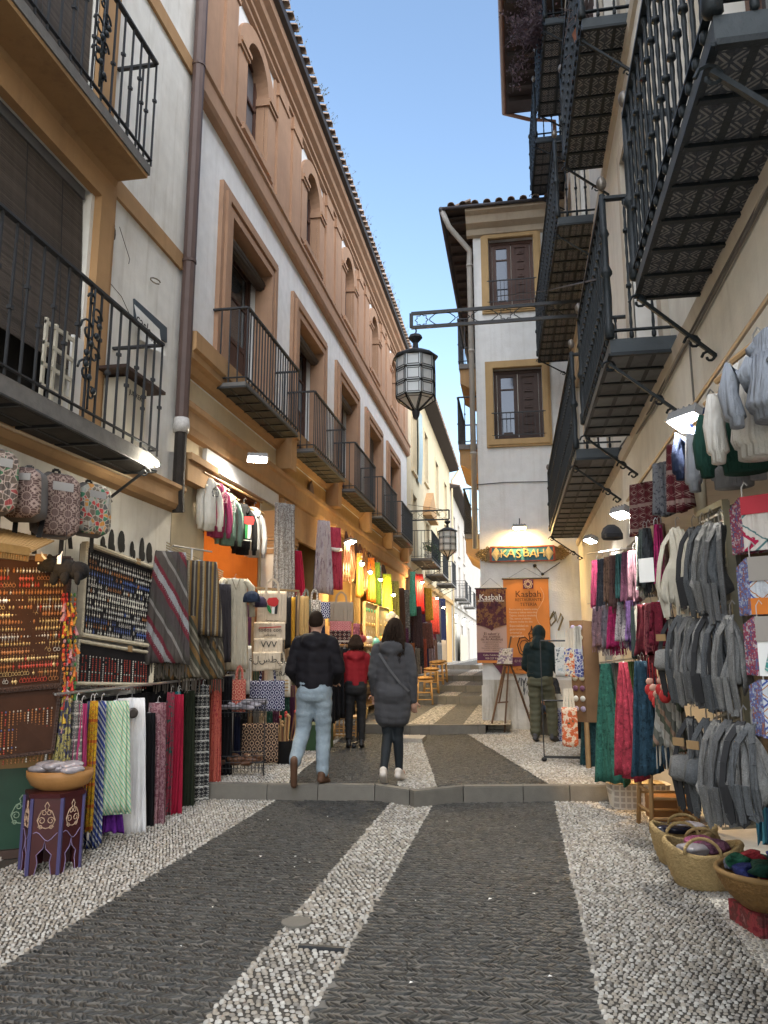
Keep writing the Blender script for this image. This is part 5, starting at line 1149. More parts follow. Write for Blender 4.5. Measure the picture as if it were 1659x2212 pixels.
bw = thing('leather_bowl', 'oval tan leather bowl heaped with plastic packets on the painted stool', 'bowl', (st.x - .08, st.y + .2, .535), 20); m = MB(); m.lathe([(.12, 0), (.17, .03), (.2, .09), (.2, .13), (.19, .13), (.185, .09), (.15, .04), (.001, .03)], 24, (0, 0, 0), 0, 1.15, .8, False); wrinkle(ob(m, 'bowl_body', mat('tan_leather', (.3, .15, .05), .55, .3, 8, .3, 30), bw, True), .006, 10)
for k in range(7):
    m = MB(); m.ell((0, 0, 0), .11, .07, .03, 12, 7); o = wrinkle(solo(m, 'plastic_packet', 'crinkled clear plastic packet heaped in the leather bowl', 'packet', PLASTIC, (st.x - .2 + .04 * k, st.y + .15 + .03 * (k % 3), .675 + .025 * (k % 2)), 20 + 13 * k, 'packets in the leather bowl', True), .012, 50, k)
# skirts and trousers on the long rail
kn = (.35, .34, .33); SK = [
 ((127, 156, 1508, 1705), blotch('dark_floral', [(.02, .02, .04), (.05, .05, .09), (.3, .27, .1), (.03, .03, .05)], 20), 'dark floral wrap skirt at the near end of the rail'),
 ((150, 181, 1514, 1694), ikat('grey_crochet', (.1, .1, .1), (.45, .43, .4), (.2, .2, .2), 26), 'grey crochet skirt next to the magenta one'),
 ((164, 190, 1520, 1698), fabric('magenta_cloth', (.33, .04, .13)), 'plain magenta skirt on the rail'),
 ((163, 194, 1690, 1812), stripes('navy_white_stripe', [(0, (.62, .6, .56)), (.45, (.03, .04, .12)), (.6, (.62, .6, .56)), (.8, (.05, .06, .2))], 11, 'd'), 'white skirt hem with navy diagonal stripes near the ground'),
 ((186, 207, 1515, 1720), stripes('purple_mixed_stripe', [(0, (.16, .07, .18)), (.4, (.3, .26, .22)), (.7, (.05, .07, .2))], 18), 'narrow purple and grey striped trousers'),
 ((193, 215, 1514, 1790), ikat('mustard_ikat', (.5, .3, .02), (.4, .1, .02), (.08, .05, .03), 16), 'mustard yellow patterned skirt'),
 ((207, 232, 1514, 1826), stripes('blue_zebra', [(0, (.04, .07, .28)), (.35, (.5, .52, .55)), (.6, (.03, .05, .2)), (.85, (.45, .47, .5))], 17, 'd'), 'blue and white zebra striped skirt'),
 ((222, 266, 1730, 1797), fabric('violet_cloth', (.1, .02, .2)), 'violet underskirt showing below the mint skirt'),
 ((221, 284, 1514, 1756), stripes('mint_zebra', [(0, (.55, .6, .42)), (.3, (.14, .4, .28)), (.5, (.6, .62, .5)), (.8, (.22, .5, .36))], 21, 'd'), 'pleated mint green zebra skirt'),
 ((250, 320, 1508, 1806), fabric('white_crinkle', (.78, .78, .8)), 'long white crinkled skirt with a round buckle'),
 ((304, 340, 1540, 1800), fabric('black_cloth', (.012, .012, .014)), 'black trousers behind the white skirt'),
 ((318, 364, 1518, 1792), blotch('plum_paisley', [(.1, .03, .05), (.3, .17, .19), (.16, .06, .08), (.4, .28, .27)], 24), 'plum paisley trousers with a beaded waist'),
 ((360, 380, 1495, 1770), blotch('green_red_print', [(.03, .12, .1), (.3, .05, .08), (.02, .08, .08)], 18), 'dark green printed trousers with red flecks'),
 ((377, 392, 1494, 1766), fabric('teal_cloth', (.02, .16, .17)), 'plain teal trousers on the left rail'),
 ((374, 399, 1500, 1774), fabric('crimson_cloth', (.3, .015, .04)), 'plain crimson trousers on the left rail'),
 ((394, 424, 1492, 1772), fabric('dark_olive_cloth', (.03, .038, .025)), 'plain dark olive trousers'),
 ((421, 457, 1480, 1754), ikat('elephant_print', (.02, .02, .022), (.5, .49, .46), (.25, .25, .24), 22), 'black trousers with a white elephant print'),
 ((454, 482, 1468, 1727), blotch('coral_paisley', [(.3, .04, .04), (.42, .1, .07), (.25, .03, .04)], 26), 'coral red paisley skirt'),
 ((477, 504, 1462, 1694), fabric('black_cloth', (.012, .012, .014)), 'black trousers at the far end of the rail')]
for i, (bx, mt, lb) in enumerate(SK):
    t = hung('hanging_skirt', lb, 'garment', bx, XG - .05 + .03 * (i % 3), None, 30 if i not in (8, 9) else 38, mt, nf=2.6 if i not in (8, 9) else 5, amp=.026, flare=1.7, d=.06, group='skirts and trousers on the left rail', seed=i)
    if i == 9:
        m = MB(); m.lathe([(.03, 0), (.045, .008), (.045, .02), (.028, .025)], 16); m.v = [(x, -.06 - z, -.12 + y) for x, y, z in m.v]; ob(m, 'buckle', mat('pewter', (.12, .11, .11), .3, metal=.8), t)
m = MB(); a, b = PX(120, 1500, XG - .03), PX(505, 1458, XG - .03); m.tube([a, b], .012, 6); m.tube([(a.x - .2, a.y + .25, a.z), (a.x - .2, a.y + .25, 0)], .012, 6); m.tube([a, (a.x - .2, a.y + .25, a.z)], .008, 6); m.tube([b, (b.x, b.y, 0)], .012, 6); tag(ob(m, 'clothes_rail', STEEL), 'chromed clothes rail carrying the skirts along the left wall', 'rail')
for lab, y0, y1, z1, X in (('added black sheet darkening the gaps behind the skirts on the rail', 5.75, 7.9, 1.12, -3.52), ('added black sheet darkening the gaps behind the ponchos and shirts', 7.3, 8.8, 2.3, -3.7)):  # added black sheets, standing for the deep shade behind the hung goods
    m = MB(); n = 60; V = [(X + .018 * math.sin(i * 1.3) + .012 * math.sin(i * 2.9), y0 + (y1 - y0) * i / n, z) for z in (gz(y1 - .5) + .02, z1) for i in range(n + 1)] + [(X - .02 + .018 * math.sin(i * 1.3), y0 + (y1 - y0) * i / n, z) for z in (gz(y1 - .5) + .02, z1) for i in range(n + 1)]
    m.add(V, [(i, i + 1, n + 2 + i, n + 1 + i) for i in range(n)] + [(2 * n + 2 + i, 3 * n + 3 + i, 3 * n + 4 + i, 2 * n + 3 + i) for i in range(n)]); tag(ob(m, 'gap_shade_sheet', fabric('black_cloth', (.012, .012, .014)), smooth=True), lab, 'cloth')
# grey mesh mat and ponchos
m = MB(); c4 = [PX(360, 1172, -3.6), PX(482, 1235, -3.6), PX(470, 1420, -3.58), PX(345, 1400, -3.58)]
for k in range(40): u = k / 39; m.bar(c4[0].lerp(c4[3], u), c4[1].lerp(c4[2], u), .006, .014)
tag(ob(m, 'reed_panel', mat('grey_reed', (.36, .3, .2), .85, .25, 20)), 'pale reed panel behind the striped ponchos', 'panel')
PA = stripes('red_grey_stripe', [(0, (.06, .05, .05)), (.22, (.12, .02, .03)), (.34, (.26, .27, .28)), (.48, (.12, .02, .03)), (.58, (.07, .06, .055)), (.8, (.2, .19, .18)), (.87, (.06, .055, .05))], 2.6, 'd', (.3, .5, (.2, .2, .22)))
PB = stripes('brown_gold_stripe', [(0, (.06, .05, .045)), (.18, (.27, .23, .16)), (.3, (.19, .11, .035)), (.42, (.045, .036, .03)), (.6, (.22, .2, .16)), (.72, (.06, .05, .045)), (.86, (.21, .13, .04))], 6.5, 'x', (.18, .3, (.12, .08, .05)))
PC = stripes('olive_band', [(0, (.09, .08, .06)), (.2, (.2, .18, .14)), (.32, (.05, .05, .035)), (.55, (.16, .09, .03)), (.8, (.06, .055, .04)), (.9, (.2, .18, .14))], 5.5, 'd', (.55, .8, (.12, .08, .05)))
FRN = mat('brown_fringe', (.06, .05, .04))
for bx, mt, lb, nf in (((330, 408, 1192, 1470), PA, 'red, grey and white striped poncho with dark fringe', 2), ((388, 476, 1212, 1405), PB, 'brown and gold banded poncho on a wooden hanger', 2), ((350, 430, 1330, 1500), PC, 'olive striped shawl hanging under the red striped poncho', 3), ((405, 482, 1340, 1498), PC, 'olive and gold shawl hanging under the brown poncho', 3)):
    t = hung('striped_poncho', lb, 'poncho', bx, -3.36 + (.04 if bx[2] > 1300 else .0), None, 40, mt, nf=nf, amp=.02, flare=1.5, d=.12, fr=.16, frm=FRN, group='ponchos on the corner stand')
t = thing('poncho_stand', 'metal stand with wooden hangers for the ponchos', 'stand', PX(415, 1480, -3.45)); bz = wloc(t); m = MB(); a = PX(415, 1185, -3.45) - bz; m.tube([(a.x, a.y, a.z), (a.x, a.y, -bz.z + .0)], .014, 6); m.tube([a + Vector((-.1, -.25, 0)), a + Vector((.1, .3, .0))], .01, 6); ob(m, 'post', STEEL, t)
# shirts behind, white and green garments
for bx, mt, lb, X in (((463, 502, 1262, 1432), fabric('charcoal_cloth', (.05, .045, .05)), 'charcoal jacket hanging behind the cream shirt', -3.42), ((478, 537, 1250, 1445), fabric('cream_linen', (.5, .45, .35)), 'loose cream linen shirt beside the ponchos', -3.36), ((490, 528, 1415, 1450), fabric('khaki_linen', (.33, .29, .18)), 'khaki hem below the cream linen shirt', -3.4), ((520, 545, 1395, 1500), fabric('white_cotton', (.66, .65, .62)), 'white cotton garment beneath the caps', -3.45), ((538, 560, 1390, 1475), fabric('bottle_green', (.015, .07, .055)), 'bottle green garment beneath the caps', -3.45)):
    t = hung('hanging_shirt', lb, 'shirt', bx, X, None, 35, mt, nf=3, amp=.012, flare=1.35, d=.1, group='shirts beside the ponchos')
    if 'loose cream' in lb:
        for s_ in (-1, 1):
            m = MB(); m.tube([(s_ * .12, 0, -.02), (s_ * .2, -.01, -.1), (s_ * .22, -.02, -.45)], [.06, .065, .055], 9, 0, True, .7); wrinkle(ob(m, 'sleeve', mt, t, True), .005, 15)
        m = MB(); m.tube([(-.05, -.05, -.0), (0, -.075, -.14), (.05, -.05, -.0)], .006, 5); ob(m, 'collar', mat('shirt_seam', (.25, .22, .17)), t)
# hooded sweatshirts under the lintel
def p_fist(t, b, h):
    k = .34; decal(t, [(-.07 * k / .34, -h * .32), (.06, -h * .3), (.085, -h * .36), (.07, -h * .45), (.0, -h * .47), (-.07, -h * .44)], mat('print_red', (.5, .03, .03)), -.14, 'fist_print'); decal(t, [(-.06, -h * .46), (-.02, -h * .47), (-.02, -h * .72), (-.055, -h * .72)], mat('print_green', (.02, .2, .06)), -.145, 'fist_print'); decal(t, [(-.015, -h * .47), (.03, -h * .47), (.025, -h * .72), (-.015, -h * .72)], WHITE, -.145, 'fist_print'); decal(t, [(-.08, -h * .75), (.05, -h * .75), (.05, -h * .765), (-.08, -h * .765)], WHITE, -.145, 'fist_print')
def p_scroll(mt): return lambda t, b, h: arabesque(t, (1, 0, 0), (0, -.125, -h * .36), (0, -1, 0), .075, mt, 'chest_print')
hoodie('off-white hooded sweatshirt first in the row under the lintel', (434, 472, 1028, 1146), -3.66, 60, fabric('off_white_fleece', (.68, .66, .6)), None, p_scroll(BLACK))
hoodie('magenta hooded sweatshirt with pale print under the lintel', (456, 490, 1040, 1161), -3.66, 56, fabric('magenta_fleece', (.36, .06, .15)), fabric('off_white_fleece', (.68, .66, .6)), p_scroll(mat('print_pink', (.6, .35, .4))))
hoodie('sage green hooded sweatshirt with white crest under the lintel', (470, 517, 1061, 1178), -3.64, 52, fabric('sage_fleece', (.15, .24, .2)), None, p_scroll(WHITE))
hoodie('black hooded sweatshirt with raised fist print under the lintel', (507, 547, 1084, 1198), -3.64, 52, fabric('black_fleece', (.018, .018, .02)), None, p_fist)
hoodie('light grey hooded sweatshirt last in the row beside the pillar', (534, 566, 1092, 1204), -3.62, 52, fabric('light_grey_fleece', (.5, .5, .51)))
m = MB(); a, b = PX(440, 1020, -3.66), PX(566, 1086, -3.66); m.tube([a, b], .015, 6); tag(ob(m, 'lintel_rod', WOOD), 'wooden rod under the shop lintel carrying the sweatshirts', 'rod')
# tapestry, red cloth, dresses by the dark doorway
hung('grey_tapestry', 'shimmering grey sequinned throw hanging beside the pillar', 'throw', (594, 638, 1088, 1312), -3.4, None, 50, blotch('sequin_grey', [(.08, .08, .085), (.3, .29, .28), (.14, .12, .11), (.42, .4, .36)], 34), nf=4, amp=.02, flare=1.1, d=.08)
hung('crimson_cloth', 'crimson shawl hanging against the dark doorway', 'shawl', (628, 656, 1190, 1292), -3.35, None, 40, fabric('crimson_wool', (.42, .02, .05)), nf=2, amp=.02, flare=2.2, d=.06)
hung('hanging_dress', 'pale lilac crinkled long dress by the doorway', 'dress', (684, 716, 1125, 1282), -3.45, None, 45, blotch('lilac_crinkle', [(.34, .26, .29), (.5, .43, .44), (.28, .2, .23)], 22, (1, 1, .2)), nf=5, amp=.022, flare=1.6, d=.1, group='dresses by the doorway')
t = hung('hanging_dress', 'red two piece dress with white waist by the doorway', 'dress', (712, 738, 1140, 1272), -3.45, None, 45, blotch('red_crinkle', [(.36, .03, .07), (.5, .06, .11), (.28, .02, .05)], 22, (1, 1, .2)), nf=5, amp=.02, flare=1.5, d=.1, group='dresses by the doorway')
m = MB(); m.tube([(-.11, 0, -.42), (0, -.06, -.44), (.11, 0, -.42)], .05, 8, 0, True, .8); ob(m, 'white_waist', WHITE, t, True)
# stand with cascading tote bags, caps and scarves
NAT = fabric('natural_cotton', (.6, .5, .38), .08)
PR_R, PR_G = mat('print_red', (.5, .03, .03)), mat('print_green', (.02, .2, .06))
t, w, h = tote('cotton tote bag printed with a raised fist, topmost of the cascade', (557, 620, 1277, 1348), -3.1, 26, NAT)
decal(t, [(-.07, -.13), (-.05, -.09), (.05, -.08), (.08, -.12), (.07, -.18), (.02, -.2), (-.05, -.18)], PR_R, -.028); decal(t, [(-.08, -.18), (-.04, -.185), (-.01, -.25), (-.015, -.29), (-.055, -.25)], PR_G, -.03); decal(t, [(-.005, -.2), (.03, -.2), (.025, -.29), (-.005, -.29)], WHITE, -.03); decal(t, [(.035, -.2), (.07, -.17), (.06, -.29), (.03, -.29)], BLACK, -.03)
text('Palestina Libre', .028, BLACK, t, (0, -.036, -h * .9))
for bx, s1, s2, lb in (((549, 617, 1344, 1384), 'todos con', 'palestina', 'second tote bag down, folded, with red and black lettering'), ((549, 611, 1379, 1412), 'VVV', '', 'third tote bag down with a black zigzag print'), ((546, 607, 1408, 1448), 'ـفلسطينـ', '', 'lowest folded tote bag with Arabic lettering')):
    t, w, h = tote(lb, bx, -3.08, 26, NAT, handles=False)
    if s1: text(s1, .07 if s1 == 'todos con' else .11, BLACK, t, (0, -.036, -h * .42)); 
    if s2: text(s2, .045, BLACK, t, (0, -.036, -h * .7)); decal(t, [(-w * .35, -h * .3), (w * .35, -h * .22), (w * .35, -h * .27), (-w * .35, -h * .35)], PR_R, -.03)
t, w, h = tote('white tote bag lettered GRAN with souvenir prints', (579, 628, 1430, 1504), -3.05, 20, fabric('white_canvas', (.64, .6, .52), .08)); text('GRAN', .085, BLACK, t, (.05, -.036, -h * .35)); decal(t, [(-.1, -h * .95), (-.1, -h * .6), (-.07, -h * .5), (-.03, -h * .6), (-.03, -h * .95)], mat('print_rust', (.42, .16, .1)), -.03)
for k in range(4): decal(t, [(.0, -h * (.52 + .1 * k)), (.12, -h * (.52 + .1 * k)), (.12, -h * (.55 + .1 * k)), (.0, -h * (.55 + .1 * k))], mat('print_ochre', (.45, .28, .08)), -.03)
t, w, h = tote('navy bag with white ring pattern under the tote bags', (540, 616, 1470, 1535), -3.1, 26, rings('navy_rings', (.012, .014, .07), (.5, .5, .58), 17)); 
for o in t.children:
    if o.name.startswith('handles'): o.scale.z = 1.25
tote('coral red bag with ring pattern beside the navy one', (502, 532, 1468, 1538), -3.2, 30, rings('coral_rings', (.42, .07, .06), (.6, .3, .2), 18))
tote('brown ring patterned cushion bag low behind the cane bucket', (524, 602, 1562, 1648), -3.15, 22, rings('brown_rings', (.03, .018, .016), (.4, .27, .18), 15), handles=False)
for bx, mt, lb in (((528, 560, 1275, 1312), fabric('navy_denim', (.025, .035, .06)), 'navy cap on the bag stand'), ((542, 578, 1280, 1326), fabric('purple_grey_denim', (.06, .05, .085)), 'purple grey cap on the bag stand')):
    p, w, h = fit(*bx, X=-3.12, a=20); t = thing('baseball_cap', lb, 'cap', p - Vector((0, 0, h * .6)), 25, 'caps on the bag stand'); m = MB(); m.lathe([(.1, -.02), (.1, .03), (.085, .075), (.05, .105), (.005, .115)], 16); ob(m, 'crown', mt, t, True); m = MB(); m.prism([(.1 * math.cos(q), -.1 * abs(math.sin(q)) - (.09 * math.sin(q) if True else 0)) for q in [k * math.pi / 10 for k in range(11)]] + [(.1 * math.cos(q), -.09 * math.sin(q)) for q in [math.pi - k * math.pi / 10 for k in range(11)]], -.022, -.012); ob(m, 'visor', mt, t)
for k, (bx, col, lb) in enumerate((((618, 630, 1290, 1400), (.02, .02, .022), 'black'), ((627, 638, 1290, 1395), (.45, .24, .03), 'mustard'), ((636, 646, 1288, 1400), (.03, .03, .035), 'charcoal'), ((640, 668, 1288, 1376), (.4, .27, .12), 'tan'))): hung('hanging_scarf', lb + ' scarf on the short rail behind the walking man', 'scarf', bx, -3.05, None, 25, fabric('scarf_' + lb, col), nf=2, amp=.01, d=.05, group='scarves behind the walking man', flare=1.1)
tote('small white mosaic pouch behind the walking man', (664, 694, 1296, 1335), -3.0, 25, mosaic('white_mosaic', (.12, .1, .09), [(.6, .56, .5), (.5, .46, .4), (.55, .5, .45)], 30)); tote('dark patterned pouch beside the tan scarf', (650, 672, 1296, 1345), -3.05, 25, blotch('dark_pouch', [(.04, .05, .05), (.14, .15, .13), (.03, .03, .03)], 30))
tote('large plain taupe shopper with rope handles', (710, 764, 1300, 1344), -2.8, 22, fabric('taupe_cloth', (.3, .25, .2))); tote('navy ring patterned pouch beside the taupe shopper', (692, 714, 1300, 1336), -2.85, 22, rings('navy_rings', (.012, .014, .07), (.5, .5, .58), 17), handles=False)
for bx, mt, lb in (((712, 760, 1342, 1370), rings('pink_rings', (.42, .1, .12), (.55, .3, .28), 18), 'pink ring patterned pouch under the taupe shopper'), ((712, 758, 1362, 1392), ikat('black_diamond', (.025, .015, .015), (.4, .34, .28), (.25, .05, .05), 14), 'black diamond patterned pouch, lower of the pile')): tote(lb, bx, -2.8, 22, mt, handles=False)
m = MB(); a = PX(618, 1278, -3.12); m.bar((a.x - .3, a.y - .45, a.z + .02), (a.x + .12, a.y + .2, a.z + .02), .03); m.bar((a.x - .3, a.y - .45, a.z), (a.x - .3, a.y - .45, KZ), .03); m.bar((a.x + .12, a.y + .2, a.z), (a.x + .12, a.y + .2, KZ), .03)
for k in range(30): u = k / 29; m.bar((a.x - .3 + .42 * u, a.y - .45 + .65 * u, a.z), (a.x - .3 + .42 * u, a.y - .45 + .65 * u, .9), .004)
tag(ob(m, 'bag_stand', mat('stand_wood', (.28, .19, .1), .7)), 'wooden grid stand behind the cascading tote bags', 'stand')
# crowded second rows behind the stands
LAY = [('black', (.015, .015, .017)), ('maroon', (.1, .02, .03)), ('bottle green', (.015, .06, .05)), ('brown', (.09, .05, .035)), ('charcoal', (.045, .045, .05)), ('plum', (.09, .03, .07)), ('grey', (.16, .155, .15)), ('navy', (.02, .025, .06)), ('rust', (.2, .07, .03)), ('sand', (.32, .25, .17))]
def layer(x0, x1, n, y0, y1, X, place, seed, dy=0, name='layered_garment'):
    rr = random.Random(seed)
    for k in range(n):
        cx = x0 + (x1 - x0) * (k + .5) / n; w = (x1 - x0) / n * 1.5; nm, c = LAY[(k * 3 + seed) % 10]; u = k / n
        mt = fabric('layer_' + nm, c) if rr.random() < .6 else blotch('layerprint_' + nm, [tuple(q * .6 for q in c), c, tuple(min(1, q * 2.2 + .04) for q in c)], 24)
        hung(name, '%s garment, %s along %s' % (nm, ORD[k], place), 'garment', (cx - w / 2, cx + w / 2, y0 + dy * u + rr.uniform(-4, 4), y1 + dy * u + rr.uniform(-12, 12)), X, None, 35, mt, nf=2.6, amp=.022, flare=1.3, d=.07, group='garments ' + place)
layer(432, 570, 11, 1300, 1480, -3.62, 'in the row behind the cream shirt', 1, 10)
layer(490, 600, 8, 1490, 1650, -3.5, 'in the low row behind the wire baskets', 4, -10)
layer(600, 700, 8, 1330, 1480, -3.3, 'in the row beside the dark doorway', 6, 6)
layer(610, 700, 7, 1480, 1610, -3.25, 'in the low row beyond the cane bucket', 2, -14)
layer(765, 880, 11, 1345, 1450, -3.45, 'crowding the third shop front', 5, 10)
layer(860, 960, 9, 1270, 1390, -3.55, 'behind the farther stall', 3, 30)
layer(884, 962, 8, 1385, 1482, -3.4, 'low at the farther stall', 8, 0)
# bucket of canes, wire baskets with leather goods
bk = PZ(609, 1651, KZ); t = thing('black_bucket', 'black plastic bucket holding wooden canes', 'bucket', (bk.x, bk.y + .1, KZ)); m = MB(); m.lathe([(.1, 0), (.125, .27), (.132, .275), (.115, .27), (.09, .02)], 20); ob(m, 'bucket_body', BLACK, t, True)
for k in range(13):
    q = rnd.uniform(0, 6.28); r0 = rnd.uniform(.01, .08); m = MB(); e = (r0 * math.cos(q) * 2.4 + rnd.uniform(-.05, .05), r0 * math.sin(q) * 2 + .02, rnd.uniform(.42, .62)); m.tube([(r0 * math.cos(q), r0 * math.sin(q), .02), e], rnd.uniform(.01, .016), 6, 0); m.ell(e, .02, .02, .022, 7, 5, 1)
    solo(m, 'wooden_cane', 'turned wooden cane standing in the black bucket', 'cane', [rnd.choice([WOOD, WOOD_B, mat('brown_cane', (.14, .06, .03))]), rnd.choice([WOOD, mat('red_knob', (.4, .05, .04)), mat('dark_knob', (.06, .03, .03))])], (bk.x, bk.y + .1, KZ), 0, 'canes in the black bucket')
wb = PZ(525, 1680, KZ)
for k, (z, lb) in enumerate(((.02, 'low wire basket of brown leather slippers by the step'), (.62, 'upper wire basket of plastic wrapped pouches'))):
    t = thing('wire_basket', lb, 'basket', (wb.x - .12, wb.y + .25, KZ + z), 20, 'wire baskets by the step'); m = MB()
    for i in range(13): u = -.26 + .52 * i / 12; m.tube([(u, -.2, .2), (u * .9, -.17, .02), (u * .9, .17, .02), (u, .2, .2)], .003, 4)
    for z2 in (.07, .13, .2): s_ = .27 - .02 * (z2 < .1); m.tube([(-s_, -.2, z2), (s_, -.2, z2), (s_, .2, z2), (-s_, .2, z2), (-s_, -.2, z2)], .004, 4)
    m.tube([(.25, -.2, .2), (.25, -.2, -z)], .006, 4); m.tube([(-.25, -.2, .2), (-.25, -.2, -z)], .006, 4); ob(m, 'wire_grid', IRON, t)
    for j in range(9):
        m = MB(); m.ell((0, 0, 0), rnd.uniform(.08, .12), .045, .03, 10, 6)
        o = solo(m, 'leather_slipper' if k == 0 else 'wrapped_pouch', 'brown leather slipper piled in the low wire basket' if k == 0 else 'plastic wrapped pouch piled in the upper wire basket', 'slipper' if k == 0 else 'pouch', mat('brown_leather', (.09, .04, .02), .4, .4, 9, rv=.4) if k == 0 else PLASTIC, (wb.x - .3 + .05 * j, wb.y + .12 + .05 * (j % 3), KZ + z + .12 + .03 * (j % 3)), rnd.uniform(0, 180), 'slippers in the low basket' if k == 0 else 'pouches in the upper basket', True); wrinkle(o, .008, 40, j)
m = MB(); m.box(-.2, .2, -.25, .25, 0, .35); solo(m, 'green_crate', 'dark green crate behind the walking man', 'crate', mat('green_crate_paint', (.03, .07, .03), .6), tuple(PZ(650, 1640, KZ) + Vector((-.1, 1.1, 0))))
# black skirts on a wheeled rack, bamboo stool, baskets beyond
for k in range(5): hung('black_skirt', 'black skirt on the wheeled rack, %s from the street' % ORD[4 - k], 'skirt', (700 + k * 11, 722 + k * 11, 1392 + k * 3, 1560 - k * 4), -2.62 + .02 * k, None, 15, fabric('black_cloth', (.012, .012, .014)), nf=3, amp=.02, flare=1.7, d=.1, group='black skirts on the wheeled rack')
rk = PX(740, 1395, -2.6); t = thing('wheeled_rack', 'black wheeled garment rack with the black skirts', 'rack', (rk.x, rk.y, KZ)); m = MB(); h = rk.z - KZ; m.tube([(-.25, -.2, .06), (-.25, -.2, h), (.2, .15, h), (.2, .15, .06)], .012, 6); m.bar((-.25, -.4, .06), (-.25, .05, .06), .03); m.bar((.2, -.1, .06), (.2, .38, .06), .03); ob(m, 'rack_frame', BLACK, t)
for x, y in ((-.25, -.4), (-.25, .05), (.2, -.1), (.2, .38)): m = MB(); m.ell((x, y, .03), .03, .018, .03, 8, 6); ob(m, 'caster', BLACK, t, True)
sp = PZ(742, 1598, KZ); stool('bamboo slatted stool under the wheeled rack', (sp.x, sp.y + .2, KZ), .42, .32, WOOD_B, 12)
m = MB()
for k in range(7): m.tube([(sp.x - .2 + k * .066, sp.y, KZ + .04), (sp.x - .2 + k * .066, sp.y, KZ + .3)], .011, 6)
tag(ob(m, 'bamboo_crate', WOOD_B), 'row of upright bamboo slats in front of the bamboo stool', 'crate')
STRAW = mat('woven_straw', (.42, .3, .14), .85, .3, 40, .9, 60, dist=.02); STRAW2 = mat('dark_wicker', (.25, .14, .05), .75, .45, 34, .9, 50, dist=.02)
for px, py, r, h, lb in ((772, 1552, .16, .36, 'tall wicker basket beside the bamboo stool'), (790, 1572, .14, .2, 'low round wicker basket on the paving'), (806, 1515, .18, .3, 'wicker basket full of goods beyond the red jacket'), (785, 1610 - 40, .1, .12, 'small wicker bowl near the second step')):
    p = PZ(px, py, KZ if py > 1540 else .2); basket(lb, (p.x - .1, p.y, gz(p.y)), r, h, STRAW, 1.0, .75, group='wicker baskets on the left')
# third shop: leather bags, bright scarves, glass lamps
for k in range(9):
    bx = (738 + k * 10, 756 + k * 10, 1148 + k * 9, 1255 + k * 4); strap_bag('brown leather shoulder bag, %s in the row above the third shop' % ORD[k], bx, -3.5, 40, mat('leather_%d' % (k % 3), [(.09, .035, .02), (.16, .07, .03), (.04, .02, .015)][k % 3], .4, .3), 'leather bags above the third shop', k)
for bx, col, lb in (((793, 810, 1205, 1300), (.5, .14, .02), 'orange'), ((808, 822, 1215, 1305), (.12, .22, .03), 'moss green'), ((824, 846, 1240, 1325), (.45, .55, .04), 'lime'), ((844, 862, 1255, 1340), (.2, .19, .06), 'olive lace'), ((770, 784, 1195, 1290), (.45, .24, .04), 'amber'), ((812, 824, 1222, 1310), (.2, .32, .4), 'pale blue')): hung('bright_scarf', lb + ' scarf hanging in the lamplight of the third shop', 'scarf', bx, -3.35, None, 35, frizz('lit_' + lb, col), nf=3, amp=.02, flare=1.3, d=.07, group='bright scarves of the third shop')
jm = [mat('glass_yellow', (.6, .5, .15), .2), mat('glass_teal', (.2, .5, .48), .2), mat('glass_white', (.75, .74, .7), .2), mat('glass_red', (.45, .08, .1), .2)]
for (x0, x1, y0, y1, lb) in ((786, 812, 1300, 1440, 'gilt framed panel of yellow mosaic glass'), (815, 850, 1310, 1400, 'panel of round teal and white glass plates')):
    C = (PX(x0, y0, -3.3), PX(x1, y0 + 8, -3.3), PX(x1, y1, -3.28), PX(x0, y1, -3.28)); t, q = jboard(lb + ' in the third shop', C, 8, 4, [0, 5, 6, 5, 0], FRG, mat('mosaic_back', (.35, .28, .15), .5, .5, 30), .05, seed=x0, sc=3.2, name='glass_panel')
for k in range(22):
    p = PX(778 + (k % 6) * 15 + rnd.uniform(-5, 5), 1385 + (k // 6) * 28 + rnd.uniform(-6, 6), -3.0 + rnd.uniform(-.1, .2)); m = MB(); r = rnd.uniform(.06, .1)
    m.ell((0, 0, 0), r, r, r * rnd.uniform(.7, 1.2), 10, 7); m.lathe([(r * .3, r * .8), (r * .2, r * 1.3), (r * .35, r * 1.4)], 8)
    solo(m, 'souvenir_vase', 'small %s souvenir vase crowded on the third shop shelves' % ['red', 'white', 'teal', 'amber', 'dark', 'pink'][k % 6], 'vase', [mat('vase_%d' % (k % 6), [(.35, .05, .05), (.6, .56, .5), (.1, .3, .3), (.45, .25, .06), (.06, .04, .04), (.5, .25, .25)][k % 6], .35, .4, 16)], tuple(p), 0, 'souvenir vases of the third shop', True)
m = MB()
for k in range(4): z = .45 + k * .38; m.box(-3.7, -2.95, 13.9, 19.5, z, z + .03)
m.box(-3.72, -3.7, 13.9, 19.5, .2, 2.0); tag(ob(m, 'shop_shelf', WOOD), 'stepped wooden shelves crowded with souvenirs', 'shelf')
m = MB(); p = PX(843, 1335, -2.9)
for c, r in (((0, 0, 0), .12), ((.1, .02, -.02), .1), ((.04, -.04, .06), .09)): m.ell(c, r, r, r, 12, 8)
wrinkle(solo(m, 'fluffy_hat', 'fluffy pale knitted hats bunched above the grey coated woman', 'hat', blotch('fleck_wool', [(.2, .18, .17), (.5, .47, .44), (.3, .27, .26)], 40), tuple(p), 0, None, True), .01, 50)
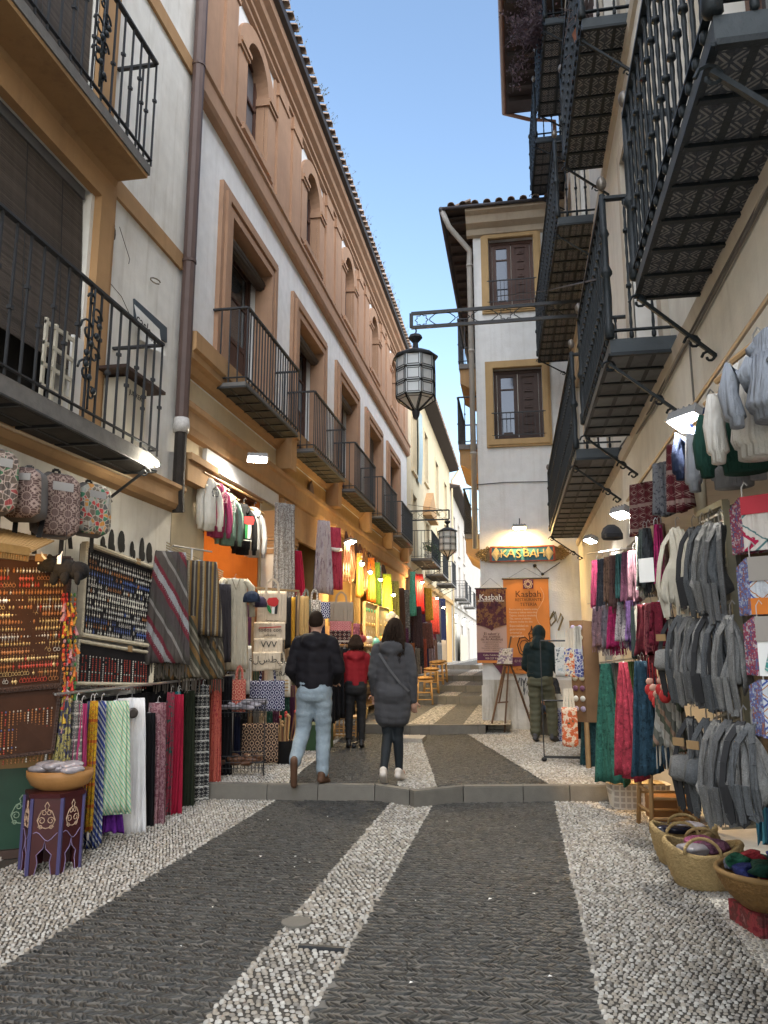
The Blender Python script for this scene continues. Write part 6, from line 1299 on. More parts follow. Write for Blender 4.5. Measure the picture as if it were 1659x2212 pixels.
# farther stall: red and yellow cloths, hanging strings, stools
for bx, col, lb in (((885, 898, 1235, 1330), (.1, .35, .28), 'turquoise'), ((893, 915, 1240, 1325), (.5, .03, .03), 'red'), ((914, 934, 1270, 1340), (.5, .3, .04), 'saffron'), ((930, 948, 1290, 1370), (.4, .05, .04), 'dark red'), ((886, 912, 1310, 1400), (.05, .03, .035), 'black fringed'), ((905, 935, 1345, 1400), (.13, .06, .05), 'brown'), ((890, 908, 1400, 1480), (.14, .12, .1), 'taupe'), ((905, 922, 1380, 1490), (.3, .07, .04), 'rust beaded'), ((920, 940, 1395, 1460), (.22, .16, .16), 'grey mauve'), ((898, 912, 1440, 1500), (.45, .3, .24), 'peach')): hung('far_cloth', lb + ' cloth hanging at the farther stall by the lane', 'cloth', bx, -3.35, None, 30, frizz('far_' + lb, col), nf=3, amp=.03, flare=1.3, d=.12, group='cloths of the farther stall')
for k, (px, py) in enumerate(((926, 1492), (940, 1486), (951, 1480), (960, 1475))):
    p = PZ(px, py, .6); s_ = stool('round-topped wooden stool, %s of the row on the lane steps' % ORD[k], (p.x - .1, p.y, gz(p.y)), .36, .52, WOOD_B, 10, group='stools on the lane steps')
    b = MB(); b.ell((0, 0, 0), .2, .2, .05, 12, 6); wrinkle(solo(b, 'slipper_heap', 'heap of tan slippers on the %s lane stool' % ORD[k], 'slippers', blotch('tan_heap', [(.3, .14, .05), (.5, .28, .1), (.15, .07, .03)], 22), (p.x - .1, p.y, gz(p.y) + .6), 0, 'slipper heaps on the stools', True), .03, 40, k)
m = MB(); p = PX(1005, 1345, -3.5); q = PX(1036, 1440, -3.5); m.box(-3.55, -3.5, p.y - 4, p.y + 1.5, .9, 2.5); tag(ob(m, 'menu_board', mat('cream_menu', (.5, .46, .36), .7, .2, 3)), 'tall cream menu board far down the lane', 'sign')
# potted plants on the cream building balcony
for k in range(4):
    pl = thing('potted_plant', 'potted plant on the cream building balcony, %s along its railing' % ORD[k], 'plant', (XL + .6, 27.8 + k * .75, 4.83), 0, 'potted balcony plants'); m = MB(); m.lathe([(.1, 0), (.15, .26), (.16, .27)], 10); ob(m, 'pot', mat('clay_pot', (.25, .1, .06), .8) if k % 2 else WHITE, pl); lf = MB()
    for j in range(220):
        d = Vector((rnd.gauss(0, 1), rnd.gauss(0, 1), rnd.gauss(.4, .8))).normalized(); p = Vector((0, 0, .42)) + d * rnd.uniform(.1, .34) + Vector((0, 0, -.25 if rnd.random() < .25 else 0)); x = d.orthogonal().normalized() * .035; y = d.cross(x).normalized() * .02
        lf.add([p - x, p + y, p + x, p - y], [(0, 1, 2, 3)])
    ob(lf, 'foliage', mat('pot_leaf', (.06, .09, .04), .7, .4, 12), pl)
# lamps on the left
flood('white floodlight over the sweatshirt shop', PX(556, 992, XL + .45), (.1, -.25, -1), (1, .86, .62), 13, .26, False, PX(548, 978, XL + .02), 34)
flood('white floodlight above the leather bags', PX(757, 1171, XL + .4), (.3, -.1, -1), (1, .8, .5), 12, .26, False, PX(752, 1160, XL + .02), 34)
for k, (px, py) in enumerate(((782, 1218), (800, 1236), (822, 1252), (850, 1285))): bulb('bare warm bulb, %s over the bright scarves of the third shop' % ORD[k], PX(px, py, -3.1), (1, .72, .32), 20, .04, 40, PX(px, py - 10, XL), 'warm bulbs of the third shop')
for k, (px, py) in enumerate(((912, 1258), (944, 1292), (958, 1312))): bulb('gooseneck wall lamp, %s over the farther stall' % ORD[k], PX(px, py, -3.2), (1, .68, .34), 18, .05, 40, PX(px - 6, py - 8, XL), 'gooseneck lamps of the farther stall')
for k, (px, py) in enumerate(((985, 1330), (1003, 1338), (1018, 1345))): bulb('white shop light, %s far down the lane' % ORD[k], PX(px, py, -3.3), (.9, 1, .86), 3, .07, 40, None, 'white shop lights far down the lane')
t = thing('tube_lamp', 'fluorescent tube lamp hung from the near balcony corner', 'lamp', PX(318, 990, -3.3)); a, b = PX(306, 968, -3.35), PX(342, 1000, -3.2); bz = wloc(t); m = MB(); m.bar(a - bz, b - bz, .06, .03); ob(m, 'housing', mat('lamp_housing', (.2, .2, .2), .5), t); m = MB(); dn = Vector((0, 0, -.025)); m.tube([a - bz + dn, b - bz + dn], .015, 8); ob(m, 'tube', emit('tube_glow', (1, .95, .8), 25), t, True)
l = bpy.data.lights.new('lamp_light', 'POINT'); l.energy = 4; l.color = (1, .9, .7); l.shadow_soft_size = .1; link('lamp_light', l, t, tuple((a + b) / 2 - bz + Vector((.02, -.03, -.08))))
bulb('hidden warm bulb under the straw awning', PX(40, 1188, -3.25), (1, .6, .24), 3, .03, 40)
bulb('warm ceiling bulb inside the orange shop', Vector((XL - .8, 9.9, 3.3)), (1, .66, .32), 5, .05, 30)
# boiler cabinet and grilles left on the near balcony
t = thing('balcony_boiler', 'white boiler cabinet lettered JUNKERS on the near balcony', 'boiler', (XL + .16, PX(225, 900, XL).y, 3.3)); m = MB(); m.box(-.14, .1, -.12, .3, 0, .72); ob(m, 'casing', mat('yellowed_enamel', (.6, .56, .46), .5, .15), t); text('JUNKERS', .07, BLACK, t, (.102, .1, .6), (90, 0, 90)); m = MB(); m.box(-.16, .2, -.3, .5, .74, .77); ob(m, 'lid', WOOD_D, t)
t = thing('window_grille', 'old white latticed frame leaning on the near balcony', 'frame', (XL + .25, PX(60, 800, XL).y, 3.3)); m = MB()
for k in range(4): m.box(0, .02, -.2 + k * .13, -.17 + k * .13, 0, .75); 
for k in range(5): m.box(.001, .019, -.2, .22, .02 + k * .17, .05 + k * .17)
ob(m, 'lattice', mat('yellowed_enamel', (.6, .56, .46), .5, .15), t); m = MB(); m.box(-.06, -.03, .25, .4, 0, .8); ob(m, 'post', WHITE, t)
# spray-painted marks on the wall above the silver earrings
m = MB()
for k, (px, py) in enumerate(((222, 1168), (240, 1166), (262, 1162), (285, 1178), (306, 1182), (322, 1186), (338, 1196))):
    p = PX(px, py + 8, XL + .003); m.ell(tuple(p), .003, .045 + .012 * (k % 3), .08 + .03 * ((k * 5) % 3), 9, 7); m.ell(tuple(p + Vector((0, .05, -.05))), .003, .03, .05, 9, 7)
tag(ob(m, 'wall_graffiti', mat('spray_black', (.02, .02, .02), .9, .5, 30)), 'row of black spray paint letter tops above the silver earring board', 'graffiti')
# loose overhead cables
for lab, pts in (('sagging black cable from the high balcony to the white building', [PX(1290, 603, .66), PY(1180, 628, 11.5), PY(1075, 640, WY - .03)]), ('thin cable hanging down the wall by the sweatshirt shop', [PX(452, 1060, XL + .02), PX(448, 1110, XL + .02), PX(440, 1150, XL + .02)]), ('thin cable strung over the far lantern bracket', [PX(882, 1090, XL), PY(925, 1096, 26.6), PY(962, 1102, 26.6)])):
    m = MB(); m.tube(pts, .008, 5); tag(ob(m, 'loose_cable', BLACK), lab, 'cable')
# ------------------------------------------------------------------ right side goods
XS = .93
def rodp(px, py, X=.93): return PX(px, py, X)
m = MB(); m.tube([PX(1690, 600, .9), PX(1355, 1082, .9)], .012, 6); tag(ob(m, 'long_rod', mat('bare_rod', (.4, .3, .2), .5, metal=.3)), 'long metal rod slanting along the cream wall with sweatshirts and shawls', 'rod')
G_R = 'sweatshirts on the right wall rod'
hoodie('navy sweatshirt nearest the floodlight on the right rod', (1512, 1544, 868, 1026), .9, -50, fabric('navy_fleece', (.02, .028, .06)), group=G_R)
hoodie('light grey sweatshirt second on the right rod', (1532, 1602, 850, 1052), .9, -46, fabric('mid_grey_fleece', (.3, .31, .33)), group=G_R)
hoodie('dark green sweatshirt with pale hood third on the right rod', (1562, 1632, 800, 1020), .88, -46, fabric('forest_fleece', (.02, .06, .045)), fabric('light_grey_fleece', (.5, .5, .51)), group=G_R)
hoodie('cream sweatshirt fourth on the right rod', (1586, 1668, 742, 988), .87, -46, fabric('cream_fleece', (.6, .57, .52)), group=G_R)
hoodie('blue grey sweatshirt cut by the picture edge on the right rod', (1632, 1708, 690, 905), .87, -46, fabric('blue_grey_fleece', (.28, .3, .34)), group=G_R)
SHW = ikat('wine_tribal', (.075, .01, .014), (.22, .15, .13), (.16, .09, .08), 14)
for bx, mt, lb in (((1360, 1420, 1043, 1152), SHW, 'wine red tribal shawl at the far end of the right rod'), ((1438, 1484, 958, 1102), SHW, 'wine red tribal shawl hanging beside the floodlit pipe'), ((1408, 1444, 1000, 1112), blotch('slate_scarf', [(.05, .055, .065), (.14, .14, .15), (.04, .04, .05)], 26), 'slate grey scarf between the two wine red shawls')): hung('tribal_shawl', lb, 'shawl', bx, .92, None, -42, mt, nf=2, amp=.02, flare=1.15, d=.05, group='shawls on the right rod', hanger=False)
# rack of scarves along the opening: three tiers
def tier(names, cols, x0, x1, y0s, y1s, place, grp, X=XS, fr=.09, flare=1.25, nf=4, wmul=1.5, pat=None):
    n = len(cols); w = (x1 - x0) / n
    for i, (nm, c) in enumerate(zip(names, cols)):
        u = (i + .5) / n; cx = x0 + (x1 - x0) * u; y0 = y0s[0] + (y0s[1] - y0s[0]) * u; y1 = y1s[0] + (y1s[1] - y1s[0]) * u + rnd.uniform(-16, 9)
        mt = frizz('weave_%s_%s' % (grp[:6], nm), c) if not isinstance(c, bpy.types.Material) else c
        hung('hanging_scarf', '%s scarf, %s along from the lane, %s' % (nm, ORD[i], place), 'scarf', (cx - w * wmul / 2, cx + w * wmul / 2, y0, y1), X + (rnd.uniform(-.05, .05) if flare < 3 else -.08 + .16 * (i % 2)), None, -38 + rnd.uniform(-22, 18), mt, nf=nf * rnd.uniform(.7, 1.2), amp=.034, flare=flare * rnd.uniform(.85, 1.3), d=.09, fr=fr, group=grp)
tier(['crimson', 'slate', 'tan', 'brown', 'teal', 'mauve', 'dusky pink'], [(.15, .015, .045), (.045, .05, .065), (.2, .12, .085), (.09, .05, .045), (.03, .085, .085), (.13, .05, .085), (.15, .075, .095)], 1282, 1374, (1212, 1188), (1335, 1318), 'upper tier beside the caps', 'upper tier of scarves')
tier(['dusty mauve', 'lilac grey', 'raspberry', 'grey print', 'violet'], [(.2, .13, .16), (.2, .17, .2), (.33, .02, .1), blotch('grey_print_scarf', [(.08, .07, .08), (.3, .27, .28), (.14, .12, .14)], 40), (.11, .06, .16)], 1286, 1374, (1312, 1296), (1424, 1412), 'middle tier of the scarf rack', 'middle tier of scarves')
tier(['pine teal', 'dark teal', 'sea green', 'slate blue', 'coral red', 'olive green', 'petrol blue', 'steel blue'], [(.02, .06, .07), (.018, .055, .065), (.03, .12, .09), (.04, .055, .08), (.28, .03, .05), (.08, .11, .035), (.025, .06, .09), (.04, .07, .11)], 1262, 1412, (1436, 1426), (1692, 1665), 'long bottom tier', 'bottom tier of scarves', .9, 0, 4.2, 2.4, 1.5)
m = MB(); base = PX(1272, 1500, 1.0)
for y0 in (1186, 1294, 1424): a, b = PX(1270, y0 + 10, .95), PX(1416, y0 - 8, .95); m.tube([a, b], .01, 6); m.tube([a, (XR + .02, a.y, a.z + .02)], .008, 5)
tag(ob(m, 'scarf_rack', STEEL), 'chrome bars holding the three tiers of scarves', 'rack')
t = thing('cap_stand', 'stack of dark caps on a hook above the scarf tiers', 'cap', PX(1325, 1186, .95)); m = MB()
for k in range(3): m.lathe([(.1, -.02), (.1, .03), (.08, .08), (.04, .11), (.004, .115)], 14, (0, .05 * k, .12 + .015 * k)); m.prism([(-.09, -.09), (.09, -.09), (.07, -.18), (-.07, -.18)], .1 + .015 * k, .11 + .015 * k)
ob(m, 'cap_body', mat('dark_cap_cloth', (.04, .042, .05), .9, .3, rv=.3), t, True)
# second rack by the wall: pale scarves above, dark red below
tier(['sage and white', 'slate green', 'charcoal', 'gold print', 'ochre print', 'magenta', 'brown print'], [blotch('sage_white', [(.2, .26, .22), (.45, .48, .42), (.26, .3, .27)], 30), (.09, .11, .1), (.05, .055, .06), blotch('gold_print', [(.35, .26, .12), (.5, .42, .26), (.16, .1, .06)], 30), blotch('ochre_print', [(.3, .18, .08), (.42, .33, .2), (.1, .06, .05)], 34), (.42, .03, .14), (.2, .11, .09)], 1378, 1432, (1148, 1130), (1300, 1285), 'pale cluster by the canvas backpack', 'pale scarves by the canvas backpack', .92)
tier(['black and cream', 'dark red', 'wine print', 'deep red', 'grey paisley'], [stripes('cream_black_check', [(0, (.5, .46, .4)), (.3, (.35, .17, .13)), (.42, (.5, .46, .4)), (.6, (.02, .03, .03))], 5), (.14, .02, .03), blotch('wine_print', [(.1, .015, .03), (.25, .06, .07), (.07, .01, .02)], 36), (.16, .015, .03), blotch('grey_paisley', [(.1, .1, .13), (.25, .25, .28), (.07, .07, .09)], 34)], 1366, 1446, (1310, 1296), (1474, 1470), 'cluster under the pale scarves', 'dark red scarves', .9, .2)
hung('plaid_scarf', 'long plaid scarf with cream fringe above the box stool', 'scarf', (1415, 1472, 1500, 1668), .85, None, -40, stripes('olive_plaid', [(0, (.3, .27, .23)), (.2, (.09, .1, .07)), (.4, (.26, .17, .12)), (.55, (.12, .12, .1)), (.8, (.35, .33, .29))], 7, 'd'), nf=4, amp=.03, flare=1.3, d=.1, fr=.14, frm=mat('cream_fringe', (.45, .42, .36)))
# canvas backpack and grey strap bags on the wire panel
CAN = fabric('cream_canvas', (.5, .46, .38)); GRY = [blotch('grey_hemp_%d' % k, [tuple(q * .55 for q in c), c, tuple(q * .8 for q in c), tuple(q * 1.5 for q in c)], 90, (1, 1, 1)) for k, c in enumerate(((.17, .167, .16), (.12, .12, .12), (.26, .25, .235), (.09, .095, .1)))]
t = strap_bag('large cream canvas backpack with a white price tag', (1420, 1500, 1140, 1328), .86, -40, CAN, 'hemp bags on the wire panel', 0, None, False)
for o in t.children:
    if o.name.startswith('bag_body'): o.scale = (1.25, 1.3, 1.15)
m = MB(); m.box(-.15, -.06, -.15, -.147, -.3, -.17); ob(m, 'price_tag', WHITE, t)
def bags(lst, place, X, pk=()):
    for i, bx in enumerate(lst): strap_bag('grey hemp %s, %s from the lane in the %s cluster' % ('backpack' if i in pk else 'strap bag', ORD[i], place), bx, X, -48, GRY[(i * 3 + int(bx[2])) % 4], 'hemp bags on the wire panel', i, GRY[(i + 2) % 4] if i % 4 else mat('dark_webbing', (.03, .03, .032), .9), i in pk)
bags([(1478, 1512, 1140, 1310), (1496, 1530, 1136, 1322), (1514, 1548, 1128, 1330), (1534, 1572, 1130, 1338)], 'topmost', .85)
bags([(1434, 1470, 1334, 1500), (1450, 1486, 1330, 1512), (1470, 1508, 1332, 1520), (1494, 1528, 1336, 1516), (1512, 1550, 1326, 1528), (1534, 1574, 1328, 1532), (1556, 1600, 1330, 1538)], 'middle', .82, (0,))
bags([(1466, 1520, 1548, 1745), (1502, 1550, 1552, 1760), (1526, 1572, 1556, 1772), (1550, 1598, 1556, 1780), (1576, 1628, 1560, 1770), (1600, 1648, 1565, 1765)], 'lowest', .78, (0, 1))
t = thing('mesh_screen', 'perforated metal panel door carrying the grey hemp bags', 'panel', PX(1600, 1780, .98)); bz = wloc(t); C = [PX(1508, 1112, 1.04) - bz, PX(1566, 1085, .98) - bz, PX(1642, 1785, .93) - bz, PX(1560, 1790, 1.04) - bz]; m = MB()
for k in range(34): u = k / 33; m.bar(C[0].lerp(C[3], u), C[1].lerp(C[2], u), .006, .012)
for k in range(9): u = k / 8; m.bar(C[0].lerp(C[1], u), C[3].lerp(C[2], u), .004, .004)
ob(m, 'mesh', mat('olive_wire', (.2, .19, .15), .6), t); m = MB(); m.bar(C[1], C[2], .035, .05); m.bar(C[0], C[1], .03, .03); ob(m, 'edge_post', mat('olive_paint', (.24, .22, .15), .6), t)
m = MB(); C2 = [c + Vector((.05, .03, 0)) for c in C]; m.add(C2, [(0, 1, 2, 3)]); ob(m, 'back_sheet', mat('dim_sheet', (.1, .1, .085), .9), t)
# tea-towel packs at the picture edge
def pack(lab, bx, fn, cards, k):
    p, w, h = fit(*bx, X=.86, a=-35); t = thing('towel_pack', lab, 'towel pack', p, -35, 'printed towel packs'); w = .34
    for j in range(7):
        m = MB(); x = -.012 - j * .011; m.box(x, x + .2, -.015 + .014 * j, -.012 + .014 * j, -h + .004 * (j % 3), -.004 * j); ob(m, 'folded_towel', cards, t)
    m = MB(); m.box(0, w, -.02, .0, -h, 0); ob(m, 'front_towel', fn, t); hook(t, .01); return t, w, h
def tilefn(name, a, b, c, k=11): return mosaic(name, a, [b, c, a, b], k)
RG = ikat('red_tile_print', (.66, .6, .55), (.42, .02, .07), (.1, .2, .2), 5); BT = ikat('blue_tile_print', (.5, .52, .55), (.06, .09, .3), (.4, .16, .05), 11)
STR = blotch('blue_edges', [(.06, .08, .2), (.34, .36, .42), (.12, .14, .3), (.25, .1, .07), (.4, .4, .42)], 45); STRR = blotch('mixed_edges', [(.16, .1, .22), (.4, .36, .36), (.28, .05, .08), (.1, .1, .2), (.35, .3, .15)], 45)
t, w, h = pack('red star tile towel pack with a red header card, uppermost', (1566, 1640, 1076, 1192), RG, STRR, 0); m = MB(); m.box(.0, w, -.026, -.021, -.07, 0); ob(m, 'header_card', mat('red_card', (.5, .03, .05), .5), t); text('Granada', .05, BLACK, t, (.17, -.028, -h * .86))
t, w, h = pack('blue tile towel pack with an orange hem, second down', (1582, 1656, 1205, 1328), BT, STR, 1); m = MB(); m.box(.0, w, -.026, -.021, -h, -h + .06); ob(m, 'hem', mat('orange_hem', (.6, .17, .02), .6), t); m = MB(); m.box(.0, w, -.026, -.021, -.09, 0); ob(m, 'header_card', mat('grey_card', (.3, .27, .24), .5), t)
t, w, h = pack('white towel pack with a patterned butterfly, third down', (1598, 1672, 1332, 1460), WHITE, STRR, 2)
m = MB(); m.box(.0, w, -.026, -.021, -.09, 0); ob(m, 'header_card', mat('grey_card', (.3, .27, .24), .5), t); text('GAVI', .03, WHITE, t, (.2, -.028, -.05)); text('Granada', .045, BLACK, t, (.2, -.024, -h * .88))
BF = mosaic('butterfly_print', (.5, .5, .48), [(.05, .25, .22), (.5, .08, .05), (.03, .03, .04), (.1, .35, .3)], 45)
for s_ in (-1, 1): decal(t, [(.17 + s_ * .01, -.2), (.17 + s_ * .13, -.12), (.17 + s_ * .15, -.19), (.17 + s_ * .07, -.25)], BF, -.022, 'butterfly_wing'); decal(t, [(.17 + s_ * .01, -.23), (.17 + s_ * .08, -.26), (.17 + s_ * .06, -.34), (.17 + s_ * .02, -.3)], BF, -.022, 'butterfly_wing')
t, w, h = pack('blue ceramic print towel pack, lowest', (1612, 1686, 1468, 1594), BT, STR, 3)
hung('striped_skirt', 'turquoise striped skirt cut by the picture edge above the big bowl', 'skirt', (1636, 1700, 1640, 1815), .9, None, -40, stripes('turq_stripe', [(0, (.05, .17, .24)), (.4, (.1, .3, .36)), (.7, (.03, .08, .14))], 16), nf=5, amp=.02, flare=1.4, d=.1)
# printed shopping bags and magnet board near the restaurant wall
FLW = blotch('flower_print', [(.62, .58, .5), (.55, .14, .05), (.62, .6, .52), (.06, .08, .3), (.6, .3, .04)], 13); FLB = mosaic('blue_tile_bag', (.5, .5, .52), [(.05, .06, .2), (.4, .42, .5), (.1, .1, .28)], 34)
hv = [((1198, 1224, 1398, 1462), blotch('photo_bag', [(.35, .42, .46), (.6, .6, .58), (.1, .12, .14)], 8), 'pale printed shopper with a street photograph by the restaurant wall'), ((1218, 1246, 1400, 1462), FLW, 'white shopper printed with orange flowers, upper row'), ((1240, 1258, 1402, 1462), FLB, 'blue tile printed shopper, upper row'), ((1196, 1216, 1530, 1606), FLB, 'navy tile printed shopper, lower row'), ((1212, 1246, 1528, 1612), blotch('dark_flower', [(.05, .1, .06), (.5, .12, .05), (.6, .5, .4), (.06, .2, .12)], 13), 'green shopper with orange blossoms, lower row')]
for bx, mt, lb in hv:
    t, w, h = tote(lb, bx, .55, -22, mt, 'printed shoppers by the restaurant', False); m = MB()
    for x in (-.3, -.1, .1, .3): ribbon(m, [(x * w, 0, 0), (x * w * .7, 0, .22)], .03, .004)
    ob(m, 'handles', fabric('white_canvas', (.64, .6, .52)), t)
rp = PX(1236, 1600, .6); t = thing('shopper_rack', 'wheeled rack with printed shoppers by the restaurant', 'rack', (rp.x, rp.y, KZ)); m = MB(); m.tube([(-.35, 0, 1.5), (.3, 0, 1.5)], .012, 6); m.tube([(-.35, .02, .75), (.3, .02, .75)], .012, 6); m.tube([(.3, 0, .05), (.3, 0, 1.5)], .015, 6); m.tube([(-.35, .02, .05), (-.35, .02, 1.5)], .008, 6); m.bar((-.35, .02, .06), (.3, .02, .06), .03); m.bar((.3, -.3, .05), (.3, .3, .05), .03); ob(m, 'rack_frame', IRON, t)
for x, y in ((.3, -.3), (.3, .3), (-.35, .02)): m = MB(); m.ell((x, y, .03), .035, .02, .03, 8, 6); ob(m, 'caster', BLACK, t, True)
p, w, h = fit(1238, 1276, 1340, 1560, X=.75, a=-30); t = thing('magnet_board', 'brown wooden board of round souvenir magnets', 'display board', p, -30); m = MB(); m.box(-.16, .02, -.02, .02, -h, 0); m.add([(.02, -.02, 0), (.16, .08, -.02), (.16, .08, -h), (.02, -.02, -h)], [(0, 1, 2, 3)]); ob(m, 'panel', mat('magnet_wood', (.16, .09, .045), .8, .3), t)
for k in range(9):
    for j in range(2): m = MB(); m.ell((-.11 + .09 * j, -.03, -.09 - k * h / 10), .035, .016, .035, 10, 6); ob(m, 'magnet', mat('magnet_%d' % (k % 4), [(.3, .25, .35), (.4, .38, .3), (.12, .05, .1), (.5, .5, .48)][k % 4], .4), t, True)
m = MB(); m.tube([(0, 0, -h), (0, 0, -(p.z - KZ))], .03, 6); ob(m, 'leg', WOOD, t)
p = PX(1247, 1560, .7); t = thing('spoon_holder', 'black holder of carved wooden spoons beside the shoppers', 'holder', p - Vector((0, 0, .2))); m = MB(); m.lathe([(.1, 0), (.13, .25), (.12, .25), (.09, .02)], 12); ob(m, 'holder_body', BLACK, t)
for k in range(5): m = MB(); m.tube([(-.06 + .03 * k, 0, .1), (-.1 + .05 * k, 0, .45)], .012, 5); m.ell((-.11 + .055 * k, 0, .5), .03, .012, .07, 8, 6); solo(m, 'wooden_spoon', 'carved wooden spoon standing in the black holder', 'spoon', WOOD if k % 2 else mat('green_spoon', (.04, .18, .12)), tuple(p - Vector((0, 0, .2))), 0, 'spoons in the black holder')
# floor-level goods: box stool, white basket, straw baskets, bowl on a red box
s = PZ(1400, 1792, 0); sx, sy = s.x + .17, s.y + .08
stool('tall pale wooden stool carrying a box of folded cloths', (sx, sy, 0), .38, .52, WOOD, 8)
t = thing('wooden_box', 'reddish wooden box of folded cloths on the tall stool', 'box', (sx, sy, .556), 8); m = MB(); m.add([(-.2, -.17, 0), (.2, -.17, 0), (.2, .17, 0), (-.2, .17, 0), (-.26, -.22, .16), (.26, -.22, .16), (.26, .22, .16), (-.26, .22, .16)], [(0, 3, 2, 1), (0, 1, 5, 4), (1, 2, 6, 5), (2, 3, 7, 6), (3, 0, 4, 7)]); ob(m, 'box_body', mat('red_brown_box', (.2, .07, .035), .5, .3, 5), t)
for k in range(9):
    m = MB(); m.ell((0, 0, 0), .045, .15, .09, 10, 7); o = solo(m, 'folded_cloth', 'rolled %s cloth standing in the wooden box, %s from the lane' % (['blue', 'teal', 'grey'][k % 3], ORD[k]), 'cloth', frizz('roll_%d' % (k % 3), [(.06, .1, .18), (.05, .16, .15), (.18, .17, .16)][k % 3]), (sx - .22 + .055 * k, sy, .72 + .01 * (k % 2)), 0, 'cloths in the wooden box', True); wrinkle(o, .008, 30, k)
for k in range(5):
    p = PX(1405 + k * 8, 1490 + (k % 3) * 14, .8); m = MB(); m.ell((0, 0, 0), .035, .03, .04, 10, 7); m.ell((0, -.0, .05), .026, .024, .024, 8, 6, 1); m.tube([(0, 0, .07), (0, 0, .2)], .002, 4); solo(m, 'felt_doll', 'tiny red felt doll on a string above the box, %s of five' % ORD[k], 'doll', [mat('felt_red', (.45, .03, .03)), mat('felt_pink', (.55, .3, .22))], tuple(p), 0, 'felt dolls on strings', True)
wbp = PZ(1380, 1750, 0); t = thing('plastic_basket', 'white plastic basket with a checked lining under the teal scarves', 'basket', (wbp.x + .02, wbp.y + .16, 0), 8); m = MB(); V = []
LIN = pmat('checked_plastic', lambda g, x, y, z: g.mix(((x * 18).fr().lt(.3)).mx((z * 18).fr().lt(.3)), (.42, .38, .34), (.66, .62, .57)), .5)
for zz, s_ in ((0, .9), (.2, 1.0), (.23, 1.03), (.2, .97), (.02, .87)):
    for k in range(32): q = 2 * math.pi * k / 32; c, n_ = math.cos(q), math.sin(q); V.append((.29 * s_ * math.copysign(abs(c) ** .4, c), .17 * s_ * math.copysign(abs(n_) ** .4, n_), zz))
m.add(V, [(j * 32 + k, j * 32 + (k + 1) % 32, (j + 1) * 32 + (k + 1) % 32, (j + 1) * 32 + k) for j in range(4) for k in range(32)] + [tuple(4 * 32 + k for k in range(32))]); ob(m, 'basket_body', LIN, t)
m = MB(); m.box(-.24, .24, -.12, .12, .12, .24); wrinkle(solo(m, 'folded_goods', 'folded printed goods filling the white plastic basket', 'cloth', blotch('warm_goods', [(.4, .28, .15), (.5, .4, .25), (.2, .12, .07)], 18), tuple(t.location), 8), .01, 30)
m = MB(); m.box(-.2, .2, -.15, .15, 0, .2); m.box(-.21, .21, -.16, -.15, .17, .21); solo(m, 'cardboard_box', 'brown cardboard box behind the tall stool', 'box', mat('brown_box', (.26, .13, .05), .8), (sx + .12, sy + .42, 0), 5)
b1 = PZ(1508, 1930, 0); b0 = PZ(1462, 1880, 0)
BAG_F = [(-.07, -.05, .23, .12, .07, .04, PLASTIC, 'wrapped_shawl', 'plastic wrapped lilac shawl lying left in the front straw basket', 'packet'), (.07, .0, .24, .1, .08, .045, frizz('plum_wool', (.14, .06, .1)), 'rolled_shawl', 'rolled plum shawl lying right in the front straw basket', 'shawl'), (.0, .08, .25, .11, .06, .04, frizz('pink_wool', (.28, .08, .15)), 'pink_shawl', 'rolled pink shawl at the back of the front straw basket', 'shawl')]
basket('front straw shopping basket with rope handles and wrapped shawls', (1.14, 5.66, 0), .215, .25, STRAW, 1.15, .7, rz=-12, fold=.07, group='straw baskets on the right pebbles', fill=BAG_F)
basket('rear straw shopping basket half hidden behind the front one', (1.12, 6.18, 0), .2, .24, STRAW, 1.15, .7, rz=-12, fold=.07, group='straw baskets on the right pebbles', fill=[(-.05, -.04, .24, .16, .06, .03, mat('shiny_black_pack', (.02, .02, .035), .15), 'black_packet', 'shiny black packet lying in the rear straw basket', 'packet'), (.05, .06, .25, .12, .05, .03, PLASTIC, 'clear_packet', 'clear packet standing in the rear straw basket', 'packet')])
rb_ = PZ(1588, 1992, 0); rx, ry = 1.36, 4.9
t = thing('red_box', 'worn red patterned box under the big wicker bowl', 'box', (rx, ry, 0), 14); m = MB(); m.box(-.2, .2, -.16, .16, 0, .11); ob(m, 'box_body', blotch('worn_red', [(.2, .02, .035), (.3, .05, .06), (.14, .04, .04), (.28, .12, .12)], 14), t); m = MB(); m.box(-.01, .06, -.165, -.16, 0, .11); ob(m, 'strap', BLACK, t)
t = thing('wicker_bowl', 'big brown wicker bowl heaped with shiny scarves at the picture edge', 'bowl', (rx - .06, ry - .03, .11)); m = MB(); prof = [(.12, 0), (.18, .05), (.22, .1), (.245, .15), (.25, .18)]
prof2 = []
for (a, b), (c_, d_) in zip(prof, prof[1:]):
    for k in range(4): u = k / 4; prof2.append((a + (c_ - a) * u + .005 * (k % 2), b + (d_ - b) * u))
m.lathe(prof2 + [(.255, .19), (.242, .195), (.225, .15), (.15, .08), (.01, .06)], 32, cap=False); ob(m, 'woven_body', STRAW2, t, True); m = MB(); m.tube([(.25 * math.cos(q), .25 * math.sin(q), .19) for q in [k * math.pi / 16 for k in range(33)]], .016, 6); ob(m, 'rim', mat('rim_cane', (.36, .22, .09), .6, .3, 20), t, True)
